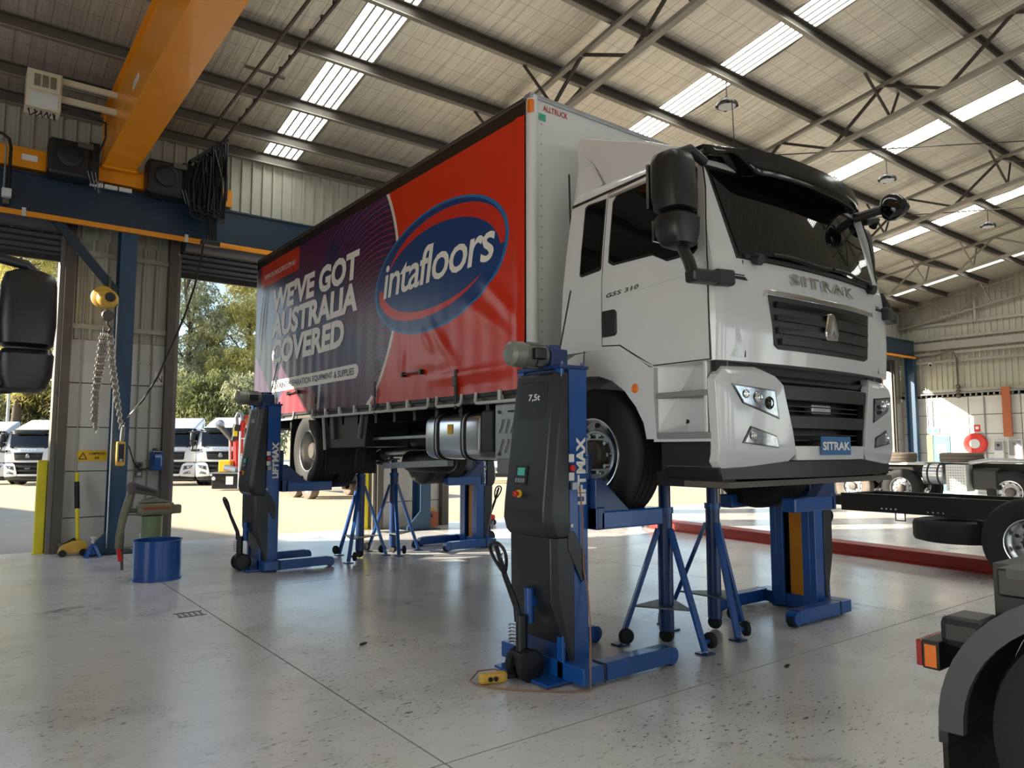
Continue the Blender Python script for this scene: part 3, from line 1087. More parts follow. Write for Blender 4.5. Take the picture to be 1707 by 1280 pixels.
    ob('kerb_mirror', MB().lathe([(0.0, -0.14), (0.06, -0.13), (0.10, -0.08), (0.115, 0.0), (0.10, 0.05), (0.06, 0.07), (0.0, 0.075)], (XC + 1.15, 2.86, 3.65), (0.1, -0.5, -0.86), 24), 'black_gloss', pa, 40)
    # deflector on the cab roof
    side = [(4.50, 3.70), (4.60, 4.30), (4.57, 4.355), (4.20, 4.20), (3.86, 4.07), (3.54, 3.91), (3.32, 3.82)]

    def df(a, b, q):
        inset = 0.05 * max(0, (b - 3.85) / 0.46)
        return (XC + q * (1.0 - inset), a, b)
    ring = []
    for q in (-1, -0.97, -0.9, -0.5, 0, 0.5, 0.9, 0.97, 1):
        dr = {1: 0.035, 0.97: 0.012}.get(abs(q), 0.0)
        ring.append([df(a, b - (dr if b > 3.8 else 0), q) for a, b in side])
    ob('roof_deflector', MB().loft(ring), 'white_paint', T, 30)
    for sg in (-1, 1):
        ob('side_fairing', MB().add([(XC + sg * 1.0, 4.50, 3.66), (XC + sg * 1.04, 4.56, 3.70), (XC + sg * 0.93, 4.58, 4.2), (XC + sg * 1.0, 4.35, 4.0), (XC + sg * 1.04, 4.2, 3.78)], [(0, 1, 2, 3, 4)]), 'white_paint', T)
    # front face: grille, badge, lettering, chrome
    gr = fplate('upper_grille', [(-0.70, 2.665), (0.70, 2.665), (0.665, 2.32), (0.60, 2.295), (-0.60, 2.295), (-0.645, 2.32)], 'black_plastic', 0.008, 0.02)
    for z, hw in ((2.61, 0.64), (2.52, 0.63), (2.43, 0.62), (2.35, 0.60)):
        ob('grille_slat', surfpoly([(-hw, z - 0.022), (hw, z - 0.022), (hw, z + 0.022), (-hw, z + 0.022)], lambda a, b, q: CF(a, b, q), 0.028, 0.004, DXS), 'black_gloss' if z > 2.6 else 'black_plastic', gr, 30, 0.006)
    ob('chrome_bar', surfpoly([(-0.75, 2.665), (0.75, 2.665), (0.735, 2.705), (-0.735, 2.705)], lambda a, b, q: CF(a, b, q), 0.035, 0.0, DXS), 'chrome', T, 30, 0.01)
    em = ob('badge', surfpoly([(-0.075, 2.40), (0.075, 2.40), (0.095, 2.46), (0.045, 2.60), (0.0, 2.605), (-0.045, 2.60), (-0.095, 2.46)], lambda a, b, q: CF(a, b, q), 0.045, 0.0, (0,)), 'chrome', T, 20, 0.008)
    ob('badge_peak', surfpoly([(-0.05, 2.42), (0.0, 2.48), (0.05, 2.42), (0.0, 2.56)], lambda a, b, q: CF(a, b, q), 0.055, 0.0, (0,)), 'alu_matt', em, 20)
    text('badge_lettering', 'SITRAK', lambda u, v: CF(-0.44 + 0.87 * u, 2.775 + 0.085 * v, 0.006), 'chrome', T, bold=0.035, space=1.35, depth=0.014)
    fplate('front_seam', [(-0.932, 2.22), (-0.924, 2.22), (-0.908, 2.90), (-0.916, 2.90)], 'black', 0.0035, 0.006)
    fplate('front_seam', [(0.924, 2.22), (0.932, 2.22), (0.916, 2.90), (0.908, 2.90)], 'black', 0.0035, 0.006)
    # lower grille between the bumper corners
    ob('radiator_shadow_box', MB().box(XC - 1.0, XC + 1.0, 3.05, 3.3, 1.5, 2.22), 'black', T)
    ob('cross_tube', MB().cyl((XC - 0.62, 3.0, 2.085), (XC + 0.7, 3.0, 2.085), 0.035, 12), 'black_plastic', T, 40)

    def lf(a, b, q):
        return (XC + a, 2.875 + 0.10 * (a / 1.1) ** 2 - q, b)
    frame_ = ob('lower_grille', surfpoly([(-0.585, 2.045), (0.585, 2.045), (0.60, 1.94), (-0.595, 1.94)], lf, 0.0, -0.05, DXS), 'black_plastic', T, 30, 0.006)
    for poly in ([(-0.55, 1.83), (0.55, 1.83), (0.545, 1.74), (-0.54, 1.74)], [(-0.60, 2.04), (-0.56, 2.04), (-0.47, 1.56), (-0.51, 1.56)], [(0.60, 2.04), (0.56, 2.04), (0.47, 1.56), (0.51, 1.56)], [(-0.52, 1.59), (0.52, 1.59), (0.52, 1.56), (-0.52, 1.56)]):
        ob('grille_bar', surfpoly(poly, lf, 0.0, -0.05, DXS), 'black_plastic', frame_, 30, 0.004)
    for z in (1.905, 1.87, 1.70, 1.66, 1.62):
        ob('grille_blade', surfpoly([(-0.53, z), (0.53, z), (0.53, z - 0.008), (-0.53, z - 0.008)], lf, -0.04, -0.08, DXS), 'black', frame_, 30)
    ob('radar_unit', MB().box(XC - 0.16, XC + 0.10, 2.93, 3.0, 1.85, 1.925), 'alu_matt', frame_, bevel=0.01)
    ob('bumper_centre', surfpoly([(-0.49, 1.615), (0.49, 1.615), (0.47, 1.515), (-0.47, 1.515)], lf, 0.012, -0.10, DXS), 'white_paint', T, 30, 0.006)
    ob('bumper_skirt', surfpoly([(-1.17, 1.47), (-0.55, 1.515), (0.55, 1.515), (1.17, 1.47), (1.15, 1.39), (-1.15, 1.39)], lf, -0.03, -0.5, DXS), 'black_plastic', T, 30, 0.008)
    ob('skid_plate', MB().box(XC - 1.12, XC + 1.12, 2.98, 3.35, 1.335, 1.375), 'steel_dark', T)


build_cab(truck)
CABPARTS = [o for o in bpy.data.objects if o.parent == truck]
side_word = text('badge_number', 'G5S 310', lambda u, v: CS(4.01 - 0.34 * u, 2.765 + 0.035 * v + 0.02 * u, 0.012), 'chrome', truck, bold=0.03, shear=0.15, space=1.1)
plate = ob('front_plate', MB().add([(XC - 0.19, 2.852, 1.55), (XC + 0.23, 2.856, 1.55), (XC + 0.23, 2.856, 1.685), (XC - 0.19, 2.852, 1.685), (XC - 0.19, 2.858, 1.55), (XC + 0.23, 2.862, 1.55), (XC + 0.23, 2.862, 1.685), (XC - 0.19, 2.858, 1.685)], [(0, 1, 2, 3), (7, 6, 5, 4), (0, 4, 5, 1), (1, 5, 6, 2), (2, 6, 7, 3), (3, 7, 4, 0)]), 'blue_plate', truck)
text('plate_lettering', 'SITRAK', rect((XC - 0.175, 2.849, 1.585), (0.39, 0.004, 0), (0, 0, 0.062)), 'white_ink', plate, bold=0.03)


# ---- wheels
def build_wheel(T, c, sg, kind='front', r=0.52, w=0.285, rimmat='alu', tyre='rubber'):
    """wheel at c, outer face towards sg*X; returns the tyre (rim, hub and nuts are its children)"""
    a = w / 2
    pr = [(0.285 * r / 0.52, -a * 0.78), (0.33, -a * 0.93), (0.42, -a), (0.485, -a * 0.94), (r - 0.008, -a * 0.82)]
    for g0 in (-0.62, -0.22, 0.18, 0.58):
        pr += [(r, a * (g0 - 0.13)), (r, a * g0), (r - 0.014, a * (g0 + 0.01)), (r - 0.014, a * (g0 + 0.06)), (r, a * (g0 + 0.07))]
    pr += [(r - 0.008, a * 0.82), (0.485, a * 0.94), (0.42, a), (0.33, a * 0.93), (0.285 * r / 0.52, a * 0.78)]
    ax = (sg, 0, 0)
    ty = ob('wheel', MB().lathe(pr, c, ax, 48, caps=False), tyre, T, 40)
    if kind == 'front':
        rp = [(0.292, a * 0.80), (0.286, a * 0.88), (0.276, a * 0.86), (0.270, a * 0.60), (0.262, a * 0.42), (0.235, a * 0.40), (0.195, a * 0.52), (0.188, a * 0.62), (0.172, a * 0.62), (0.165, a * 0.55), (0.13, a * 0.55), (0.0, a * 0.55)]
        rim = ob('rim', MB().lathe(rp, c, ax, 40, caps=False), rimmat, ty, 30)
        hb = [(0.115, a * 0.5), (0.115, a * 0.95), (0.10, a * 1.08), (0.06, a * 1.12), (0.0, a * 1.12)]
        ob('hub', MB().lathe(hb, c, ax, 24), 'steel_dark', ty, 30)
        nr, nh, hr, hh = 0.148, a * 0.55, 0.228, a * 0.43
    else:
        rp = [(0.292, a * 0.80), (0.286, a * 0.88), (0.276, a * 0.86), (0.268, a * 0.6), (0.262, 0.0), (0.262, -a * 0.55), (0.245, -a * 0.62), (0.19, -a * 0.55), (0.175, -a * 0.45), (0.0, -a * 0.45)]
        rim = ob('rim', MB().lathe(rp, c, ax, 40, caps=False), rimmat, ty, 30)
        hb = [(0.12, -a * 0.45), (0.12, a * 0.35), (0.10, a * 0.5), (0.0, a * 0.5)]
        ob('hub', MB().lathe(hb, c, ax, 24), 'steel_dark', ty, 30)
        nr, nh, hr, hh = 0.15, -a * 0.45, 0.218, -a * 0.58
    nb = MB()
    hbm = MB()
    cv = Vector(c)
    for k in range(10):
        t = 2 * math.pi * k / 10
        d = Vector((0, math.cos(t), math.sin(t)))
        p = cv + d * nr + Vector((sg * nh, 0, 0))
        nb.cyl(p, p + Vector((sg * 0.03, 0, 0)), 0.016, 6)
        t2 = t + 0.31
        d = Vector((0, math.cos(t2), math.sin(t2)))
        p = cv + d * hr + Vector((sg * (hh - 0.006), 0, 0))
        hbm.cyl(p, p + Vector((sg * 0.012, 0, 0)), 0.024, 12)
    n_ = ob('wheel_nut', nb, 'chrome', ty, 30)
    n_['kind'] = 'stuff'
    h_ = ob('hand_hole', hbm, 'black', ty)
    h_['kind'] = 'stuff'
    return ty


FAX, RAX, AXZ = 4.2, 10.0, 1.55
build_wheel(truck, (4.13, FAX, AXZ), -1, 'front')
build_wheel(truck, (2 * XC - 4.13, FAX, AXZ), 1, 'front')
for sg in (-1, 1):
    build_wheel(truck, (XC + sg * 1.08, RAX, AXZ + 0.01), sg, 'rear')
    build_wheel(truck, (XC + sg * 0.76, RAX, AXZ + 0.01), sg, 'rear', rimmat='steel_dark')

# ---- chassis, axles and running gear
for sg in (-1, 1):
    ob('chassis_rail', MB().box(XC + sg * 0.39, XC + sg * 0.46, 3.2, 12.0, 1.60, 1.88), 'black', truck)
    ob('leaf_spring', MB().tube([(XC + sg * 0.44, y, 1.50 + 0.12 * ((y - RAX) / 0.75) ** 2) for y in frange(RAX - 0.75, RAX + 0.76, 0.15)], 0.035, 6), 'black', truck)
    ob('front_spring', MB().tube([(XC + sg * 0.44, y, 1.42 + 0.12 * ((y - FAX) / 0.75) ** 2) for y in frange(FAX - 0.75, FAX + 0.76, 0.15)], 0.035, 6), 'black', truck)
for y in (5.2, 6.6, 8.0, 9.2, 10.9, 11.9):
    ob('cross_member', MB().box(XC - 0.40, XC + 0.40, y - 0.05, y + 0.05, 1.62, 1.84), 'black', truck)
ob('front_axle', MB().bar((XC - 0.95, FAX, 1.40), (XC + 0.95, FAX, 1.40), 0.12, 0.11), 'black', truck)
ra = ob('rear_axle', MB().cyl((XC - 0.95, RAX, AXZ), (XC + 0.95, RAX, AXZ), 0.085, 16), 'black', truck, 40)
ob('differential', MB().lathe([(0, -0.2), (0.12, -0.18), (0.2, -0.08), (0.21, 0.02), (0.17, 0.12), (0, 0.16)], (XC - 0.05, RAX, AXZ), (0, 1, 0), 24), 'black', ra, 40)
ob('drive_shaft', MB().cyl((XC - 0.03, 5.6, 1.66), (XC - 0.05, RAX - 0.2, 1.56), 0.06, 16), 'alu_matt', truck, 40)
ob('gearbox', MB().lathe([(0, 0), (0.2, 0.03), (0.26, 0.3), (0.24, 0.8), (0.17, 1.2), (0.1, 1.25), (0, 1.26)], (XC, 4.4, 1.62), (0, 1, 0), 20), 'steel_dark', truck, 40)
ob('engine_sump', MB().box(XC - 0.35, XC + 0.35, 3.3, 4.5, 1.38, 1.9), 'black', truck, bevel=0.05)
for k in range(3):
    ob('brake_hose', MB().tube([(XC - 0.5 + 0.06 * k, RAX - 1.0 + 0.3 * q, 1.42 + 0.05 * math.sin(q * 1.7 + k)) for q in range(6)], 0.014, 6), 'alu_matt' if k == 1 else 'black', truck)
ob('air_tank', MB().lathe([(0, 0), (0.1, 0.02), (0.13, 0.06), (0.13, 0.7), (0.1, 0.76), (0, 0.78)], (XC - 0.68, 7.1, 1.72), (0, 1, 0), 20), 'black', truck, 40)
ob('air_tank', MB().lathe([(0, 0), (0.1, 0.02), (0.13, 0.06), (0.13, 0.9), (0.1, 0.96), (0, 0.98)], (XC - 0.66, 7.1, 1.44), (0, 1, 0), 20), 'black', truck, 40)
# frames of a side guard: pale struts
ob('guard_rail', MB().bar((4.12, 6.85, 1.73), (4.12, 8.55, 1.71), 0.03, 0.03), 'alu_matt', truck)
ob('tail_pipe', MB().bar((4.35, 6.8, 1.44), (4.35, 8.3, 1.38), 0.08, 0.07), 'alu_matt', truck)
ob('bracket_post', MB().bar((4.2, 8.62, 2.03), (4.2, 8.75, 1.35), 0.12, 0.05), 'black', truck)

# fuel tank
tp = []
for k in range(24):
    t = 2 * math.pi * k / 24
    c, s = math.cos(t), math.sin(t)
    tp.append((math.copysign(abs(c) ** 0.45, c), math.copysign(abs(s) ** 0.45, s)))
rings = []
for y, sc in ((5.72, 0.90), (5.735, 0.97), (5.78, 1.0), (6.66, 1.0), (6.705, 0.97), (6.72, 0.90)):
    rings.append([(4.24 + 0.27 * c * sc, y, 1.72 + 0.235 * s * sc) for c, s in tp])
tank = ob('fuel_tank', MB().loft(rings), 'alu', truck, 40)
for y in (5.98, 6.48):
    for dy in (-0.028, 0.028):
        ob('tank_strap', MB().tube([(4.24 + 0.276 * c, y + dy, 1.72 + 0.241 * s) for c, s in tp], 0.010, 6, True), 'black', tank)
    ob('strap_band', MB().tube([(4.24 + 0.272 * c, y, 1.72 + 0.237 * s) for c, s in tp], 0.014, 6, True), 'alu_matt', tank)
ob('fuel_label', MB().box(3.965, 3.969, 6.17, 6.26, 1.74, 1.84), 'sign_yellow', tank)
ob('filler_cap', MB().cyl((4.15, 6.23, 1.95), (4.13, 6.23, 2.0), 0.05, 16), 'alu_matt', tank, 30)
ob('def_tank', MB().box(3.99, 4.5, 5.50, 5.70, 1.56, 1.96), 'black_plastic', truck, bevel=0.02)
# louvred muffler box
mb_ = ob('muffler_box', MB().box(3.985, 4.7, 4.85, 5.47, 1.50, 2.01), 'alu_matt', truck, bevel=0.012)
for rz in (1.80, 1.62):
    for k in range(6):
        y = 5.38 - k * 0.085
        ob('louvre', MB().bar((3.982, y + 0.02, rz - 0.06), (3.982, y - 0.035, rz + 0.06), 0.018, 0.022, (1, 0, 0)), 'alu', mb_, bevel=0.004)
        ob('louvre_slot', MB().bar((3.9845, y + 0.035, rz - 0.058), (3.9845, y - 0.02, rz + 0.062), 0.010, 0.004, (1, 0, 0)), 'black', mb_)
for y, z in ((5.4, 1.93), (5.4, 1.545), (4.92, 1.93), (4.92, 1.545)):
    ob('box_bolt', MB().cyl((3.985, y, z), (3.972, y, z), 0.016, 8), 'steel_dark', mb_)
ob('box_latch', MB().box(3.965, 3.985, 5.1, 5.25, 1.925, 1.94), 'black', mb_)
ob('skirt_panel', MB().box(3.99, 4.6, 4.9, 5.44, 1.37, 1.50), 'grey_paint', truck)
# rear mudguard panels
mg = ob('mudguard_panel', MB().add([(4.0, 9.40, 2.03), (4.0, 9.34, 1.60), (4.0, 8.20, 1.62), (4.0, 8.10, 2.03), (4.6, 9.40, 2.03), (4.6, 9.34, 1.60), (4.6, 8.20, 1.62), (4.6, 8.10, 2.03)], [(0, 1, 2, 3), (7, 6, 5, 4), (0, 4, 5, 1), (1, 5, 6, 2), (2, 6, 7, 3), (3, 7, 4, 0)]), 'black_plastic', truck)
ob('mud_strut', MB().bar((3.985, 9.44, 2.03), (3.985, 9.36, 1.58), 0.03, 0.02), 'white_panel', mg)
ob('mud_strut', MB().bar((3.985, 9.15, 2.03), (3.985, 9.10, 1.72), 0.03, 0.02), 'grey_paint', mg)
ob('mud_strut', MB().bar((3.985, 8.25, 2.03), (3.985, 8.32, 1.72), 0.03, 0.02), 'grey_paint', mg)
ob('mud_flap', MB().box(4.0, 4.75, 9.36, 9.38, 1.25, 1.62), 'rubber', truck)
ob('mud_flap', MB().box(4.0, 4.75, 10.66, 10.68, 1.15, 1.95), 'rubber', truck)


# ---- body: floor, headboard, curtains, rails
BF, BR_, BZ0, BZ1 = 4.90, 12.26, 2.12, 4.77
SR = 2 * XC - SIDE
ob('body_floor', MB().box(SIDE + 0.03, SR - 0.03, BF, BR_, 2.03, 2.13), 'steel_dark', truck)
for k in range(16):
    y = BF + 0.25 + k * 0.46
    ob('floor_bearer', MB().box(SIDE + 0.05, SR - 0.05, y - 0.03, y + 0.03, 1.90, 2.03), 'black', truck)
hbd = ob('headboard', MB().box(SIDE, SR, BF, BF + 0.06, 1.98, BZ1), 'white_panel', truck, bevel=0.012)
for x in (SIDE + 0.02, SR - 0.02):
    ob('corner_post', MB().cyl((x + (0.03 if x < XC else -0.03), BF + 0.035, 1.98), (x + (0.03 if x < XC else -0.03), BF + 0.035, BZ1), 0.055, 16), 'white_panel', hbd, 40)
ob('headboard_cap', MB().box(SIDE - 0.01, SR + 0.01, BF - 0.015, BF + 0.08, BZ1 - 0.03, BZ1 + 0.015), 'alu_matt', hbd, bevel=0.008)
rv = MB()
for k in range(26):
    z = 2.15 + k * 0.095
    rv.cyl((SIDE + 0.13, BF, z), (SIDE + 0.13, BF - 0.004, z), 0.008, 6)
o = ob('rivet', rv, 'alu_matt', hbd)
o['kind'] = 'stuff'
ob('corner_lamp', MB().box(SIDE - 0.012, SIDE + 0.035, BF - 0.02, BF + 0.03, 4.60, 4.72), 'amber', hbd, bevel=0.006)
text('maker_lettering', 'ALLTRUCK', rect((4.10, BF - 0.003, 4.655), (0.30, 0, 0), (0, 0, 0.055)), 'red_ink', hbd, bold=0.02)
ob('maker_plate', MB().box(4.05, 4.13, BF - 0.006, BF, 4.56, 4.62), 'sign_green', hbd)
ob('body_roof', MB().box(SIDE + 0.02, SR - 0.02, BF, BR_, BZ1 - 0.02, BZ1), 'white_panel', truck)
for x in (SIDE, SR):
    s_ = -1 if x < XC else 1
    ob('roof_rail', MB().box(x, x - s_ * 0.06, BF + 0.04, BR_, 4.585, BZ1 + 0.005), 'black_plastic', truck, bevel=0.006)
    ob('rail_lip', MB().box(x + s_ * 0.006, x - s_ * 0.01, BF + 0.04, BR_, BZ1 - 0.045, BZ1 - 0.02), 'steel_dark', truck)
    ob('rear_post', MB().box(x, x - s_ * 0.09, BR_ - 0.08, BR_ + 0.02, 1.98, BZ1), 'grey_paint', truck, bevel=0.008)
ob('rear_header', MB().box(SIDE, SR, BR_ - 0.08, BR_, 4.6, BZ1), 'grey_paint', truck)
ob('rear_sill', MB().box(SIDE, SR, BR_ - 0.08, BR_ + 0.02, 1.95, 2.12), 'grey_paint', truck)
for k in range(2):
    x0 = SIDE + 0.09 + k * 1.16
    ob('rear_door', MB().box(x0 + 0.005, x0 + 1.155, BR_ - 0.06, BR_ - 0.02, 2.12, 4.6), 'white_panel', truck)


def crease(y, z, a, b, wd, amp):
    """ridge along the segment a-b"""
    ax, az = a
    bx, bz = b
    L2 = (bx - ax) ** 2 + (bz - az) ** 2
    t = ((y - ax) * (bx - ax) + (z - az) * (bz - az)) / L2
    if t < -0.3 or t > 1.3:
        return 0.0
    tt = min(1, max(0, t))
    d2 = (y - ax - tt * (bx - ax)) ** 2 + (z - az - tt * (bz - az)) ** 2
    return amp * math.exp(-d2 / (wd * wd)) * max(0.0, math.sin(math.pi * min(1, max(0, 0.1 + 0.8 * t))))


CR = [((5.05, 2.72), (5.62, 3.22), 0.07, 0.022), ((5.02, 2.52), (5.95, 3.05), 0.09, 0.018), ((6.05, 2.40), (6.55, 2.88), 0.06, 0.020), ((6.5, 2.6), (6.75, 2.85), 0.05, 0.014),
      ((5.1, 2.33), (6.6, 2.31), 0.045, 0.020), ((5.2, 2.2), (5.95, 2.22), 0.05, -0.014), ((6.2, 2.45), (6.9, 2.52), 0.05, 0.010), ((7.2, 2.45), (7.15, 2.75), 0.05, 0.012),
      ((12.08, 3.35), (11.86, 4.25), 0.045, 0.020), ((11.98, 3.2), (11.76, 4.25), 0.04, 0.018), ((11.84, 3.3), (11.68, 4.2), 0.03, 0.010), ((7.8, 2.15), (7.8, 2.6), 0.08, -0.012), ((9.57, 2.15), (9.57, 2.6), 0.08, -0.012)]


def curtain_x(y, z):
    d = 0.005 * math.sin(y * 3.1) * math.sin((z - 2.1) * 1.25) + 0.0018 * math.sin(y * 22.0) * max(0, min(1, (3.6 - z) / 0.6))
    for a, b, wd, amp in CR:
        d += crease(y, z, a, b, wd, amp)
    # rolled pole behind the front edge
    d += 0.020 * math.exp(-((y - 5.06) / 0.035) ** 2)
    return SIDE - 0.006 - d


def curtain_mat():
    m = bpy.data.materials.new('curtain_print')
    m.use_nodes = True
    t = m.node_tree
    b = t.nodes['Principled BSDF']
    tc = t.nodes.new('ShaderNodeTexCoord')
    sp = t.nodes.new('ShaderNodeSeparateXYZ')
    t.links.new(tc.outputs['Object'], sp.inputs[0])
    Y, Z = sp.outputs[1], sp.outputs[2]

    def M(op, a, c=None):
        n = t.nodes.new('ShaderNodeMath')
        n.operation = op
        for i, q in enumerate((a, c)):
            if q is None:
                continue
            if isinstance(q, (int, float)):
                n.inputs[i].default_value = q
            else:
                t.links.new(q, n.inputs[i])
        return n.outputs[0]

    def AND(*a):
        r = a[0]
        for q in a[1:]:
            r = M('MULTIPLY', r, q)
        return r

    def mix(f, a, c):
        x = t.nodes.new('ShaderNodeMix')
        x.data_type = 'RGBA'
        if isinstance(f, (int, float)):
            x.inputs['Factor'].default_value = f
        else:
            t.links.new(f, x.inputs['Factor'])
        for k, q in (('A', a), ('B', c)):
            if isinstance(q, tuple):
                x.inputs[k].default_value = q
            else:
                t.links.new(q, x.inputs[k])
        return x.outputs['Result']

    def ell(cy, cz, a, bb, k=0.0):
        u = M('SUBTRACT', cy, Y)
        v = M('SUBTRACT', M('SUBTRACT', Z, cz), M('MULTIPLY', u, k))
        return M('ADD', M('POWER', M('ABSOLUTE', M('DIVIDE', u, a)), 2.0), M('POWER', M('ABSOLUTE', M('DIVIDE', v, bb)), 2.0))
    red = lin((204, 44, 14))
    # navy field with swirling coloured lines
    d = M('SQRT', ell(9.15, 3.6, 1.0, 1.0))
    inside = M('MAXIMUM', M('LESS_THAN', d, 1.86), M('GREATER_THAN', Y, 9.15))
    nz = t.nodes.new('ShaderNodeTexNoise')
    nz.inputs['Scale'].default_value = 0.8
    nz.inputs['Detail'].default_value = 2
    t.links.new(tc.outputs['Object'], nz.inputs['Vector'])
    f1 = nz.outputs['Fac']
    navy = mix(M('MULTIPLY', M('SUBTRACT', f1, 0.35), 2.2), lin((30, 30, 66)), lin((62, 34, 74)))
    def wave(scale, dist, sc, prof='SIN'):
        wv = t.nodes.new('ShaderNodeTexWave')
        wv.wave_type = 'RINGS'
        wv.rings_direction = 'SPHERICAL'
        wv.inputs['Scale'].default_value = scale
        wv.inputs['Distortion'].default_value = dist
        wv.inputs['Detail'].default_value = 1.0
        wv.inputs['Detail Scale'].default_value = sc
        mp = t.nodes.new('ShaderNodeMapping')
        mp.inputs['Location'].default_value = (-3.9, -7.7, -2.2)
        t.links.new(tc.outputs['Object'], mp.inputs[0])
        t.links.new(mp.outputs[0], wv.inputs['Vector'])
        return wv.outputs['Fac']
    zone = M('MULTIPLY', M('GREATER_THAN', f1, 0.46), 0.55)
    l1 = M('GREATER_THAN', wave(4.2, 2.2, 0.35), 0.9)
    navy = mix(M('MULTIPLY', l1, zone), navy, lin((176, 36, 66)))
    l2 = M('GREATER_THAN', wave(6.0, 1.2, 0.25), 0.86)
    navy = mix(M('MULTIPLY', l2, M('MULTIPLY', M('LESS_THAN', f1, 0.52), 0.35)), navy, lin((64, 82, 150)))
    # warm swirl low at the rear
    warm = M('MULTIPLY', M('LESS_THAN', ell(10.35, 2.0, 0.9, 0.55), 1.0), M('MULTIPLY', f1, 1.1))
    navy = mix(M('MINIMUM', warm, 0.9), navy, lin((170, 52, 44)))
    c = mix(inside, red, navy)
    ring = AND(M('GREATER_THAN', d, 1.83), M('LESS_THAN', d, 1.885), M('LESS_THAN', Y, 9.1))
    c = mix(ring, c, lin((222, 216, 206)))
    # red tag and pink corner
    tagm = AND(M('GREATER_THAN', Y, 10.36), M('LESS_THAN', Y, 12.03), M('GREATER_THAN', Z, 4.24), M('LESS_THAN', Z, 4.66))
    c = mix(tagm, c, lin((190, 44, 18)))
    pk = AND(M('LESS_THAN', Z, M('ADD', 2.30, M('MULTIPLY', M('SUBTRACT', Y, 11.25), 0.86))), M('GREATER_THAN', Y, 11.25))
    c = mix(pk, c, lin((226, 120, 200)))
    # oval logo with crescents
    e = ell(6.54, 3.50, 1.335, 0.665, 0.06)
    c = mix(M('LESS_THAN', e, 1.0), c, lin((38, 108, 168)))
    c = mix(M('LESS_THAN', e, 0.93), c, lin((10, 58, 118)))
    up = AND(M('LESS_THAN', ell(6.42, 3.55, 1.16, 0.53, 0.04), 1.0), M('GREATER_THAN', ell(6.50, 3.43, 1.16, 0.53, 0.02), 1.0), M('GREATER_THAN', Z, 3.5))
    c = mix(up, c, lin((196, 40, 26)))
    lo_ = AND(M('LESS_THAN', ell(6.62, 3.46, 1.14, 0.46, 0.06), 1.0), M('GREATER_THAN', ell(6.50, 3.58, 1.20, 0.50, 0.06), 1.0), M('LESS_THAN', Z, 3.45))
    c = mix(lo_, c, lin((204, 44, 30)))
    t.links.new(c, b.inputs['Base Color'])
    b.inputs['Roughness'].default_value = 0.36
    b.inputs['Specular IOR Level'].default_value = 0.4
    b.inputs['Coat Weight'].default_value = 0.12
    b.inputs['Coat Roughness'].default_value = 0.22
    return m


rws = []
ny, nz_ = 184, 62
for j in range(nz_ + 1):
    z = BZ0 + (4.60 - BZ0) * j / nz_
    rws.append([(curtain_x(BF + 0.07 + (BR_ - 0.12 - BF) * i / ny, z), BF + 0.07 + (BR_ - 0.12 - BF) * i / ny, z) for i in range(ny + 1)])
curtain = ob('curtain', MB().grid(rws), curtain_mat(), truck, 180)
ob('far_curtain', MB().box(SR - 0.01, SR, BF + 0.06, BR_ - 0.06, BZ0, 4.6), 'red_paint', truck)


def on_curtain(y0, y1, z0, z1, tilt=0.0, e=0.004):
    return lambda u, v: (curtain_x(y0 + (y1 - y0) * u, z0 + (z1 - z0) * v + tilt * u) - e, y0 + (y1 - y0) * u, z0 + (z1 - z0) * v + tilt * u)


text('lettering', "WE'VE GOT", on_curtain(11.44, 8.30, 3.735, 4.12), 'white_ink', curtain, bold=0.045, shear=0.08)
text('lettering', 'AUSTRALIA', on_curtain(11.46, 8.34, 3.32, 3.70), 'white_ink', curtain, bold=0.045, shear=0.08)
text('lettering', 'COVERED', on_curtain(11.42, 8.71, 2.90, 3.285), 'white_ink', curtain, bold=0.045, shear=0.08)
text('logo_lettering', 'intafloors', on_curtain(7.66, 5.42, 3.34, 3.76, 0.03), 'white_ink', curtain, bold=0.012, shear=0.18, space=0.92)
text('web_lettering', 'WWW.INTAFLOORS.COM.AU', on_curtain(11.88, 10.50, 4.35, 4.43), 'white_ink', curtain, bold=0.0)
band = []
for k in range(21):
    band.append((11.40 - 3.04 * k / 20, 2.47))
band += [(8.28 + 0.09 - 0.09 * math.sin(t) - 0.0, 2.56 - 0.09 * math.cos(t)) for t in [math.pi * q / 8 for q in range(1, 8)]]
for k in range(21):
    band.append((8.36 + 3.04 * k / 20, 2.65))
ob('slogan_band', surfpoly(band, lambda a, b_, q: (curtain_x(a, b_) - q, a, b_), 0.003, 0.0, frange(8.4, 11.4, 0.2), (2.53, 2.59)), 'white_ink', curtain)
for wd_, a_, b_ in (('FLOORING', 11.34, 10.72), ('PREPARATION', 10.66, 9.80), ('EQUIPMENT', 9.74, 9.06), ('& SUPPLIES', 9.00, 8.40)):
    text('slogan_word', wd_, on_curtain(a_, b_, 2.515, 2.605, 0, 0.007), 'navy_ink', curtain, bold=0.012)

# straps, buckles and handles on the curtain
for y in (6.05, 7.80, 9.57, 11.2):
    st = ob('curtain_strap', MB().box(SIDE - 0.030, SIDE - 0.022, y - 0.022, y + 0.022, 1.99, 2.38), 'black', truck)
    ob('buckle', MB().box(SIDE - 0.050, SIDE - 0.020, y - 0.03, y + 0.03, 2.21, 2.31), 'steel_dark', st, bevel=0.005)
for y0, y1 in ((6.72, 7.11), (10.2, 10.6)):
    h = ob('curtain_handle', MB().bar((SIDE - 0.04, y0, 2.41), (SIDE - 0.04, y1, 2.41), 0.014, 0.014), 'black', truck)
    for y in (y0, y1):
        ob('handle_mount', MB().box(SIDE - 0.055, SIDE - 0.01, y - 0.025, y + 0.025, 2.385, 2.435), 'black_plastic', h, bevel=0.004)
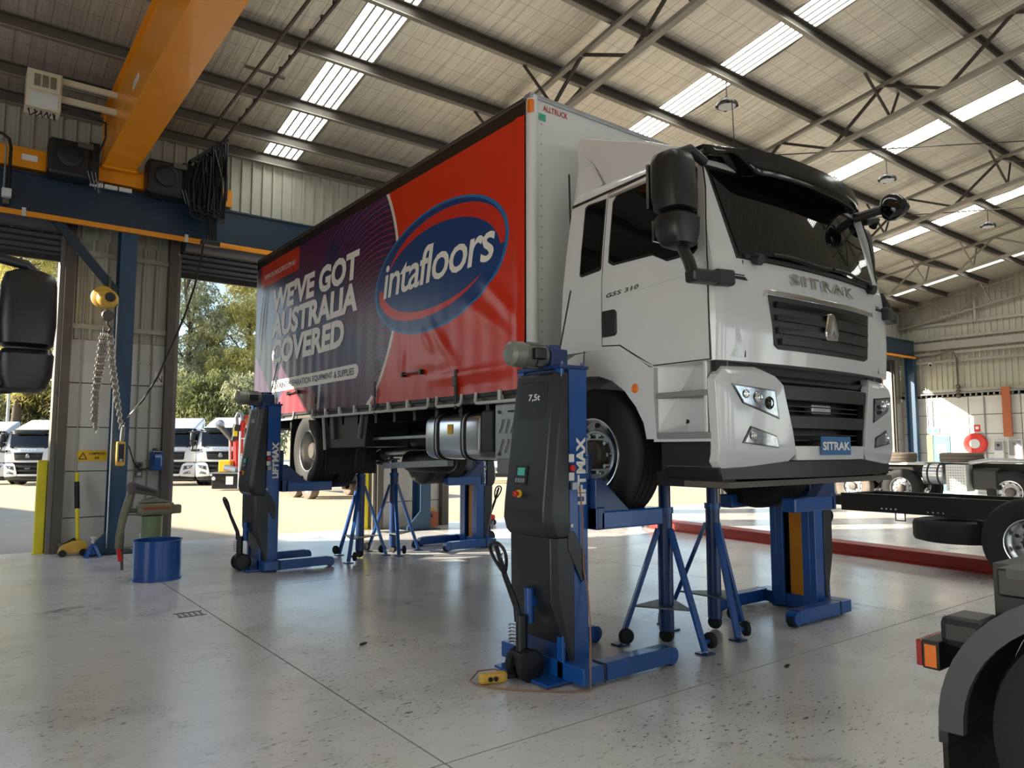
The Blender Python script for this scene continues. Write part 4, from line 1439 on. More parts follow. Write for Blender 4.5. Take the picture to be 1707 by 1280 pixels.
# white tie rail under the curtain
for y0, y1 in ((4.95, 5.72), (5.97, 6.43), (6.60, 9.71), (10.40, 12.0)):
    n = max(1, round((y1 - y0) / 0.46))
    rl = ob('tie_rail', MB().tube([(SIDE - 0.005, y0, 2.13), (SIDE - 0.015, y0, 2.045), (SIDE - 0.015, y0 + 0.025, 2.025), (SIDE - 0.015, y1 - 0.025, 2.025), (SIDE - 0.015, y1, 2.045), (SIDE - 0.005, y1, 2.13)], 0.017, 8), 'white_panel', truck, 50)
    for k in range(1, n):
        y = y0 + (y1 - y0) * k / n
        ob('rail_post', MB().box(SIDE - 0.02, SIDE + 0.02, y - 0.022, y + 0.022, 2.03, 2.13), 'white_panel', rl)
ob('floor_edge', MB().box(SIDE + 0.0, SIDE + 0.05, BF, BR_, 2.085, 2.125), 'black', truck)
# short aerial of the cab side
ob('aerial', MB().tube([(4.1, 4.53, 3.3), (4.1, 4.55, 3.95)], 0.008, 6), 'black', truck)
ob('roof_aerial', MB().tube([(4.85, 3.4, 3.82), (4.75, 3.35, 4.35)], 0.004, 5), 'black', truck)
# ================================================================== mobile column lifts and axle stands
def build_lift(label, lettered):
    """built for the near side: +u = X towards the wheel, column centre at (3.52, 4.10)"""
    cx, cy = 3.52, 4.12
    T = thing('column_lift', label, 'column lift', (cx, cy, 0), 'blue mobile column lifts around the truck')
    # column: two channel flanges, back web, lifting screw slot
    colm = ob('column', MB().box(3.42, 3.47, cy - 0.25, cy + 0.25, 0.02, 2.17), 'lift_blue_dark', T)
    for s in (-1, 1):
        ob('column_flange', MB().box(3.40, 3.645, cy + s * 0.25, cy + s * 0.185, 0.0, 2.17), 'lift_blue', colm, bevel=0.006)
        ob('inner_lip', MB().box(3.61, 3.645, cy + s * 0.185, cy + s * 0.105, 0.02, 2.17), 'lift_blue', colm, bevel=0.004)
    ob('slot_cover', MB().box(3.575, 3.595, cy - 0.06, cy + 0.10, 0.04, 1.15), 'lift_orange', colm)
    ob('cap_plate', MB().box(3.39, 3.66, cy - 0.255, cy + 0.255, 2.17, 2.195), 'lift_blue_dark', colm, bevel=0.004)
    for s in (-1, 1):
        for x in (3.43, 3.62):
            ob('cap_bolt', MB().cyl((x, cy + s * 0.23, 2.195), (x, cy + s * 0.23, 2.22), 0.014, 8), 'lift_blue_dark', colm)
    # base frame: cross beam, two feet, end rollers
    ob('base_beam', MB().box(3.40, 3.62, cy - 0.46, cy + 0.46, 0.025, 0.14), 'lift_blue', T, bevel=0.006)
    ob('base_plate', MB().box(3.22, 3.62, cy - 0.30, cy + 0.30, 0.012, 0.03), 'lift_blue', T)
    for s in (-1, 1):
        f = ob('foot', MB().box(3.60, 4.27, cy + s * 0.46, cy + s * 0.345, 0.025, 0.145), 'lift_blue', T, bevel=0.006)
        ob('foot_cap', MB().box(3.585, 3.60, cy + s * 0.462, cy + s * 0.343, 0.022, 0.147), 'black', f)
        ob('roller_fork', MB().lathe([(0.062, -0.05), (0.062, 0.05)], (4.30, cy + s * 0.402, 0.075), (0, 1, 0), 18), 'lift_blue', f, 30)
        ob('roller', MB().lathe([(0.052, -0.035), (0.058, -0.03), (0.058, 0.03), (0.052, 0.035)], (4.315, cy + s * 0.402, 0.058), (0, 1, 0), 18), 'rubber', f, 30)
    # carriage with the two fork arms under the tyre
    zc = 1.02
    ca = ob('carriage', MB().box(3.655, 3.70, cy - 0.24, cy + 0.24, zc, zc + 0.55), 'lift_blue_dark', T, bevel=0.008)
    for s in (-1, 1):
        ob('fork_block', MB().prism([(3.66, zc), (3.66, zc + 0.36), (3.72, zc + 0.36), (4.0, zc + 0.13), (4.0, zc)], lambda a, b, q: (a, q, b), cy + 0.08 + s * 0.40, cy + 0.08 + s * 0.30), 'lift_blue_dark', ca, bevel=0.006)
        ob('fork_arm', MB().box(3.70, 4.36, cy + 0.08 + s * 0.41, cy + 0.08 + s * 0.27, zc, zc + 0.13), 'lift_blue', ca, bevel=0.012)
    ob('fork_bridge', MB().box(3.66, 3.74, cy - 0.33, cy + 0.49, zc, zc + 0.16), 'lift_blue_dark', ca, bevel=0.01)
    # black control cover: upper hood leaning outward, lower shroud
    def ring(z, u, hv, uin, ch=0.05):
        return [(uin, cy - hv, z), (u + ch, cy - hv, z), (u, cy - hv + ch, z), (u, cy + hv - ch, z), (u + ch, cy + hv, z), (uin, cy + hv, z)]
    hood = ob('hood', MB().loft([ring(0.98, 3.30, 0.262, 3.46), ring(1.02, 3.265, 0.268, 3.46), ring(1.10, 3.245, 0.272, 3.455), ring(1.20, 3.25, 0.27, 3.452), ring(1.7, 3.31, 0.262, 3.455), ring(2.12, 3.365, 0.258, 3.46), ring(2.145, 3.385, 0.25, 3.46)]), 'lift_black', T, 25, 0.008)
    # sunken front field of the hood
    def hf(a, b, q):      # a: v offset, b: z
        return (3.25 + (b - 1.15) * 0.1186 - q, cy + a, b)
    ob('hood_panel', surfpoly([(-0.17, 1.22), (0.17, 1.22), (0.16, 2.08), (-0.16, 2.08)], hf, 0.004, -0.01), 'black_plastic', hood, bevel=0.004)
    sc = ob('control_box', surfpoly([(-0.02, 1.335), (0.12, 1.335), (0.12, 1.475), (-0.02, 1.475)], hf, 0.012, 0.0), 'black', hood)
    ob('screen', surfpoly([(0.005, 1.405), (0.085, 1.405), (0.085, 1.46), (0.005, 1.46)], hf, 0.016, 0.010), 'screen', sc)
    for k in range(4):
        ob('key', surfpoly([(0.0 + k * 0.028, 1.355), (0.02 + k * 0.028, 1.355), (0.02 + k * 0.028, 1.385), (0.0 + k * 0.028, 1.385)], hf, 0.017, 0.010), 'grey_paint', sc)
    es = ob('stop_button', MB().cyl(hf(0.05, 1.275, 0.0), hf(0.05, 1.275, 0.02), 0.028, 18), 'sign_yellow', hood, 30)
    ob('stop_knob', MB().lathe([(0.012, 0), (0.014, 0.02), (0.021, 0.022), (0.021, 0.034), (0.012, 0.04), (0, 0.04)], hf(0.05, 1.275, 0.02), (-1, 0, 0), 18), 'red_bright', es, 30)
    text('capacity_lettering', '7,5t', lambda u, v: hf(0.045 - 0.13 * u, 1.935 + 0.055 * v, 0.007), 'white_ink', hood, bold=0.02)
    ob('shroud', MB().loft([ring(0.10, 3.47, 0.262, 3.50, 0.01), ring(0.30, 3.40, 0.262, 3.50, 0.02), ring(0.55, 3.315, 0.262, 3.50, 0.04), ring(0.98, 3.31, 0.262, 3.50, 0.04)]), 'lift_black', T, 25, 0.006)
    ob('shroud_wing', MB().prism([(3.44, 1.02), (3.50, 1.02), (3.60, 0.84), (3.60, 0.68), (3.57, 0.66), (3.44, 0.90)], lambda a, b, q: (a, q, b), cy - 0.254, cy - 0.266), 'lift_black', T)
    # motor and gearbox on top
    gb = ob('gearbox', MB().box(3.44, 3.60, cy - 0.10, cy + 0.09, 2.195, 2.33), 'lift_blue_dark', T, bevel=0.012)
    ob('gear_lid', MB().cyl((3.52, cy, 2.33), (3.52, cy, 2.36), 0.075, 20), 'lift_blue_dark', gb, 30)
    mo = ob('motor', MB().lathe([(0, -0.01), (0.082, 0), (0.088, 0.02), (0.088, 0.20), (0.094, 0.21), (0.094, 0.22), (0.09, 0.30), (0.06, 0.325), (0.03, 0.33), (0, 0.33)], (3.44, cy, 2.275), (-1, 0, 0), 28), 'motor_grey', T, 30)
    for k in range(14):
        t = 2 * math.pi * k / 14
        d = Vector((0, math.cos(t), math.sin(t)))
        p = Vector((3.40, cy, 2.275)) + d * 0.088
        ob('cooling_fin', MB().bar(p, p + Vector((-0.13, 0, 0)), 0.006, 0.02, d), 'motor_grey', mo)
    ob('terminal_box', MB().box(3.27, 3.37, cy - 0.135, cy - 0.075, 2.235, 2.32), 'black_plastic', mo, bevel=0.01)
    ob('fan_vent', MB().cyl((3.112, cy, 2.275), (3.106, cy, 2.275), 0.012, 16), 'sign_green', mo)
    ob('aerial', MB().tube([(3.56, cy - 0.06, 2.36), (3.63, cy - 0.10, 2.78)], 0.006, 6), 'black', T)
    ob('motor_lead', MB().tube([(3.30, cy - 0.12, 2.23), (3.26, cy - 0.14, 2.18), (3.36, cy - 0.12, 2.16), (3.45, cy - 0.15, 2.18), (3.5, cy - 0.14, 2.21)], 0.009, 6), 'black', mo, 50)
    # pallet-truck steering: twin wheels, stem, looped handle
    st = ob('steering_head', MB().cyl((3.22, cy - 0.02, 0.16), (3.22, cy - 0.02, 0.44), 0.04, 14), 'black_plastic', T, 30)
    ob('bracket_tube', MB().cyl((3.29, cy - 0.02, 0.38), (3.29, cy - 0.02, 0.62), 0.035, 14), 'lift_blue', st, 30)
    ob('bracket_arm', MB().box(3.29, 3.46, cy - 0.06, cy + 0.02, 0.50, 0.56), 'lift_blue', st)
    sp = []
    for k in range(60):
        t = k * 2 * math.pi / 10
        sp.append((3.19 + 0.034 * math.cos(t), cy + 0.03 + 0.034 * math.sin(t), 0.24 + 0.0024 * k))
    ob('return_spring', MB().tube(sp, 0.006, 5), 'alu_matt', st, 60)
    ob('axle_block', MB().box(3.16, 3.27, cy - 0.08, cy + 0.05, 0.10, 0.2), 'black_plastic', st, bevel=0.01)
    for s in (-0.062, 0.062):
        wh = ob('steer_wheel', MB().lathe([(0.03, -0.032), (0.085, -0.034), (0.105, -0.028), (0.11, -0.015), (0.11, 0.015), (0.105, 0.028), (0.085, 0.034), (0.03, 0.032)], (3.24, cy - 0.03 + s, 0.11), (0, 1, 0), 28), 'rubber', st, 30)
        ob('wheel_disc', MB().lathe([(0.0, -0.037), (0.085, -0.036), (0.085, 0.036), (0.0, 0.037)], (3.24, cy - 0.03 + s, 0.11), (0, 1, 0), 24), 'black_plastic', wh, 30)
    hx, hz = 3.20, 0.44
    tx, tz = 3.02, 0.93
    ha = ob('handle', MB().tube([(hx, cy - 0.01, hz - 0.04), (hx - 0.01, cy, hz + 0.06), (0.45 * hx + 0.55 * tx, cy + 0.01, 0.45 * hz + 0.55 * tz), (tx, cy + 0.01, tz)], [0.03, 0.024, 0.02, 0.016], 10), 'black_plastic', T, 60)
    ux = Vector((tx - hx, 0, tz - hz)).normalized()
    c0 = Vector((tx, cy + 0.01, tz)) - ux * 0.20
    lp = []
    for k in range(24):
        t = 2 * math.pi * k / 24
        a, b_ = math.sin(t), 0.5 - 0.5 * math.cos(t)
        wv = 0.115 * a * (0.35 + 0.65 * b_)
        lp.append(c0 + ux * (0.225 * b_) + Vector((0, 1, 0)) * wv)
    ob('handle_loop', MB().tube(lp, 0.012, 8, True), 'black', ha, 60)
    ob('release_lever', MB().tube([c0 + ux * 0.1, c0 + ux * 0.15 + Vector((0, -0.05, 0))], 0.006, 6), 'grey_paint', ha)
    # side lettering and stickers on the flange that faces the camera side
    yf = cy - 0.2535
    up = rect((3.618, yf, 1.21), (0, 0, 0.30), (-0.075, 0, 0))
    if lettered:
        text('brand_lettering', 'LIFT', rect((3.626, yf, 1.20), (0, 0, 0.21), (-0.082, 0, 0)), 'white_ink', T, bold=0.05)
        text('brand_lettering', 'MAX', rect((3.622, yf, 1.42), (0, 0, 0.26), (-0.088, 0, 0)), 'white_ink', T, bold=0.05)
        text('small_lettering', 'Support. Everytime.', rect((3.644, yf, 1.42), (0, 0, 0.26), (-0.016, 0, 0)), 'white_ink', T)
        for z, m in ((1.53, 'white_ink'), (1.46, 'navy_ink'), (1.40, 'white_ink')):
            ob('sticker', MB().box(3.462, 3.512, yf - 0.001, yf, z - 0.028, z + 0.028), m, T)
        ob('switch_knob', MB().cyl((3.488, yf, 1.46), (3.488, yf - 0.02, 1.46), 0.022, 16), 'red_bright', T, 30)
        ob('socket', MB().box(3.47, 3.52, yf - 0.03, yf, 1.31, 1.36), 'alu_matt', T)
        ob('bolt', MB().cyl((3.47, yf, 1.06), (3.47, yf - 0.02, 1.06), 0.014, 8), 'alu_matt', T)
    else:
        # on turned lifts the other flange faces the camera
        yb_ = cy + 0.2535
        text('brand_lettering', 'Leverolift', rect((3.47, yb_, 1.02), (0, 0, 0.80), (0.085, 0, 0)), 'white_ink', T, bold=0.02)
        rp = [(3.53 + 0.07 * math.cos(t), yb_ + 0.002, 1.28 + 0.07 * math.sin(t)) for t in [2 * math.pi * k / 24 for k in range(22)]]
        ob('brand_ring', MB().tube(rp, 0.006, 4), 'white_ink', T)
    return T


l1 = build_lift('blue and black column lift with control screen, lifting the front wheel nearest the camera', True)
l2 = dup(l1)
l2['label'] = 'blue and black column lift beside the rear wheel, between open door and blue drum'
l2.location = (3.52 - 0.14, 9.96, 0)
l3 = build_lift('blue column lift with orange slot strip under the far front wheel', False)
l3.rotation_euler = (0, 0, math.pi)
l3.location = (6.885, 4.20, 0)
l4 = dup(l3)
l4['label'] = 'blue column lift with orange slot strip under the far rear wheel'
l4.location = (6.98, 10.16, 0)

# orange pendant remote and its cable lying by the nearest lift
rm = thing('pendant_remote', 'yellow two-button remote lying on the floor by the nearest lift', 'remote control', (3.02, 4.22, 0))
ob('body', MB().bar((2.93, 4.20, 0.036), (3.12, 4.14, 0.036), 0.07, 0.07), 'hoist_yellow', rm, bevel=0.02)
for k in (0.07, 0.11):
    p = Vector((2.93, 4.20, 0.036)).lerp(Vector((3.12, 4.14, 0.036)), k / 0.2)
    n = Vector((-0.3, -0.95, 0)).normalized()
    ob('button', MB().cyl(p + n * 0.03, p + n * 0.045, 0.016, 14), 'black', rm, 30)
ob('cable_gland', MB().cyl((3.12, 4.14, 0.036), (3.17, 4.125, 0.036), 0.02, 12), 'black', rm, 30)
ob('cable', MB().tube([(3.56, 3.86, 1.33), (3.575, 3.85, 1.1), (3.58, 3.85, 0.75), (3.60, 3.83, 0.60), (3.59, 3.80, 0.42), (3.52, 3.72, 0.28), (3.44, 3.64, 0.12), (3.42, 3.62, 0.012), (3.30, 3.70, 0.008), (3.12, 3.86, 0.008), (2.98, 4.02, 0.008), (2.90, 4.16, 0.01), (2.90, 4.27, 0.012), (3.0, 4.31, 0.05), (3.10, 4.25, 0.06), (3.17, 4.125, 0.036)], 0.0055, 6), 'cable_brown', rm, 60)


def build_stand(label, c, top, feet, group='blue tripod axle stands under the truck'):
    x, y = c
    T = thing('axle_stand', label, 'axle stand', (x, y, 0), group)
    ob('tube', MB().cyl((x, y, 0.10), (x, y, top - 0.22), 0.062, 24), 'lift_blue_dark', T, 40)
    ob('inner_tube', MB().cyl((x, y, top - 0.22), (x, y, top), 0.05, 20), 'lift_blue_dark', T, 40)
    ob('collar', MB().cyl((x, y, top - 0.25), (x, y, top - 0.20), 0.072, 24), 'lift_blue', T, 40)
    ob('saddle', MB().box(x - 0.07, x + 0.07, y - 0.06, y + 0.06, top, top + 0.025), 'steel_dark', T, bevel=0.004)
    ob('pin_chain', MB().tube([(x + 0.07, y, top - 0.2), (x + 0.075, y, top - 0.3), (x + 0.07, y, top - 0.45)], 0.008, 6), 'alu_matt', T)
    pl = []
    for fx, fy_ in feet:
        d = Vector((fx - x, fy_ - y, 0))
        dn = d.normalized()
        p0 = Vector((x, y, top - 0.38)) + dn * 0.06
        lg = ob('leg', MB().bar(p0, (fx, fy_, 0.02), 0.05, 0.035), 'lift_blue', T, bevel=0.004)
        ob('foot_plate', MB().box(fx - 0.055, fx + 0.055, fy_ - 0.055, fy_ + 0.055, 0.0, 0.012), 'lift_blue_dark', lg)
        pw = Vector((fx, fy_, 0.09)) - dn * 0.02 + Vector((-dn.y, dn.x, 0)) * 0.055
        q = Vector((-dn.y, dn.x, 0))
        ob('wheel', MB().lathe([(0.0, -0.02), (0.05, -0.022), (0.062, -0.014), (0.062, 0.014), (0.05, 0.022), (0, 0.02)], pw + q * 0.03, q, 20), 'rubber', lg, 30)
        ob('wheel_fork', MB().bar(pw - q * 0.04, pw + q * 0.03, 0.03, 0.03), 'lift_blue', lg)
        t = (top - 0.38 - 0.32) / (top - 0.40)
        pl.append((p0 + (Vector((fx, fy_, 0.02)) - p0) * t))
    ob('brace_plate', MB().prism([(p.x, p.y) for p in pl], lambda a, b, q: (a, b, q), 0.30, 0.312), 'plate_grey', T)
    ob('base_roller', MB().lathe([(0.0, -0.03), (0.055, -0.03), (0.062, 0.0), (0.055, 0.03), (0, 0.03)], (x, y, 0.064), (1, 0.3, 0), 20), 'rubber', T, 30)
    yl = Vector((x, y, 0)) + Vector((-0.607, -0.794, 0)) * 0.0625
    return T


build_stand('blue tripod axle stand nearest the camera, under the front axle', (4.78, 4.14), 1.31, ((4.42, 4.32), (4.75, 3.73), (5.14, 4.40)))
build_stand('blue tripod axle stand under the front axle, nearer the orange-striped lift', (5.47, 4.18), 1.31, ((5.30, 3.82), (5.83, 4.16), (5.25, 4.56)))
build_stand('blue tripod axle stand under the rear axle, beside the rear lift near the door', (4.83, 10.0), 1.42, ((4.70, 10.42), (4.48, 9.62), (5.25, 9.98)))
build_stand('blue tripod axle stand under the rear axle, nearer the far rear lift', (5.46, 10.15), 1.42, ((5.22, 10.52), (5.36, 9.78), (5.90, 10.14)))
# ================================================================== overhead crane, runway and hoist
ROOT = thing('crane_runway', 'dark blue runway beam with yellow conductor rail along the back wall', 'runway beam', (10, 12.75, 5.06))
ob('lower_flange', MB().box(XL + 0.1, 29.0, 12.62, 12.88, 5.06, 5.085), 'blue_dark', ROOT)
ob('upper_flange', MB().box(XL + 0.1, 29.0, 12.60, 12.90, 5.63, 5.66), 'blue_dark', ROOT)
ob('web', MB().box(XL + 0.1, 29.0, 12.735, 12.755, 5.085, 5.63), 'blue_dark', ROOT)
ob('web_cover', MB().box(XL + 0.1, 29.0, 12.63, 12.64, 5.085, 5.63), 'blue_dark', ROOT)
ob('conductor_rail', MB().box(XL + 0.1, 29.0, 12.57, 12.62, 4.985, 5.06), 'crane_yellow', ROOT, bevel=0.004)
ob('crane_rail', MB().box(XL + 0.1, 28.9, 12.72, 12.77, 5.66, 5.70), 'steel_dark', ROOT)
for x in (0.62, 2.85, 4.35, 6.4):
    ob('rail_hanger', MB().box(x, x + 0.05, 12.56, 12.60, 4.98, 5.10), 'white_panel', ROOT)
clab = {2.05: 'blue steel runway column behind the hanging chain hoist', 7.5: 'blue steel runway column seen low behind the truck beside a concrete pier',
        29.0: 'blue steel runway column in the far corner by the gable wall'}
for gx, lab in clab.items():
    t = thing('runway_column', lab, 'column', (gx, 12.78, 0), 'blue columns under the crane runway')
    ob('shaft', MB().box(gx - 0.115, gx + 0.115, 12.62, 12.645, 0.015, 5.06), 'blue_col', t)
    ob('web', MB().box(gx - 0.01, gx + 0.01, 12.645, 12.93, 0.015, 5.06), 'blue_col', t)
    ob('rear_flange', MB().box(gx - 0.115, gx + 0.115, 12.93, 12.955, 0.015, 5.06), 'blue_col', t)
    ob('base_plate', MB().box(gx - 0.42, gx + 0.28, 12.50, 13.05, 0.0, 0.015), 'blue_dark', t)
    ob('gusset', MB().prism([(gx - 0.115, 0.015), (gx - 0.40, 0.015), (gx - 0.40, 0.07), (gx - 0.115, 0.36)], lambda a, b, q: (a, q, b), 12.62, 12.66), 'blue_col', t)
    if gx < 3:
        ob('knee_brace', MB().bar((gx - 1.02, 12.70, 5.06), (gx - 0.06, 12.70, 3.93), 0.10, 0.12), 'blue_dark', t)
        ob('conduit', MB().tube([(gx - 0.125, 12.60, 0.1), (gx - 0.125, 12.60, 3.8)], 0.012, 6), 'alu_matt', t)

CR_ = thing('overhead_crane', 'yellow overhead travelling crane girder with end carriage on blue runway', 'crane', (1.83, 12.0, 5.7))
ob('girder', MB().box(1.60, 2.06, RIDGE - 6, 12.55, 5.92, 6.72), 'crane_yellow', CR_, bevel=0.006)
ob('girder_top_flange', MB().box(1.55, 2.11, RIDGE - 6, 12.55, 6.72, 6.74), 'crane_yellow', CR_)
ob('girder_stiffener', MB().box(1.585, 2.075, 12.40, 12.48, 5.90, 6.70), 'crane_yellow', CR_)
ob('end_carriage', MB().box(-0.4, 3.6, 12.63, 12.87, 5.72, 6.02), 'crane_yellow', CR_, bevel=0.008)
ob('splice_plate', MB().box(1.45, 2.2, 12.56, 12.63, 5.72, 6.0), 'crane_yellow', CR_)
for x in (1.55, 1.75, 1.95):
    ob('splice_bar', MB().box(x - 0.1, x + 0.08, 12.50, 12.55, 5.60, 5.66), 'white_panel', CR_)
for x0, nm in ((0.88, 'drive_unit'), (2.20, 'drive_unit')):
    d = ob(nm, MB().box(x0, x0 + 0.55, 12.25, 12.59, 5.60, 6.15), 'black_plastic', CR_, bevel=0.05)
    ob('motor_end', MB().lathe([(0.17, 0), (0.17, 0.04), (0.12, 0.06), (0.12, 0.045), (0.07, 0.05), (0, 0.05)], (x0 + 0.27, 12.25, 5.9), (0, -1, 0), 28), 'black', d, 30)
    ob('junction', MB().box(x0 + 0.52, x0 + 0.66, 12.3, 12.5, 5.62, 6.2), 'black', d, bevel=0.01)
    ob('gear_plate', MB().box(x0 + 0.36, x0 + 0.56, 12.20, 12.24, 6.05, 6.13), 'steel_dark', d)
    for k in range(3):
        ob('lead', MB().tube([(x0 + 0.5 + 0.05 * k, 12.22, 5.72), (x0 + 0.56 + 0.05 * k, 12.2, 5.5 - 0.05 * k), (x0 + 0.62 + 0.04 * k, 12.22, 5.6)], 0.008, 5), 'grey_paint', d)
ob('wheel_flange', MB().lathe([(0, -0.02), (0.1, -0.02), (0.1, 0.02), (0, 0.02)], (2.95, 12.60, 5.80), (0, 1, 0), 20), 'steel_dark', CR_)
ob('rating_label', MB().box(0.58, 0.78, 12.622, 12.626, 5.83, 5.92), 'white_ink', CR_)
ob('girder_label', MB().box(1.594, 1.598, 9.75, 10.1, 6.18, 6.27), 'white_ink', CR_)
text('label_lettering', 'SWL 5t', rect((1.593, 10.07, 6.20), (0, -0.28, 0), (0, 0, 0.05)), 'navy_ink', CR_)
# electrical cabinet carried on two brackets
eb = ob('electrical_cabinet', MB().box(0.52, 0.92, 11.2, 11.5, 6.10, 6.62), 'beige_box', CR_, bevel=0.012)
ob('cabinet_lid', MB().box(0.54, 0.90, 11.17, 11.2, 6.33, 6.60), 'beige_box', eb, bevel=0.008)
for k in range(3):
    ob('vent_slot', MB().box(0.60 + 0.09 * k, 0.67 + 0.09 * k, 11.160, 11.17, 6.38, 6.54), 'vise_iron', eb)
ob('cabinet_pan', MB().box(0.56, 0.88, 11.19, 11.23, 6.12, 6.30), 'white_panel', eb)
for k in range(5):
    ob('lead', MB().tube([(0.56 + 0.07 * k, 11.3, 6.10), (0.58 + 0.07 * k, 11.28, 6.0), (0.66 + 0.05 * k, 11.3, 6.08)], 0.011, 6), 'black', eb)
for z in (6.30, 6.55):
    ob('cabinet_bracket', MB().box(0.92, 1.60, 11.30, 11.36, z, z + 0.08), 'beige_box', CR_, bevel=0.005)
ob('cabinet_cable', MB().tube([(0.92, 11.3, 6.2), (1.2, 11.25, 6.18), (1.46, 11.25, 6.12), (1.5, 11.5, 6.0), (1.48, 12.2, 5.9)], 0.016, 6), 'black', CR_, 60)
# festoon: two track wires and the bundled cables
fs = thing('festoon_cable', 'bundle of black festoon cables hanging under the crane track', 'cable bundle', (3.2, 12.2, 5.2))
ob('track', MB().bar((3.05, 2.0, 7.02), (3.05, 12.4, 6.72), 0.03, 0.04), 'steel_dark', fs)
ob('track', MB().bar((3.32, 2.0, 7.00), (3.32, 12.4, 6.70), 0.03, 0.04), 'steel_dark', fs)
for k in range(26):
    y = 2.4 + k * 0.36
    ob('track_clip', MB().box(3.30, 3.34, y - 0.02, y + 0.02, 6.93 - 0.0289 * (y - 4), 7.0 - 0.0289 * (y - 4)), 'black', fs)
for k in range(3):
    y = 4.2 + 2.8 * k
    ob('track_hanger', MB().bar((2.9, y, 7.0 - 0.0289 * (y - 3)), (3.45, y, 7.0 - 0.0289 * (y - 3)), 0.04, 0.03), 'steel_dark', fs)
random.seed(3)
for k in range(46):
    t = k / 45
    x0, y0 = 2.84 + 0.50 * t + random.uniform(-0.02, 0.02), 12.42 - 0.36 * random.random()
    z0 = 6.16 + 0.52 * t + random.uniform(-0.05, 0.03)
    zb = 5.28 + random.uniform(0, 0.14) + (0.25 if random.random() < 0.2 else 0)
    xm = 2.90 + 0.36 * t + random.uniform(-0.08, 0.10)
    rr = random.uniform(0.035, 0.075)
    ph = random.uniform(0, 6.28)
    dn, up_ = [], []
    for q in range(7):
        f = q / 6
        z = z0 + (zb + rr - z0) * f
        sw = 0.025 * math.sin(f * 3.0 + ph)
        xa = x0 + (xm - x0) * min(1, f * 1.6)
        dn.append((xa - rr * min(1, f * 2) + sw, y0 + 0.02 * math.sin(ph + f * 2), z))
        up_.append((xa + 0.03 + rr * min(1, f * 2) + sw, y0 + 0.02 * math.cos(ph + f * 2), z))
    bot = [(xm + 0.015 + (rr + 0.015) * math.cos(a_) , y0, zb + rr - rr * math.sin(a_)) for a_ in (math.pi * 0.8, math.pi * 0.5, math.pi * 0.2)]
    ob('cable_loop', MB().tube(dn + bot + up_[::-1], 0.014, 6), 'black', fs, 60)
ob('cable_carrier', MB().bar((2.80, 12.24, 6.20), (3.36, 12.24, 6.72), 0.14, 0.05), 'black', fs)
for k in range(4):
    ob('tail_cable', MB().tube([(3.08 + 0.05 * k, 12.2, 5.3), (3.10 + 0.045 * k, 12.2, 5.1), (3.12 + 0.04 * k, 12.2, 4.93)], 0.02, 6), 'black', fs, 60)
ob('collector', MB().box(3.02, 3.30, 12.15, 12.3, 4.88, 4.96), 'black', fs, bevel=0.01)

# pendant control for the crane with its sagging cable
pc = thing('crane_pendant', 'yellow crane control pendant hanging before the blue column', 'pendant control', (2.03, 12.40, 1.35))
ob('cable', MB().tube([(3.05, 12.2, 4.90), (3.02, 12.2, 4.6), (2.95, 12.22, 4.2), (2.82, 12.25, 3.7), (2.66, 12.3, 3.2), (2.48, 12.33, 2.7), (2.30, 12.36, 2.35), (2.12, 12.4, 2.1), (2.05, 12.4, 2.0)], 0.016, 8), 'black', pc, 60)
ob('strain_cable', MB().tube([(2.35, 12.35, 2.42), (2.18, 12.38, 2.18), (2.06, 12.4, 2.02), (2.035, 12.4, 1.72)], 0.012, 6), 'alu_matt', pc, 60)
ob('wrap', MB().lathe([(0.0, 0), (0.03, 0.01), (0.034, 0.1), (0.028, 0.22), (0, 0.24)], (2.035, 12.40, 1.70), (0.05, 0, 1), 12), 'grey_paint', pc, 40)
pb = ob('body', MB().box(1.965, 2.085, 12.36, 12.45, 1.33, 1.70), 'hoist_yellow', pc, bevel=0.02)
ob('face', MB().box(1.985, 2.065, 12.35, 12.36, 1.40, 1.66), 'black_plastic', pb, bevel=0.004)
for z in (1.47, 1.53, 1.59):
    ob('button', MB().cyl((2.025, 12.35, z), (2.025, 12.335, z), 0.017, 14), 'black', pb, 30)
ob('stop_button', MB().cyl((2.025, 12.35, 1.42), (2.025, 12.33, 1.42), 0.02, 14), 'alu_matt', pb, 30)

# manual chain hoist hanging from the knee brace
hs = thing('chain_hoist', 'yellow manual chain hoist with gathered chains hanging from blue brace', 'chain hoist', (1.78, 12.5, 2.2))
ob('top_hook', MB().tube([(1.80, 12.62, 4.25), (1.80, 12.6, 4.10), (1.79, 12.56, 4.02)], 0.018, 8), 'steel_dark', hs, 50)
bd = ob('body', MB().lathe([(0, -0.10), (0.10, -0.10), (0.135, -0.08), (0.15, -0.04), (0.15, 0.02), (0.13, 0.07), (0.09, 0.10), (0, 0.10)], (1.77, 12.5, 3.88), (0.15, -1, 0.1), 28), 'hoist_yellow', hs, 35)
ob('hand_wheel_cover', MB().lathe([(0.16, -0.02), (0.17, 0.0), (0.17, 0.05), (0.14, 0.07), (0.0, 0.07)], (1.72, 12.55, 3.90), (-0.5, -0.9, 0.1), 24), 'hoist_yellow', bd, 35)
ob('name_plate', MB().lathe([(0.075, 0), (0.075, 0.008), (0, 0.01)], (1.785, 12.395, 3.89), (0.15, -1, 0.1), 20), 'black_plastic', bd, 30)
hk = ob('hook_block', MB().lathe([(0, -0.04), (0.075, -0.04), (0.09, 0), (0.075, 0.04), (0, 0.04)], (1.78, 12.5, 3.62), (0, 1, 0), 20), 'steel_dark', hs, 35)
ob('load_hook', MB().tube([(1.78, 12.5, 3.56), (1.78, 12.5, 3.48), (1.83, 12.5, 3.42), (1.80, 12.5, 3.36), (1.74, 12.5, 3.37), (1.73, 12.5, 3.42)], [0.022, 0.022, 0.026, 0.028, 0.022, 0.01], 8), 'steel_dark', hk, 50)


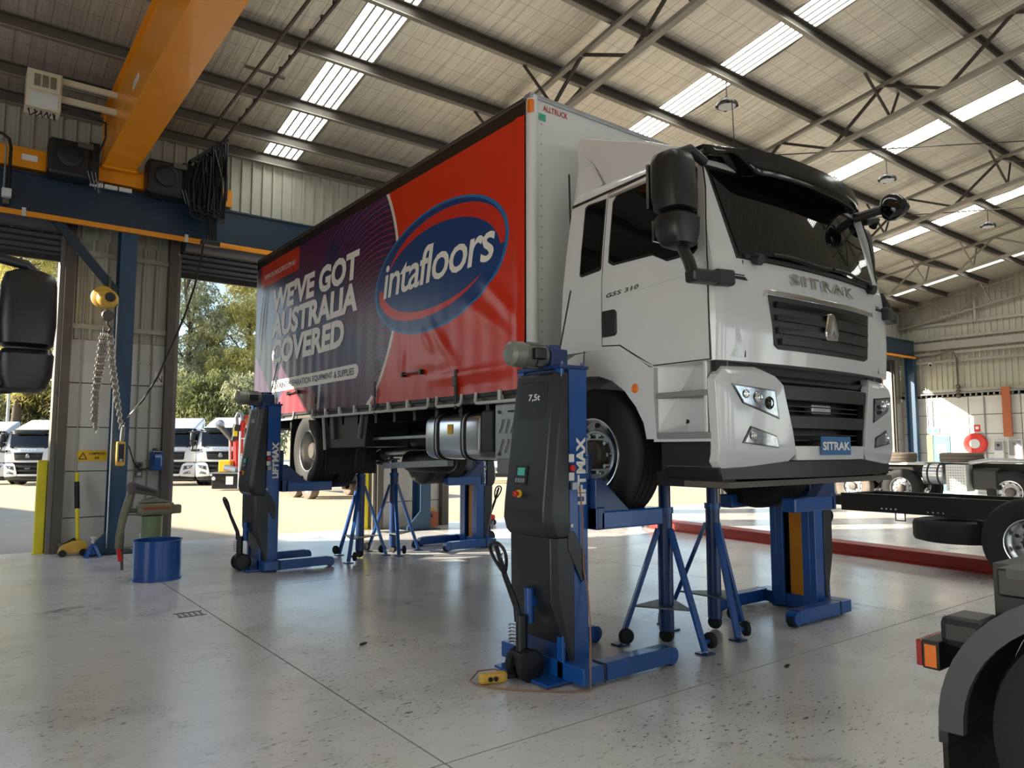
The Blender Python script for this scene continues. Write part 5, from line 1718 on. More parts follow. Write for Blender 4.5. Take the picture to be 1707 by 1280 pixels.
def chain(name, pts, parent, link_l=0.05, r=0.011):
    """interlocked links along a polyline, one mesh"""
    P = [Vector(p) for p in pts]
    b = MB()
    k = 0
    for a, c in zip(P, P[1:]):
        d = c - a
        n = max(1, int(d.length / link_l))
        dn = d.normalized()
        u = dn.cross(Vector((0, 1, 0.01))).normalized()
        v = dn.cross(u)
        for i in range(n):
            m = a + d * ((i + 0.5) / n)
            s = u if k % 2 else v
            lp = []
            for q in range(8):
                t = 2 * math.pi * q / 8
                lp.append(m + dn * (0.036 * math.sin(t)) + s * (0.020 * math.cos(t)))
            b.tube(lp, r * 0.8, 4, True)
            k += 1
    o = ob(name, b, 'steel_chain', parent)
    o['kind'] = 'stuff'
    return o


for k in range(4):
    dx = 0.025 * k
    chain('load_chain', [(1.70 + dx, 12.50 - 0.02 * k, 3.34), (1.66 + dx * 1.3, 12.48, 2.9), (1.63 + dx, 12.47, 2.45), (1.64 + dx * 0.8, 12.46, 2.0 - 0.06 * k)], hs)
for k in range(3):
    dx = 0.025 * k
    chain('hand_chain', [(1.80 + dx, 12.48, 3.34), (1.84 + dx, 12.47, 2.9), (1.90 + dx, 12.46, 2.5), (1.98 + dx * 0.5, 12.43, 2.08), (2.03, 12.41, 1.82)], hs)

hp = thing('hose_hoop', 'black hooped supply pipe with white box at the left end of the crane', 'pipe', (0.42, 12.45, 5.15))
ob('pipe', MB().tube([(0.10, 12.45, 6.08), (0.32, 12.45, 6.10), (0.41, 12.45, 6.04), (0.44, 12.45, 5.92), (0.44, 12.45, 5.30)], 0.022, 8), 'black', hp, 60)
ob('inner_pipe', MB().tube([(0.10, 12.47, 6.0), (0.34, 12.47, 6.0), (0.385, 12.47, 5.92), (0.385, 12.47, 5.30)], 0.014, 8), 'grey_paint', hp, 60)
ob('junction_box', MB().box(0.36, 0.48, 12.40, 12.52, 5.18, 5.30), 'white_panel', hp, bevel=0.01)
ob('clamp', MB().box(0.38, 0.46, 12.50, 12.58, 5.10, 5.18), 'steel_dark', hp)
# ================================================================== things around the back pier
# yellow door-edge protectors (bollards)
for gx, lab in ((1.13, 'yellow painted door guard at the left edge of the near pier'), (6.56, 'yellow door guard seen low between the rear axle stands'), (17.45, 'yellow door guard seen under the truck cab')):
    t = thing('door_guard', lab, 'door guard', (gx, 13.4, 0), 'yellow guards beside the doors')
    ob('post', MB().box(gx - 0.075, gx + 0.055, 13.33, 13.47, 0.0, 1.4), 'yellow_paint', t, bevel=0.012)
    ob('post_cap', MB().box(gx - 0.07, gx + 0.05, 13.335, 13.465, 1.4, 1.415), 'yellow_paint', t)
    ob('flange', MB().box(gx - 0.10, gx + 0.08, 13.30, 13.50, 0.0, 0.012), 'yellow_paint', t)

# conduits on the pier
for x, z1, lab in ((1.55, 4.9, 'thin grey conduit running up the pier above the trolley jack'), (2.38, 4.6, 'thin grey conduit just right of the blue runway column'), (2.57, 4.6, 'thin grey conduit running up above the blue hose reel')):
    c = ob('conduit', MB().tube([(x, 13.262, 0.55 if x > 2 else 1.2), (x, 13.262, z1)], 0.013, 8), 'girt')
    tag(c, lab, 'conduit', 'conduits on the pier')
    for z in (1.4, 2.2, 3.0):
        ob('saddle', MB().box(x - 0.03, x + 0.03, 13.245, 13.28, z - 0.01, z + 0.01), 'girt', c)

# compressed air sign
sg_ = thing('warning_sign', 'yellow compressed air warning sign on white pier panels', 'sign', (1.76, 13.27, 1.40))
ob('plate', MB().box(1.55, 1.975, 13.265, 13.275, 1.40, 1.565), 'sign_yellow', sg_, bevel=0.002)
ob('triangle', MB().prism([(1.575, 1.425), (1.70, 1.425), (1.6375, 1.54)], lambda a, b, q: (a, q, b), 13.2615, 13.265), 'black_ink', sg_)
ob('triangle_field', MB().prism([(1.598, 1.437), (1.677, 1.437), (1.6375, 1.515)], lambda a, b, q: (a, q, b), 13.2590, 13.2615), 'sign_yellow', sg_)
text('mark', '!', rect((1.632, 13.2585, 1.443), (0.011, 0, 0), (0, 0, 0.05)), 'black_ink', sg_)
text('lettering', 'COMPRESSED', rect((1.72, 13.2615, 1.495), (0.235, 0, 0), (0, 0, 0.04)), 'black_ink', sg_, bold=0.02)
text('lettering', 'AIR', rect((1.80, 13.2615, 1.43), (0.07, 0, 0), (0, 0, 0.04)), 'black_ink', sg_, bold=0.02)

n2 = thing('paper_sign', 'white paper sheet marked N2 taped on the pier', 'paper sign', (2.75, 13.25, 2.66))
ob('sheet', MB().box(2.62, 2.85, 13.272, 13.275, 2.66, 2.87), 'white_ink', n2)
text('lettering', 'N2', rect((2.66, 13.2695, 2.70), (0.15, 0, 0), (0, 0, 0.11)), 'black_ink', n2)

# air hose reel and outlets
hr = thing('hose_reel', 'blue compressed air hose reel mounted on the pier', 'hose reel', (2.68, 13.15, 1.24))
ob('case', MB().lathe([(0, -0.05), (0.13, -0.05), (0.15, -0.03), (0.15, 0.06), (0.13, 0.08), (0, 0.08)], (2.66, 13.15, 1.40), (1, 0, 0), 24), 'lift_blue', hr, 30)
ob('shroud', MB().box(2.585, 2.765, 13.05, 13.24, 1.24, 1.56), 'lift_blue', hr, bevel=0.03)
ob('slot', MB().box(2.62, 2.73, 13.045, 13.06, 1.46, 1.54), 'black', hr)
ob('bracket', MB().box(2.64, 2.70, 13.18, 13.28, 1.56, 1.60), 'steel_dark', hr)
ob('hose', MB().tube([(2.72, 13.08, 1.30), (2.72, 13.07, 1.0), (2.71, 13.06, 0.7), (2.70, 13.06, 0.55)], 0.010, 6), 'black', hr)
ob('feed_pipe', MB().tube([(2.585, 13.2, 1.28), (2.45, 13.22, 1.25), (2.36, 13.22, 1.36), (2.28, 13.22, 1.62), (2.2, 13.2, 1.72)], 0.010, 6), 'black', hr, 60)
for z, lab in ((1.32, 'upper grey power outlet left of the blue hose reel'), (1.18, 'lower grey power outlet left of the blue hose reel')):
    so = thing('power_outlet', lab, 'power outlet', (2.44, 13.26, z - 0.05), 'outlets on the pier')
    ob('box', MB().box(2.39, 2.50, 13.23, 13.28, z - 0.055, z + 0.055), 'plate_grey', so, bevel=0.006)
    ob('cover', MB().cyl((2.445, 13.23, z), (2.445, 13.215, z), 0.03, 16), 'black_plastic' if z > 1.25 else 'white_panel', so, 30)

# trolley jack with upright handle
tj = thing('trolley_jack', 'yellow trolley jack with black-sleeved upright handle against the pier', 'trolley jack', (1.52, 12.85, 0))
ob('chassis', MB().prism([(1.32, 0.04), (1.36, 0.16), (1.50, 0.22), (1.66, 0.21), (1.70, 0.12), (1.70, 0.04)], lambda a, b, q: (a, q, b), 12.74, 12.92), 'hoist_yellow', tj, bevel=0.012)
ob('lift_arm', MB().bar((1.36, 12.83, 0.13), (1.54, 12.83, 0.24), 0.08, 0.05), 'black', tj)
ob('saddle', MB().cyl((1.37, 12.83, 0.15), (1.37, 12.83, 0.19), 0.05, 16), 'steel_dark', tj, 30)
for x in (1.37, 1.64):
    for y in (12.72, 12.94):
        ob('wheel', MB().lathe([(0, -0.02), (0.05, -0.02), (0.05, 0.02), (0, 0.02)], (x, y, 0.05), (0, 1, 0), 16), 'black', tj, 30)
ob('handle', MB().cyl((1.58, 12.88, 0.2), (1.555, 13.1, 1.08), 0.028, 12), 'yellow_paint', tj, 40)
ob('handle_sleeve', MB().cyl((1.566, 13.0, 0.68), (1.555, 13.1, 1.08), 0.036, 12), 'black', tj, 40)
ob('handle_tip', MB().cyl((1.555, 13.1, 1.08), (1.553, 13.12, 1.22), 0.028, 12), 'yellow_paint', tj, 40)

# small blue axle stands
def jack_stand(x, y, lab):
    t = thing('jack_stand', lab, 'jack stand', (x, y, 0), 'small blue jack stands by the column')
    for sx in (-1, 1):
        for sy in (-1, 1):
            ob('leg', MB().bar((x + sx * 0.02, y + sy * 0.02, 0.17), (x + sx * 0.09, y + sy * 0.09, 0.0), 0.06, 0.012), 'lift_blue', t)
    ob('body', MB().loft([[(x + sx * h, y + sy * h, z) for sx, sy in ((-1, -1), (1, -1), (1, 1), (-1, 1))] for z, h in ((0.05, 0.065), (0.12, 0.04), (0.2, 0.025))]), 'lift_blue', t)
    ob('post', MB().cyl((x, y, 0.15), (x, y, 0.27), 0.018, 12), 'white_panel', t, 40)
    ob('saddle', MB().box(x - 0.035, x + 0.035, y - 0.02, y + 0.02, 0.27, 0.30), 'white_panel', t, bevel=0.004)


jack_stand(1.72, 12.42, 'small blue jack stand beside the yellow trolley jack')
jack_stand(2.36, 12.40, 'small blue jack stand half hidden behind the blue drum')

# cut blue drum
dr = thing('cut_drum', 'open blue half drum standing on the workshop floor', 'drum', (2.08, 9.92, 0))
rr, hh = 0.275, 0.47
ob('shell', MB().lathe([(0.0, 0.02), (rr - 0.012, 0.02), (rr - 0.012, hh), (rr, hh), (rr, 0.0), (0.0, 0.0)], (2.08, 9.92, 0.0), (0, 0, 1), 40), 'drum_blue', dr, 40)
ob('rim', MB().lathe([(rr - 0.014, -0.008), (rr + 0.008, -0.008), (rr + 0.008, 0.008), (rr - 0.014, 0.008)], (2.08, 9.92, hh), (0, 0, 1), 40, closed=True), 'drum_blue', dr, 40)
ob('base_ring', MB().lathe([(rr - 0.01, 0.0), (rr + 0.012, 0.0), (rr + 0.012, 0.03), (rr - 0.01, 0.03)], (2.08, 9.92, 0.0), (0, 0, 1), 40, closed=True), 'drum_blue', dr, 40)

# bench vice on a green post
vx, vy = 2.22, 11.0
vi = thing('bench_vice', 'large iron bench vice on a green pedestal behind blue drum', 'vice', (vx, vy, 0))
ob('pedestal', MB().cyl((vx, vy, 0.0), (vx, vy, 0.68), 0.13, 24), 'vise_green', vi, 40)
ob('foot_plate', MB().cyl((vx, vy, 0.0), (vx, vy, 0.015), 0.2, 24), 'vise_green', vi, 40)
ob('body', MB().box(vx - 0.20, vx + 0.26, vy - 0.10, vy + 0.10, 0.69, 0.86), 'vise_iron', vi, bevel=0.035)
ob('slide', MB().box(vx - 0.13, vx + 0.36, vy - 0.065, vy + 0.065, 0.70, 0.82), 'vise_iron', vi, bevel=0.02)
ob('slide_groove', MB().box(vx - 0.13, vx + 0.2, vy - 0.104, vy - 0.098, 0.775, 0.80), 'red_paint', vi)
ob('jaw', MB().prism([(vx - 0.17, 0.86), (vx + 0.22, 0.86), (vx + 0.12, 0.90), (vx + 0.02, 0.93), (vx - 0.12, 0.905)], lambda a, b, q: (a, q, b), vy - 0.08, vy + 0.08), 'vise_iron', vi, bevel=0.01)
ob('screw', MB().cyl((vx - 0.2, vy, 0.76), (vx - 0.34, vy, 0.76), 0.03, 12), 'steel_dark', vi, 40)
ob('tommy_bar', MB().cyl((vx - 0.33, vy - 0.02, 0.94), (vx - 0.36, vy + 0.02, 0.52), 0.014, 10), 'alu_matt', vi, 40)
nz_ = thing('exhaust_nozzle', 'dark grey exhaust extraction nozzle lying across the vice', 'nozzle', (2.06, 10.9, 0.93))
ob('mouth', MB().loft([[(1.910, vy - 0.07, 0.99), (1.910, vy + 0.09, 0.99), (1.890, vy + 0.09, 1.12), (1.890, vy - 0.07, 1.12)], [(1.960, vy - 0.09, 1.0), (1.960, vy + 0.1, 1.0), (1.950, vy + 0.1, 1.15), (1.950, vy - 0.09, 1.15)], [(2.280, vy - 0.07, 0.935), (2.280, vy + 0.07, 0.935), (2.290, vy + 0.07, 1.02), (2.290, vy - 0.07, 1.02)]]), 'steel_dark', nz_, bevel=0.012)
ob('mouth_slot', MB().prism([(1.99, 1.05), (2.22, 0.995), (2.22, 1.015), (1.99, 1.09)], lambda a, b, q: (a, q, b), vy - 0.098, vy - 0.075), 'black', nz_)
ob('hose', MB().tube([(1.960, vy, 1.02), (1.920, vy - 0.02, 0.9), (1.860, vy - 0.05, 0.7), (1.810, vy - 0.1, 0.45), (1.800, vy - 0.12, 0.28)], [0.05, 0.055, 0.05, 0.045, 0.04], 12), 'vise_iron', nz_, 50)
ob('red_handle', MB().bar((1.800, vy - 0.12, 0.30), (1.830, vy - 0.14, 0.12), 0.05, 0.04), 'red_bright', nz_)
ob('support', MB().cyl((1.860, vy - 0.1, 0.0), (1.840, vy - 0.06, 0.6), 0.018, 10), 'steel_dark', nz_)

# second pier seen under the truck: clutter
cb = thing('cardboard_crate', 'weathered orange crate with purple label by the second pier', 'crate', (7.95, 13.05, 0))
ob('box', MB().box(7.72, 8.0, 12.95, 13.2, 0.0, 0.30), 'orange_beam', cb, bevel=0.01)
ob('label', MB().box(7.74, 7.86, 12.945, 12.95, 0.19, 0.27), 'navy_ink', cb)
ob('hose_coil', MB().tube([(7.86 + 0.13 * math.cos(t), 13.03 + 0.05 * math.sin(t), 0.33 + 0.005 * t) for t in [k * 0.5 for k in range(20)]], 0.014, 6), 'hoist_yellow', cb, 60)
pj = thing('red_trolley_jack', 'red trolley jack on the floor behind the far rear lift', 'trolley jack', (8.9, 12.6, 0))
ob('chassis', MB().prism([(8.6, 0.05), (8.66, 0.14), (9.0, 0.24), (9.12, 0.2), (9.12, 0.05)], lambda a, b, q: (a, q, b), 12.5, 12.72), 'red_bright', pj, bevel=0.015)
ob('lift_arm', MB().bar((8.62, 12.61, 0.14), (8.95, 12.61, 0.28), 0.09, 0.05), 'red_paint', pj)
ob('handle', MB().cyl((9.05, 12.61, 0.2), (9.2, 12.75, 0.75), 0.02, 10), 'alu_matt', pj)
for x in (8.64, 9.06):
    for y in (12.48, 12.74):
        ob('wheel', MB().lathe([(0, -0.02), (0.06, -0.02), (0.06, 0.02), (0, 0.02)], (x, y, 0.06), (0, 1, 0), 16), 'black', pj, 30)

# lights under the roof
for i, (x, y, lab) in enumerate(((10.25, 7.33, 'round high-bay light hanging nearest, above the cab roof'), (15.95, 7.33, 'round high-bay light hanging second from the cab'), (21.5, 7.33, 'round high-bay light hanging farthest, towards the gable wall'))):
    t = thing('highbay_light', lab, 'ceiling light', (x, y, zr(y) - 0.75), 'round high-bay lights')
    z = zr(y) - 0.2
    ob('hanger', MB().tube([(x, y, z), (x, y, z - 0.28)], 0.010, 6), 'black', t)
    ob('hook', MB().tube([(x + 0.03 * math.cos(a), y, z - 0.30 + 0.03 * math.sin(a)) for a in [k * 0.7 for k in range(9)]], 0.006, 5), 'black', t)
    ob('housing', MB().lathe([(0, 0.10), (0.06, 0.10), (0.10, 0.05), (0.17, 0.03), (0.185, 0.0), (0.185, -0.02), (0.15, -0.03), (0, -0.03)], (x, y, z - 0.43), (0, 0, 1), 28), 'black_plastic', t, 30)
    ob('lens', MB().lathe([(0.148, 0.0), (0.14, -0.008), (0, -0.01)], (x, y, z - 0.46), (0, 0, 1), 28), 'white_panel', t, 30)
    for k in range(4):
        a = math.pi / 4 + k * math.pi / 2
        ob('clip', MB().box(x + 0.165 * math.cos(a) - 0.02, x + 0.165 * math.cos(a) + 0.02, y + 0.165 * math.sin(a) - 0.02, y + 0.165 * math.sin(a) + 0.02, z - 0.47, z - 0.43), 'black', t)

# ---- things on the far gable wall
XW = XR - 0.03
hs2 = thing('fire_hose_reel', 'red fire hose reel on the far white gable wall', 'hose reel', (XW - 0.1, 10.76, 1.4))
ob('drum', MB().lathe([(0.0, 0.10), (0.14, 0.10), (0.20, 0.13), (0.36, 0.13), (0.38, 0.11), (0.38, 0.0), (0.0, 0.0)], (XW, 10.76, 1.76), (-1, 0, 0), 32), 'red_bright', hs2, 30)
ob('hub', MB().lathe([(0.17, 0.10), (0.17, 0.14), (0.0, 0.15)], (XW, 10.76, 1.76), (-1, 0, 0), 24), 'white_panel', hs2, 30)
ob('hose_tail', MB().tube([(XW - 0.1, 10.85, 1.42), (XW - 0.1, 10.80, 1.28), (XW - 0.1, 10.7, 1.2), (XW - 0.1, 10.72, 1.05)], 0.02, 6), 'black', hs2, 60)
fsn = thing('fire_sign', 'small red fire sign above the hose reel', 'sign', (XW, 10.7, 2.05))
ob('plate', MB().box(XW - 0.012, XW, 10.60, 10.80, 2.20, 2.44), 'red_bright', fsn)
ob('pictogram', MB().box(XW - 0.015, XW - 0.012, 10.65, 10.75, 2.28, 2.38), 'white_ink', fsn)
dd = thing('door_9', None, None, (XW, 12.1, 0), kind='structure')
ob('leaf', MB().box(XW - 0.03, XW, 11.62, 12.20, 0.0, 2.04), 'door_blue', dd)
ob('frame', MB().box(XW - 0.05, XW, 12.20, 12.42, 0.0, 2.09), 'vise_green', dd)
ob('notice', MB().box(XW - 0.036, XW - 0.03, 11.75, 12.08, 1.40, 1.75), 'white_ink', dd)
ex = thing('exit_sign', 'green and white exit sign over the blue gable door', 'sign', (XW, 12.15, 2.15))
ob('plate', MB().box(XW - 0.04, XW, 11.97, 12.38, 2.16, 2.38), 'white_ink', ex)
for y in (12.30, 12.08):
    ob('pictogram', MB().box(XW - 0.045, XW - 0.04, y - 0.07, y + 0.07, 2.19, 2.33), 'sign_green', ex)
ob('support_cord', MB().tube([(XW - 0.02, 12.17, 2.38), (XW - 0.02, 12.17, 3.4)], 0.012, 5), 'grey_paint', ex)
oc = thing('orange_post', 'orange steel post fixed high on the gable wall', 'post', (XW - 0.1, 9.67, 2.0))
ob('shaft', MB().box(XW - 0.16, XW - 0.02, 9.58, 9.78, 2.0, 3.75), 'orange_beam', oc, bevel=0.01)
ob('flange', MB().box(XW - 0.20, XW - 0.16, 9.55, 9.81, 2.0, 3.75), 'orange_beam', oc)
for y0, y1, z0, z1, lab in ((9.86, 10.16, 1.22, 1.86, 'grey switchboard box beside the red hose reel'), (9.30, 9.72, 1.05, 1.90, 'grey switchboard cabinet below the orange post')):
    sb = thing('switchboard', lab, 'switchboard', (XW, y0, z0), 'switchboards on the gable wall')
    ob('case', MB().box(XW - 0.14, XW, y0, y1, z0, z1), 'white_panel', sb, bevel=0.012)
    ob('lid', MB().box(XW - 0.155, XW - 0.14, y0 + 0.03, y1 - 0.03, z0 + 0.3, z1 - 0.03), 'grey_paint', sb)
    ob('meter', MB().cyl((XW - 0.155, 0.5 * (y0 + y1), z1 - 0.15), (XW - 0.17, 0.5 * (y0 + y1), z1 - 0.15), 0.05, 16), 'black_plastic', sb, 30)
sc_ = thing('security_camera', 'small white security camera high on the gable wall', 'security camera', (XW - 0.1, 12.1, 4.75))
ob('housing', MB().cyl((XW - 0.30, 12.05, 4.70), (XW - 0.10, 12.15, 4.78), 0.06, 16), 'white_panel', sc_, 40)
ob('mount', MB().cyl((XW - 0.12, 12.14, 4.78), (XW, 12.14, 4.84), 0.025, 10), 'white_panel', sc_, 40)
ob('lens', MB().cyl((XW - 0.302, 12.049, 4.699), (XW - 0.31, 12.045, 4.697), 0.045, 16), 'black_gloss', sc_)
gp = thing('gas_pipe', 'dark pipe drop with valves down the gable wall cladding', 'pipe', (XW - 0.1, 11.3, 3.5))
ob('drop', MB().tube([(XW - 0.15, 13.0, 5.0), (XW - 0.15, 11.9, 5.05), (XW - 0.15, 11.35, 5.2), (XW - 0.15, 11.2, 4.9), (XW - 0.15, 11.2, 3.75)], 0.03, 8), 'steel_dark', gp, 50)
for z in (3.85, 3.65, 3.5):
    ob('valve', MB().lathe([(0, -0.06), (0.07, -0.06), (0.09, 0), (0.07, 0.06), (0, 0.06)], (XW - 0.15, 11.2, z), (0, 1, 0), 14), 'steel_dark', gp, 40)
ob('branch', MB().tube([(XW - 0.15, 12.6, 3.6), (XW - 0.15, 11.2, 3.62), (XW - 0.15, 9.0, 3.62)], 0.035, 8), 'grey_paint', gp, 50)
wc = ob('wall_conduit', MB().tube([(XW - 0.03, 10.43, 3.45), (XW - 0.03, 10.43, 1.2)], 0.018, 6), 'grey_paint')
tag(wc, 'thin vertical conduit on the white gable panels right of the hose reel', 'conduit')

# floor litter
for i, (x, y, s, lab) in enumerate((( 0.62, 3.30, 0.09, 'black rubber scrap on the floor at the left edge'), (2.75, 5.6, 0.035, 'tiny dark bolt lying on the floor before the rear lift'), (4.95, 3.15, 0.03, 'tiny black nut on the floor before the nearest axle stand'))):
    b = MB().prism([(x - s, y - s * 0.3), (x - s * 0.2, y - s * 0.5), (x + s, y - s * 0.1), (x + s * 0.5, y + s * 0.4), (x - s * 0.6, y + s * 0.35)], lambda a, c, q: (a, c, q + 0.1 * (a - x)), 0.004, 0.012 + 0.1 * s)
    tag(ob('rubber_scrap' if i == 0 else 'loose_bolt', b, 'black'), lab, 'debris')
dg_ = thing('drain_grate', 'small square drain grate set in the floor left of the joint', 'drain grate', (1.93, 7.62, 0))
for k in range(5):
    ob('bar', MB().box(1.80 + 0.05 * k, 1.815 + 0.05 * k, 7.52, 7.72, 0.0, 0.004), 'steel_dark', dg_)
for y in (7.52, 7.71):
    ob('frame', MB().box(1.78, 2.04, y, y + 0.015, 0.0, 0.004), 'steel_dark', dg_)
# ================================================================== other vehicles inside
def cab_copy(T, dx, dy, dz, rz=0.0, keep=None):
    """copies of the cab parts (cab only) under another truck root"""
    M_ = Matrix.Translation((dx, dy, dz)) if not rz else Matrix.Translation((XC + dx, 3.5 + dy, dz)) @ Matrix.Rotation(rz, 4, 'Z') @ Matrix.Translation((-XC, -3.5, 0))
    for o in CABPARTS:
        if keep and not keep(o.name):
            continue
        c = dup(o, T)
        c.matrix_parent_inverse = pinv(T) @ M_
    return M_


GZ = -1.03
# truck at the left edge: only its mirror reaches into the picture
tl = thing('parked_truck', 'truck at the left picture edge showing only its black door mirror', 'truck', (-1.1, 5.9, 0))
cab_copy(tl, -6.45, 1.62, GZ, keep=lambda n: 'mirror' not in n and not n.startswith(('pod_arm', 'roof_aerial')))
for o in [q for q in CABPARTS if q.name in ('mirror.001', 'wide_mirror.001')]:
    c = dup(o, tl)
    c.matrix_parent_inverse = pinv(tl) @ Matrix.Translation((-6.18, 1.48, GZ))
ob('mirror_arm', MB().tube([(-0.15, 4.72, 2.60), (0.10, 4.72, 2.625), (0.27, 4.74, 2.60), (0.34, 4.76, 2.54)], 0.028, 10), 'black_plastic', tl, 50)
ob('mirror_arm', MB().tube([(-0.15, 4.72, 1.90), (0.05, 4.72, 1.905), (0.22, 4.73, 1.915), (0.33, 4.74, 1.95)], 0.026, 10), 'black_plastic', tl, 50)
for sg in (-1, 1):
    w_ = build_wheel(tl, (XC - 6.33 + sg * 1.07, FAX + 1.62, 0.52), sg, 'front')
ob('chassis_rail', MB().box(-1.55, -0.7, 4.9, 9.5, 0.57, 0.85), 'black', tl)

# bare black truck chassis at the right
bc_ = thing('black_chassis', 'bare black truck chassis with polished wheel at the right', 'truck chassis', (10.3, 3.0, 0))
for x in (9.90, 10.72):
    r_ = ob('rail', MB().box(x - 0.035, x + 0.035, -4.0, 5.36, 0.75, 0.985), 'black', bc_, bevel=0.004)
    hb_ = MB()
    for k in range(4):
        hb_.cyl((x - 0.037, 4.80 - 0.06 * k, 0.80), (x - 0.035, 4.80 - 0.06 * k, 0.80), 0.012, 8)
        hb_.cyl((x - 0.037, 4.22 - 0.06 * k, 0.79), (x - 0.035, 4.22 - 0.06 * k, 0.79), 0.009, 8)
    h_ = ob('hole', hb_, 'white_panel', r_)
    h_['kind'] = 'stuff'
ob('rear_member', MB().box(9.88, 10.74, 5.28, 5.36, 0.76, 0.98), 'black', bc_, bevel=0.006)
ob('coupling', MB().box(10.05, 10.35, 5.36, 5.62, 0.80, 0.94), 'black', bc_, bevel=0.02)
ob('coupling_jaw', MB().cyl((10.2, 5.62, 0.80), (10.2, 5.62, 0.93), 0.07, 16), 'black', bc_, 40)
for y in (4.2, 3.2, 1.8):
    ob('cross_member', MB().box(9.93, 10.69, y - 0.05, y + 0.05, 0.78, 0.95), 'black', bc_)
ob('tow_eye', MB().tube([(9.86, 4.62, 0.76), (9.86, 4.62, 0.66), (9.86, 4.50, 0.66), (9.86, 4.50, 0.76)], 0.010, 6), 'black', bc_)
sp_ = ob('spare_tyre', MB().lathe([(0.27, -0.11), (0.42, -0.14), (0.50, -0.12), (0.52, -0.08), (0.52, 0.08), (0.50, 0.12), (0.42, 0.14), (0.27, 0.11)], (10.25, 4.02, 0.56), (0, 0, 1), 40, closed=True), 'rubber', bc_, 40)
ob('spare_rim', MB().lathe([(0.28, -0.1), (0.2, -0.03), (0.0, -0.03)], (10.25, 4.02, 0.56), (0, 0, 1), 28), 'steel_dark', sp_, 30)
ob('axle', MB().cyl((9.6, 3.05, 0.52), (11.0, 3.05, 0.52), 0.07, 14), 'black', bc_, 40)
build_wheel(bc_, (9.80, 3.05, 0.52), -1, 'rear')
build_wheel(bc_, (10.82, 3.05, 0.52), 1, 'rear')
ob('spring', MB().tube([(9.94, y, 0.62 + 0.1 * ((y - 3.05) / 0.7) ** 2) for y in frange(2.28, 3.7, 0.14)], 0.035, 6), 'black', bc_)

# white truck chassis standing before the far doors
wc_ = thing('white_chassis', 'white truck chassis with bright wheels and loose tyres on top, farther right', 'truck chassis', (21.3, 8.5, 0))
for x in (20.95, 21.75):
    ob('rail', MB().box(x - 0.04, x + 0.04, 2.0, 12.0, 0.95, 1.2), 'dark_earth', wc_)
ob('deck_plate', MB().box(20.75, 21.95, 8.9, 12.0, 1.15, 1.22), 'white_panel', wc_)
ob('side_guard', MB().box(20.55, 20.60, 10.0, 10.4, 0.8, 1.15), 'white_panel', wc_)
for y in (10.85, 9.5):
    build_wheel(wc_, (20.75, y, 0.52), -1, 'front', tyre='rubber_dusty' if y > 10 else 'rubber', rimmat='alu_matt')
    build_wheel(wc_, (21.95, y, 0.52), 1, 'rear')
    ob('axle', MB().cyl((20.8, y, 0.52), (21.9, y, 0.52), 0.08, 12), 'black', wc_)
build_wheel(wc_, (20.75, 6.9, 0.52), -1, 'front')
build_wheel(wc_, (21.95, 6.9, 0.52), 1, 'front')
ft = ob('fuel_tank', MB().lathe([(0, 0), (0.24, 0.01), (0.27, 0.04), (0.27, 0.50), (0.24, 0.53), (0, 0.54)], (20.78, 8.37, 0.92), (0, 1, 0), 24), 'alu', wc_, 35)
for y in (8.5, 8.75):
    ob('tank_strap', MB().lathe([(0.274, -0.02), (0.28, -0.02), (0.28, 0.02), (0.274, 0.02)], (20.78, y, 0.92), (0, 1, 0), 24, closed=True), 'black', ft)
px_ = ob('perforated_box', MB().box(20.48, 21.0, 7.80, 8.28, 0.50, 1.18), 'white_panel', wc_, bevel=0.01)
hb_ = MB()
for i in range(7):
    for j in range(9):
        hb_.cyl((20.478, 7.86 + 0.06 * i, 0.56 + 0.068 * j), (20.481, 7.86 + 0.06 * i, 0.56 + 0.068 * j), 0.014, 6)
h_ = ob('perforation', hb_, 'steel_dark', px_)
h_['kind'] = 'stuff'
ob('gear_cluster', MB().box(20.6, 21.4, 7.1, 7.75, 0.55, 1.1), 'black', wc_, bevel=0.08)
ob('exhaust_pipe', MB().tube([(20.7, 7.8, 1.22), (20.7, 7.3, 1.3), (20.7, 6.2, 1.28), (20.7, 5.0, 1.25)], 0.06, 12), 'alu_matt', wc_, 50)
for (x, y, z, lab) in ((21.1, 9.78, 1.353, 'loose tyre lying flat on the white chassis, nearer the doors'), (21.1, 8.12, 1.353, 'loose tyre lying flat on the white chassis above the perforated box')):
    tt = ob('tyre_casing', MB().lathe([(0.27, -0.11), (0.44, -0.13), (0.50, -0.11), (0.51, -0.06), (0.495, -0.055), (0.495, -0.04), (0.51, -0.035), (0.51, 0.035), (0.495, 0.04), (0.495, 0.055), (0.51, 0.06), (0.50, 0.11), (0.44, 0.13), (0.27, 0.11)], (x, y, z), (0, 0, 1), 40, closed=True), 'rubber_dusty', None, 40)
    tag(tt, lab, 'tyre', 'loose tyres on the white chassis')

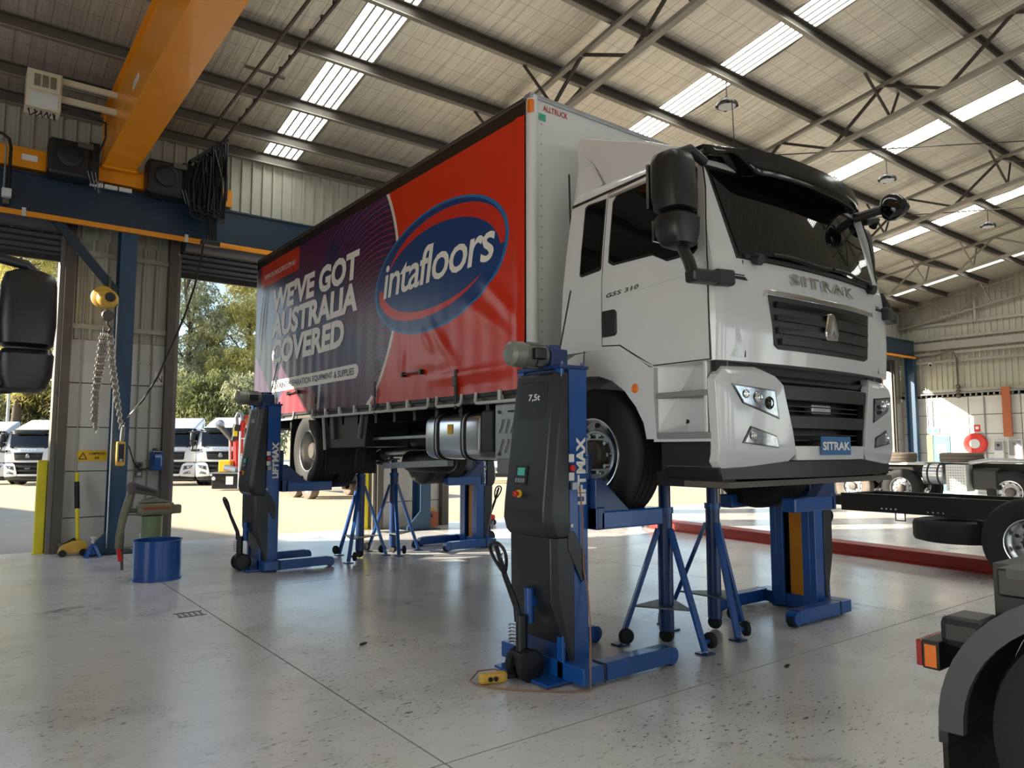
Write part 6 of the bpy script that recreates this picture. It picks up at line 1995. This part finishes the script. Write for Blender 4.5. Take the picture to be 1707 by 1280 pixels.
# long red beam lying on the floor
rb_ = thing('floor_beam', 'long red steel beam lying on the floor behind the front lift', 'beam', (11.0, 6.0, 0))
def rbx(y):
    return 11.25 - 0.105 * (10.2 - y)
ob('side_plate', MB().add([(rbx(y) + o_, y, z) for y in (10.2, 1.2) for o_ in (0, 0.02) for z in (0.02, 0.16)], [(0, 1, 5, 4), (2, 6, 7, 3), (0, 2, 3, 1), (4, 5, 7, 6), (1, 3, 7, 5), (0, 4, 6, 2)]), 'red_paint', rb_)
ob('top_flange', MB().add([(rbx(y) + o_, y, z) for y in (10.2, 1.2) for o_ in (-0.05, 0.30) for z in (0.16, 0.18)], [(0, 1, 5, 4), (2, 6, 7, 3), (0, 2, 3, 1), (4, 5, 7, 6), (1, 3, 7, 5), (0, 4, 6, 2)]), 'red_paint', rb_)
ob('bottom_flange', MB().add([(rbx(y) + o_, y, z) for y in (10.2, 1.2) for o_ in (-0.05, 0.30) for z in (0.0, 0.02)], [(0, 1, 5, 4), (2, 6, 7, 3), (0, 2, 3, 1), (4, 5, 7, 6), (1, 3, 7, 5), (0, 4, 6, 2)]), 'red_paint', rb_)
ob('end_ramp', MB().add([(11.2, 10.2, 0.18), (11.95, 9.2, 0.12), (12.1, 9.4, 0.10), (11.4, 10.5, 0.14), (11.2, 10.2, 0.0), (11.95, 9.2, 0.0), (12.1, 9.4, 0.0), (11.4, 10.5, 0.0)], [(0, 1, 2, 3), (0, 4, 5, 1), (1, 5, 6, 2), (2, 6, 7, 3), (3, 7, 4, 0)]), 'plate_grey', rb_)

# rear corner of another truck, close at the lower right
nt_ = thing('dark_trailing_truck', 'dark mudguard and rear wheel of a truck at the lower right corner', 'truck', (3.9, 0.3, 0))
cy_, cz_ = 0.72, 0.50
arc = [(cy_ + 0.64 * math.cos(R(a)), cz_ + 0.60 * math.sin(R(a))) for a in range(-2, 181, 7)]
arci = [(cy_ + 0.60 * math.cos(R(a)), cz_ + 0.56 * math.sin(R(a))) for a in range(180, -3, -7)]
ob('mudguard', MB().prism(arc + arci, lambda a, b, q: (q, a, b), 3.22, 3.80), 'guard_grey', nt_, 30)
ob('mudguard_lip', MB().prism([(cy_ + 0.645 * math.cos(R(a)), cz_ + 0.605 * math.sin(R(a))) for a in range(-2, 181, 7)] + [(cy_ + 0.555 * math.cos(R(a)), cz_ + 0.515 * math.sin(R(a))) for a in range(180, -3, -7)], lambda a, b, q: (q, a, b), 3.19, 3.225), 'guard_grey', nt_, 30)
ob('mud_flap', MB().box(3.22, 3.80, 1.345, 1.365, 0.10, 0.47), 'rubber', nt_)
ob('flap_clamp', MB().box(3.20, 3.80, 1.335, 1.37, 0.43, 0.49), 'black', nt_)
build_wheel(nt_, (3.42, cy_, 0.50), -1, 'rear', r=0.50, rimmat='steel_dark')
build_wheel(nt_, (4.9, cy_, 0.50), 1, 'rear', r=0.50, rimmat='steel_dark')
lp_ = ob('tail_lamp', MB().box(3.22, 3.46, 1.36, 1.43, 0.70, 0.815), 'black', nt_, bevel=0.008)
ob('lamp_red', MB().box(3.225, 3.455, 1.43, 1.455, 0.705, 0.81), 'red_lamp', lp_, bevel=0.006)
ob('lamp_amber', MB().box(3.213, 3.22, 1.37, 1.415, 0.712, 0.80), 'amber', lp_)
ob('lamp_bracket', MB().box(3.24, 3.46, 1.20, 1.37, 0.80, 0.92), 'black_plastic', nt_, bevel=0.03)
ob('chassis_end', MB().box(3.5, 4.4, -3.0, 1.25, 0.86, 1.12), 'black', nt_)
ob('cover_plate', MB().box(3.26, 4.5, 0.2, 1.12, 1.10, 1.135), 'guard_grey', nt_)
ob('bracket_box', MB().box(3.30, 3.52, 1.02, 1.17, 1.02, 1.13), 'black_plastic', nt_, bevel=0.01)
ob('axle', MB().cyl((3.4, cy_, 0.5), (4.9, cy_, 0.5), 0.08, 12), 'black', nt_)
ob('dark_gap_backing', MB().prism([(cy_ + 0.6 * math.cos(R(a)), cz_ + 0.56 * math.sin(R(a))) for a in range(-30, 211, 12)], lambda a, b, q: (q, a, b), 3.80, 3.82), 'black', nt_)  # black plate added behind the tyre, gives the wheel gap its shade
# ================================================================== outside: yard, parked trucks, trees
def ground(x, y):
    return x, y, -0.012 - 0.009 * max(0, y - 16)


def yard_truck(x, y, rz, lab):
    x, y, z = ground(x, y)
    t = thing('parked_truck', lab, 'truck', (x, y, z), 'white trucks parked in the yard')
    M_ = cab_copy(t, x - XC, y - 3.5, z + GZ, rz)
    for sg in (-1, 1):
        for yy, kind in ((FAX, 'front'), (8.0, 'rear')):
            w_ = build_wheel(t, (XC + sg * 1.07, yy, AXZ), sg, kind)
            w_.matrix_parent_inverse = pinv(t) @ M_
    r_ = ob('chassis_rail', MB().box(XC - 0.45, XC + 0.45, 4.2, 9.6, 1.60, 1.88), 'black', t)
    r_.matrix_parent_inverse = pinv(t) @ M_
    r_ = ob('chassis_skirt', MB().box(XC - 1.1, XC + 1.1, 3.2, 4.0, 1.25, 1.5), 'black', t)
    r_.matrix_parent_inverse = pinv(t) @ M_


yard_truck(1.46, 47.16, R(-33), 'white parked truck at the far left edge of the yard')
yard_truck(3.34, 43.84, R(-35), 'white parked truck seen through the left door beside yellow guard')
yard_truck(8.69, 38.5, R(-36), 'white parked truck seen right of the pier through the middle door')
yard_truck(10.52, 36.59, R(-36), 'white parked truck behind the red loader crane')

# loader crane on a black base
cx_, cy_0, cz_0 = ground(9.53, 31.59)
kr = thing('loader_crane', 'red folded loader crane with white ladder frame in the yard', 'loader crane', (cx_, cy_0, cz_0))
U_ = Vector((0.7943, -0.6075, 0))
V_ = Vector((-0.6075, -0.7943, 0))


def kp(s, z, d=0.0):
    return Vector((cx_, cy_0, 0)) + U_ * s + V_ * d + Vector((0, 0, cz_0 + z))


ob('base_box', MB().bar(kp(-0.85, 0.38), kp(0.9, 0.38), 0.8, 0.62), 'black_plastic', kr, bevel=0.03)
ob('base_deck', MB().bar(kp(-0.95, 0.72), kp(0.95, 0.72), 0.9, 0.06), 'grey_paint', kr)
for s in (-0.75, 0.6):
    ob('work_lamp', MB().cyl(kp(s, 0.5, 0.4), kp(s, 0.5, 0.46), 0.08, 14), 'white_panel', kr)
ob('plate', MB().bar(kp(-0.25, 0.42, 0.41), kp(0.05, 0.42, 0.41), 0.01, 0.34), 'white_ink', kr)
ob('column', MB().bar(kp(0.12, 0.7), kp(0.05, 2.1), 0.34, 0.34), 'red_bright', kr, bevel=0.03)
ob('valve_block', MB().bar(kp(-0.65, 1.0), kp(-0.15, 1.0), 0.5, 0.5), 'sign_yellow', kr, bevel=0.04)
ob('pump', MB().cyl(kp(-0.35, 0.95, 0.3), kp(0.15, 0.85, 0.35), 0.13, 14), 'alu_matt', kr)
ob('lift_ram', MB().cyl(kp(-0.22, 1.15, 0.1), kp(-0.25, 2.1, 0.1), 0.05, 12), 'alu', kr)
ob('inner_boom', MB().tube([kp(0.10, 1.9), kp(0.22, 2.7), kp(0.30, 3.05), kp(0.45, 3.05), kp(0.62, 2.75), kp(0.78, 2.2)], 0.13, 8), 'red_bright', kr, 50)
ob('outer_boom', MB().bar(kp(0.42, 3.0, 0.1), kp(0.85, 2.0, 0.1), 0.16, 0.2), 'orange_beam', kr)
ob('hose_arch', MB().tube([kp(0.05, 2.6, 0.15), kp(0.0, 3.05, 0.15), kp(0.08, 3.22, 0.15), kp(0.22, 3.2, 0.15), kp(0.25, 2.9, 0.15)], 0.08, 8), 'grey_paint', kr, 60)
ob('knuckle', MB().bar(kp(-0.1, 2.05, 0.1), kp(0.02, 2.75, 0.1), 0.24, 0.3), 'black_plastic', kr, bevel=0.03)
ob('slew_ram', MB().cyl(kp(-0.75, 2.75, 0.1), kp(-0.15, 2.1, 0.1), 0.12, 12), 'steel_dark', kr)
ob('hook_head', MB().lathe([(0, -0.12), (0.16, -0.1), (0.2, 0), (0.16, 0.1), (0, 0.12)], kp(-0.70, 2.75, 0.1), V_, 16), 'alu_matt', kr, 40)
ob('warning_label', MB().bar(kp(0.02, 2.25, 0.24), kp(0.02, 2.65, 0.24), 0.16, 0.02), 'sign_yellow', kr)
for s in (0.30, 0.72):
    ob('ladder_stile', MB().bar(kp(s, 0.1, 0.45), kp(s, 2.45 if s < 0.5 else 2.2, 0.45), 0.06, 0.06), 'white_panel', kr)
for z in (0.2, 0.55, 0.9, 1.5, 2.15):
    ob('ladder_rung', MB().bar(kp(0.30, z, 0.45), kp(0.72, z, 0.45), 0.05, 0.05), 'white_panel', kr)
ob('ladder_panel', MB().bar(kp(0.30, 1.2, 0.46), kp(0.72, 1.2, 0.46), 0.02, 0.5), 'white_panel', kr)

# flat trailer behind the rear lift (its dusty wheels show under the fork arm)
tx_, ty_, tz_ = ground(9.55, 23.54)
tr_ = thing('flat_trailer', 'trailer with dusty wheels standing in the sunny yard behind the rear lift', 'trailer', (tx_, ty_, tz_))
for k, dy in enumerate((0.0, 1.25)):
    build_wheel(tr_, (tx_, ty_ + dy, tz_ + 0.49), -1, 'front', r=0.5, tyre='rubber_dusty', rimmat='white_panel')
    build_wheel(tr_, (tx_ + 2.0, ty_ + dy, tz_ + 0.49), 1, 'front', r=0.5, tyre='rubber_dusty', rimmat='white_panel')
    ob('axle', MB().cyl((tx_, ty_ + dy, tz_ + 0.49), (tx_ + 2.0, ty_ + dy, tz_ + 0.49), 0.06, 12), 'black', tr_)
ob('deck', MB().box(tx_ - 0.15, tx_ + 2.2, ty_ - 1.2, ty_ + 6.0, tz_ + 1.06, tz_ + 1.2), 'grey_paint', tr_)
for dx in (0.5, 1.5):
    ob('deck_rail', MB().box(tx_ + dx - 0.05, tx_ + dx + 0.05, ty_ - 1.0, ty_ + 6.0, tz_ + 0.8, tz_ + 1.06), 'black', tr_)

# white car far out, seen between lift and truck underside
vx_, vy_, vz_ = ground(21.51, 28.69)
ca_ = thing('parked_car', 'white car parked far out in the yard under the truck body', 'car', (vx_, vy_, vz_))
def cr_(s, z, d):
    return Vector((vx_, vy_, vz_)) + U_ * s + V_ * d + Vector((0, 0, z))
prof = [(0.0, 0.35), (0.02, 0.75), (0.15, 0.95), (1.15, 1.08), (1.75, 1.52), (3.2, 1.58), (4.0, 1.15), (4.5, 1.05), (4.55, 0.4)]
ob('body', MB().loft([[cr_(s * 0.85, z * (0.97 if abs(s) > 0.95 else 1.0), -d) for d, z in prof] for s in (-1.05, -0.98, -0.5, 0.5, 0.98, 1.05)]), 'white_paint', ca_, 40)
ob('windscreen', MB().add([cr_(-0.72, 1.11, -1.14), cr_(0.72, 1.11, -1.14), cr_(0.62, 1.50, -1.66), cr_(-0.62, 1.50, -1.66)], [(0, 1, 2, 3)]), 'glass_dark', ca_)
ob('grille', MB().bar(cr_(-0.4, 0.68, 0.0), cr_(0.4, 0.68, 0.0), 0.05, 0.16), 'black', ca_)
ob('bumper', MB().bar(cr_(-0.88, 0.42, 0.0), cr_(0.88, 0.42, 0.0), 0.12, 0.2), 'black_plastic', ca_, bevel=0.03)
for s in (-0.66, 0.66):
    ob('headlight', MB().bar(cr_(s - 0.16, 0.78, 0.0), cr_(s + 0.16, 0.78, 0.0), 0.06, 0.16), 'lens', ca_, bevel=0.02)
for s in (-0.8, 0.8):
    for d in (-0.85, -3.6):
        ob('wheel', MB().lathe([(0, -0.1), (0.3, -0.1), (0.34, -0.07), (0.34, 0.07), (0.3, 0.1), (0, 0.1)], cr_(s, 0.34, d), U_, 24), 'rubber', ca_, 30)


# ---- trees
def leaf_mat(name, a, b_):
    m = bpy.data.materials.new(name)
    m.use_nodes = True
    t = m.node_tree
    pb_ = t.nodes['Principled BSDF']
    tc = t.nodes.new('ShaderNodeTexCoord')
    n = t.nodes.new('ShaderNodeTexNoise')
    n.inputs['Scale'].default_value = 1.3
    n.inputs['Detail'].default_value = 6
    t.links.new(tc.outputs['Object'], n.inputs['Vector'])
    cr = t.nodes.new('ShaderNodeValToRGB')
    cr.color_ramp.elements[0].position = 0.35
    cr.color_ramp.elements[0].color = lin(a)
    cr.color_ramp.elements[1].position = 0.65
    cr.color_ramp.elements[1].color = lin(b_)
    t.links.new(n.outputs['Fac'], cr.inputs[0])
    t.links.new(cr.outputs[0], pb_.inputs['Base Color'])
    pb_.inputs['Roughness'].default_value = 0.6
    tr = t.nodes.new('ShaderNodeBsdfTranslucent')
    t.links.new(cr.outputs[0], tr.inputs[0])
    mx = t.nodes.new('ShaderNodeMixShader')
    mx.inputs[0].default_value = 0.45
    t.links.new(pb_.outputs[0], mx.inputs[1])
    t.links.new(tr.outputs[0], mx.inputs[2])
    t.links.new(mx.outputs[0], t.nodes['Material Output'].inputs['Surface'])
    MATS[name] = m


leaf_mat('leaf_gold', (160, 154, 88), (222, 212, 134))
leaf_mat('leaf_grey', (122, 128, 96), (188, 190, 152))
leaf_mat('leaf_green', (84, 96, 60), (152, 156, 102))
leaf_mat('leaf_dark', (56, 64, 42), (112, 114, 76))


def tree(x, y, h, rad, z0, m, lab, seed, n=42, per=170, droop=0.5, shrub=False):
    rnd = random.Random(seed)
    x, y, z = ground(x, y)
    t = thing('shrub' if shrub else 'tree', lab, 'shrub' if shrub else 'tree', (x, y, z), 'shrubs behind the parked trucks' if shrub else 'trees behind the parked trucks')
    pts = [(x, y, z - 0.1)]
    for k in range(1, 7):
        pts.append((x + rnd.uniform(-0.25, 0.25) * k * 0.5, y + rnd.uniform(-0.25, 0.25) * k * 0.5, z + h * 0.9 * k / 6))
    r0 = 0.10 + 0.014 * h
    ob('trunk', MB().tube(pts, [r0 * (1 - 0.14 * k) for k in range(7)], 8), 'bark', t, 50)
    fb_ = MB()
    for c in range(n):
        q = rnd.random()
        zz = z0 + (h - z0) * q
        rr_ = rad * (0.35 + 0.65 * math.sin(math.pi * min(0.92, 0.18 + 0.8 * q))) * math.sqrt(rnd.random())
        a = rnd.uniform(0, 2 * math.pi)
        cx2, cy2 = x + rr_ * math.cos(a), y + rr_ * math.sin(a)
        cr2 = rnd.uniform(0.55, 1.15) * (0.45 + rad * 0.22)
        if c % 3 == 0 and not shrub:
            k = min(5, max(1, int(6 * zz / (h * 0.95))))
            ob('branch', MB().tube([pts[k], (0.5 * (pts[k][0] + cx2), 0.5 * (pts[k][1] + cy2), z + zz - 0.4), (cx2, cy2, z + zz)], [0.06, 0.045, 0.02], 5), 'bark', t)
        for i in range(per):
            while True:
                d = Vector((rnd.uniform(-1, 1), rnd.uniform(-1, 1), rnd.uniform(-1, 1)))
                if 0.15 < d.length < 1:
                    break
            p = Vector((cx2, cy2, z + zz)) + Vector((d.x * cr2, d.y * cr2, d.z * cr2 * 0.85))
            dr = Vector((rnd.uniform(-1, 1), rnd.uniform(-1, 1), rnd.uniform(-1, 0.4) - droop)).normalized()
            sd_ = dr.cross(Vector((rnd.uniform(-1, 1), rnd.uniform(-1, 1), rnd.uniform(-1, 1)))).normalized()
            L, W_ = rnd.uniform(0.22, 0.5), rnd.uniform(0.035, 0.07)
            fb_.v += [tuple(p - sd_ * W_), tuple(p + sd_ * W_), tuple(p + dr * L)]
            k0 = len(fb_.v) - 3
            fb_.f.append((k0, k0 + 1, k0 + 2))
    me = bpy.data.meshes.new('foliage')
    me.from_pydata(fb_.v, [], fb_.f)
    me.materials.append(MATS[m])
    o = link('foliage', me, t)
    o['kind'] = 'stuff'


tree(13.06, 55.22, 17.5, 3.0, 3.0, 'leaf_grey', 'tall grey-green tree just right of the pier in the middle door', 1, 70)
tree(15.01, 58.74, 11.0, 2.6, 2.0, 'leaf_grey', 'lower grey-green tree before the blue sky gap', 2, 55)
tree(17.03, 62.21, 9.5, 2.6, 2.0, 'leaf_green', 'short green tree right under the blue sky gap', 3, 50)
tree(16.49, 53.84, 14.2, 2.5, 6.2, 'leaf_gold', 'golden sunlit tree beside the rear end of the truck body', 4, 60)
tree(18.85, 58.31, 18.5, 3.0, 3.0, 'leaf_grey', 'tall pale tree behind the golden one', 5, 55)
tree(18.21, 68.83, 17.0, 3.6, 6.0, 'leaf_green', 'thin distant tree whose twigs cross the blue sky', 6, 12, 80)
tree(3.34, 60.14, 19.0, 3.4, 5.0, 'leaf_gold', 'golden tree seen through the left door behind the mirror', 7, 75)
tree(5.19, 63.74, 17.0, 3.2, 2.0, 'leaf_grey', 'grey-green tree at the right side of the left door', 8, 60)
tree(2.37, 65.9, 16.0, 3.0, 2.0, 'leaf_green', 'green tree at the left picture edge behind the mirror', 9, 50)
tree(11.92, 52.33, 5.6, 2.6, 0.6, 'leaf_dark', 'dark shrub behind the truck right of the pier', 10, 34, 150, 0.3, True)
tree(12.77, 50.42, 6.4, 2.6, 0.6, 'leaf_green', 'feathery green shrub between the two parked trucks', 11, 40, 150, 0.6, True)
tree(13.93, 49.53, 6.8, 2.6, 0.6, 'leaf_green', 'feathery green shrub behind the truck with the loader crane', 12, 40, 150, 0.6, True)
tree(14.87, 47.56, 6.0, 2.6, 0.6, 'leaf_grey', 'pale shrub beside the rear end of the truck body', 13, 36, 150, 0.6, True)
tree(3.13, 62.81, 5.8, 3.0, 0.6, 'leaf_dark', 'dark shrub behind the trucks in the left door', 14, 40, 150, 0.3, True)
tree(4.67, 60.38, 6.2, 3.0, 0.6, 'leaf_dark', 'dark shrub beside the yellow guard in the left door', 15, 40, 150, 0.3, True)
tree(14.62, 55.27, 5.2, 3.2, 0.4, 'leaf_dark', 'dark shrub deep behind the feathery ones', 16, 44, 150, 0.3, True)
tree(52.49, 25.06, 9.0, 2.6, 0.5, 'leaf_green', 'green tree glimpsed through the far door beside the bumper', 18, 40)
# bare pole
x_, y_, z_ = ground(2.71, 56.86)
tag(ob('pale_pole', MB().cyl((x_, y_, z_), (x_, y_, 5.2), 0.09, 10), 'conc_panel'), 'pale bare pole standing behind the trucks in the left door', 'pole')
bpy.context.view_layer.update()
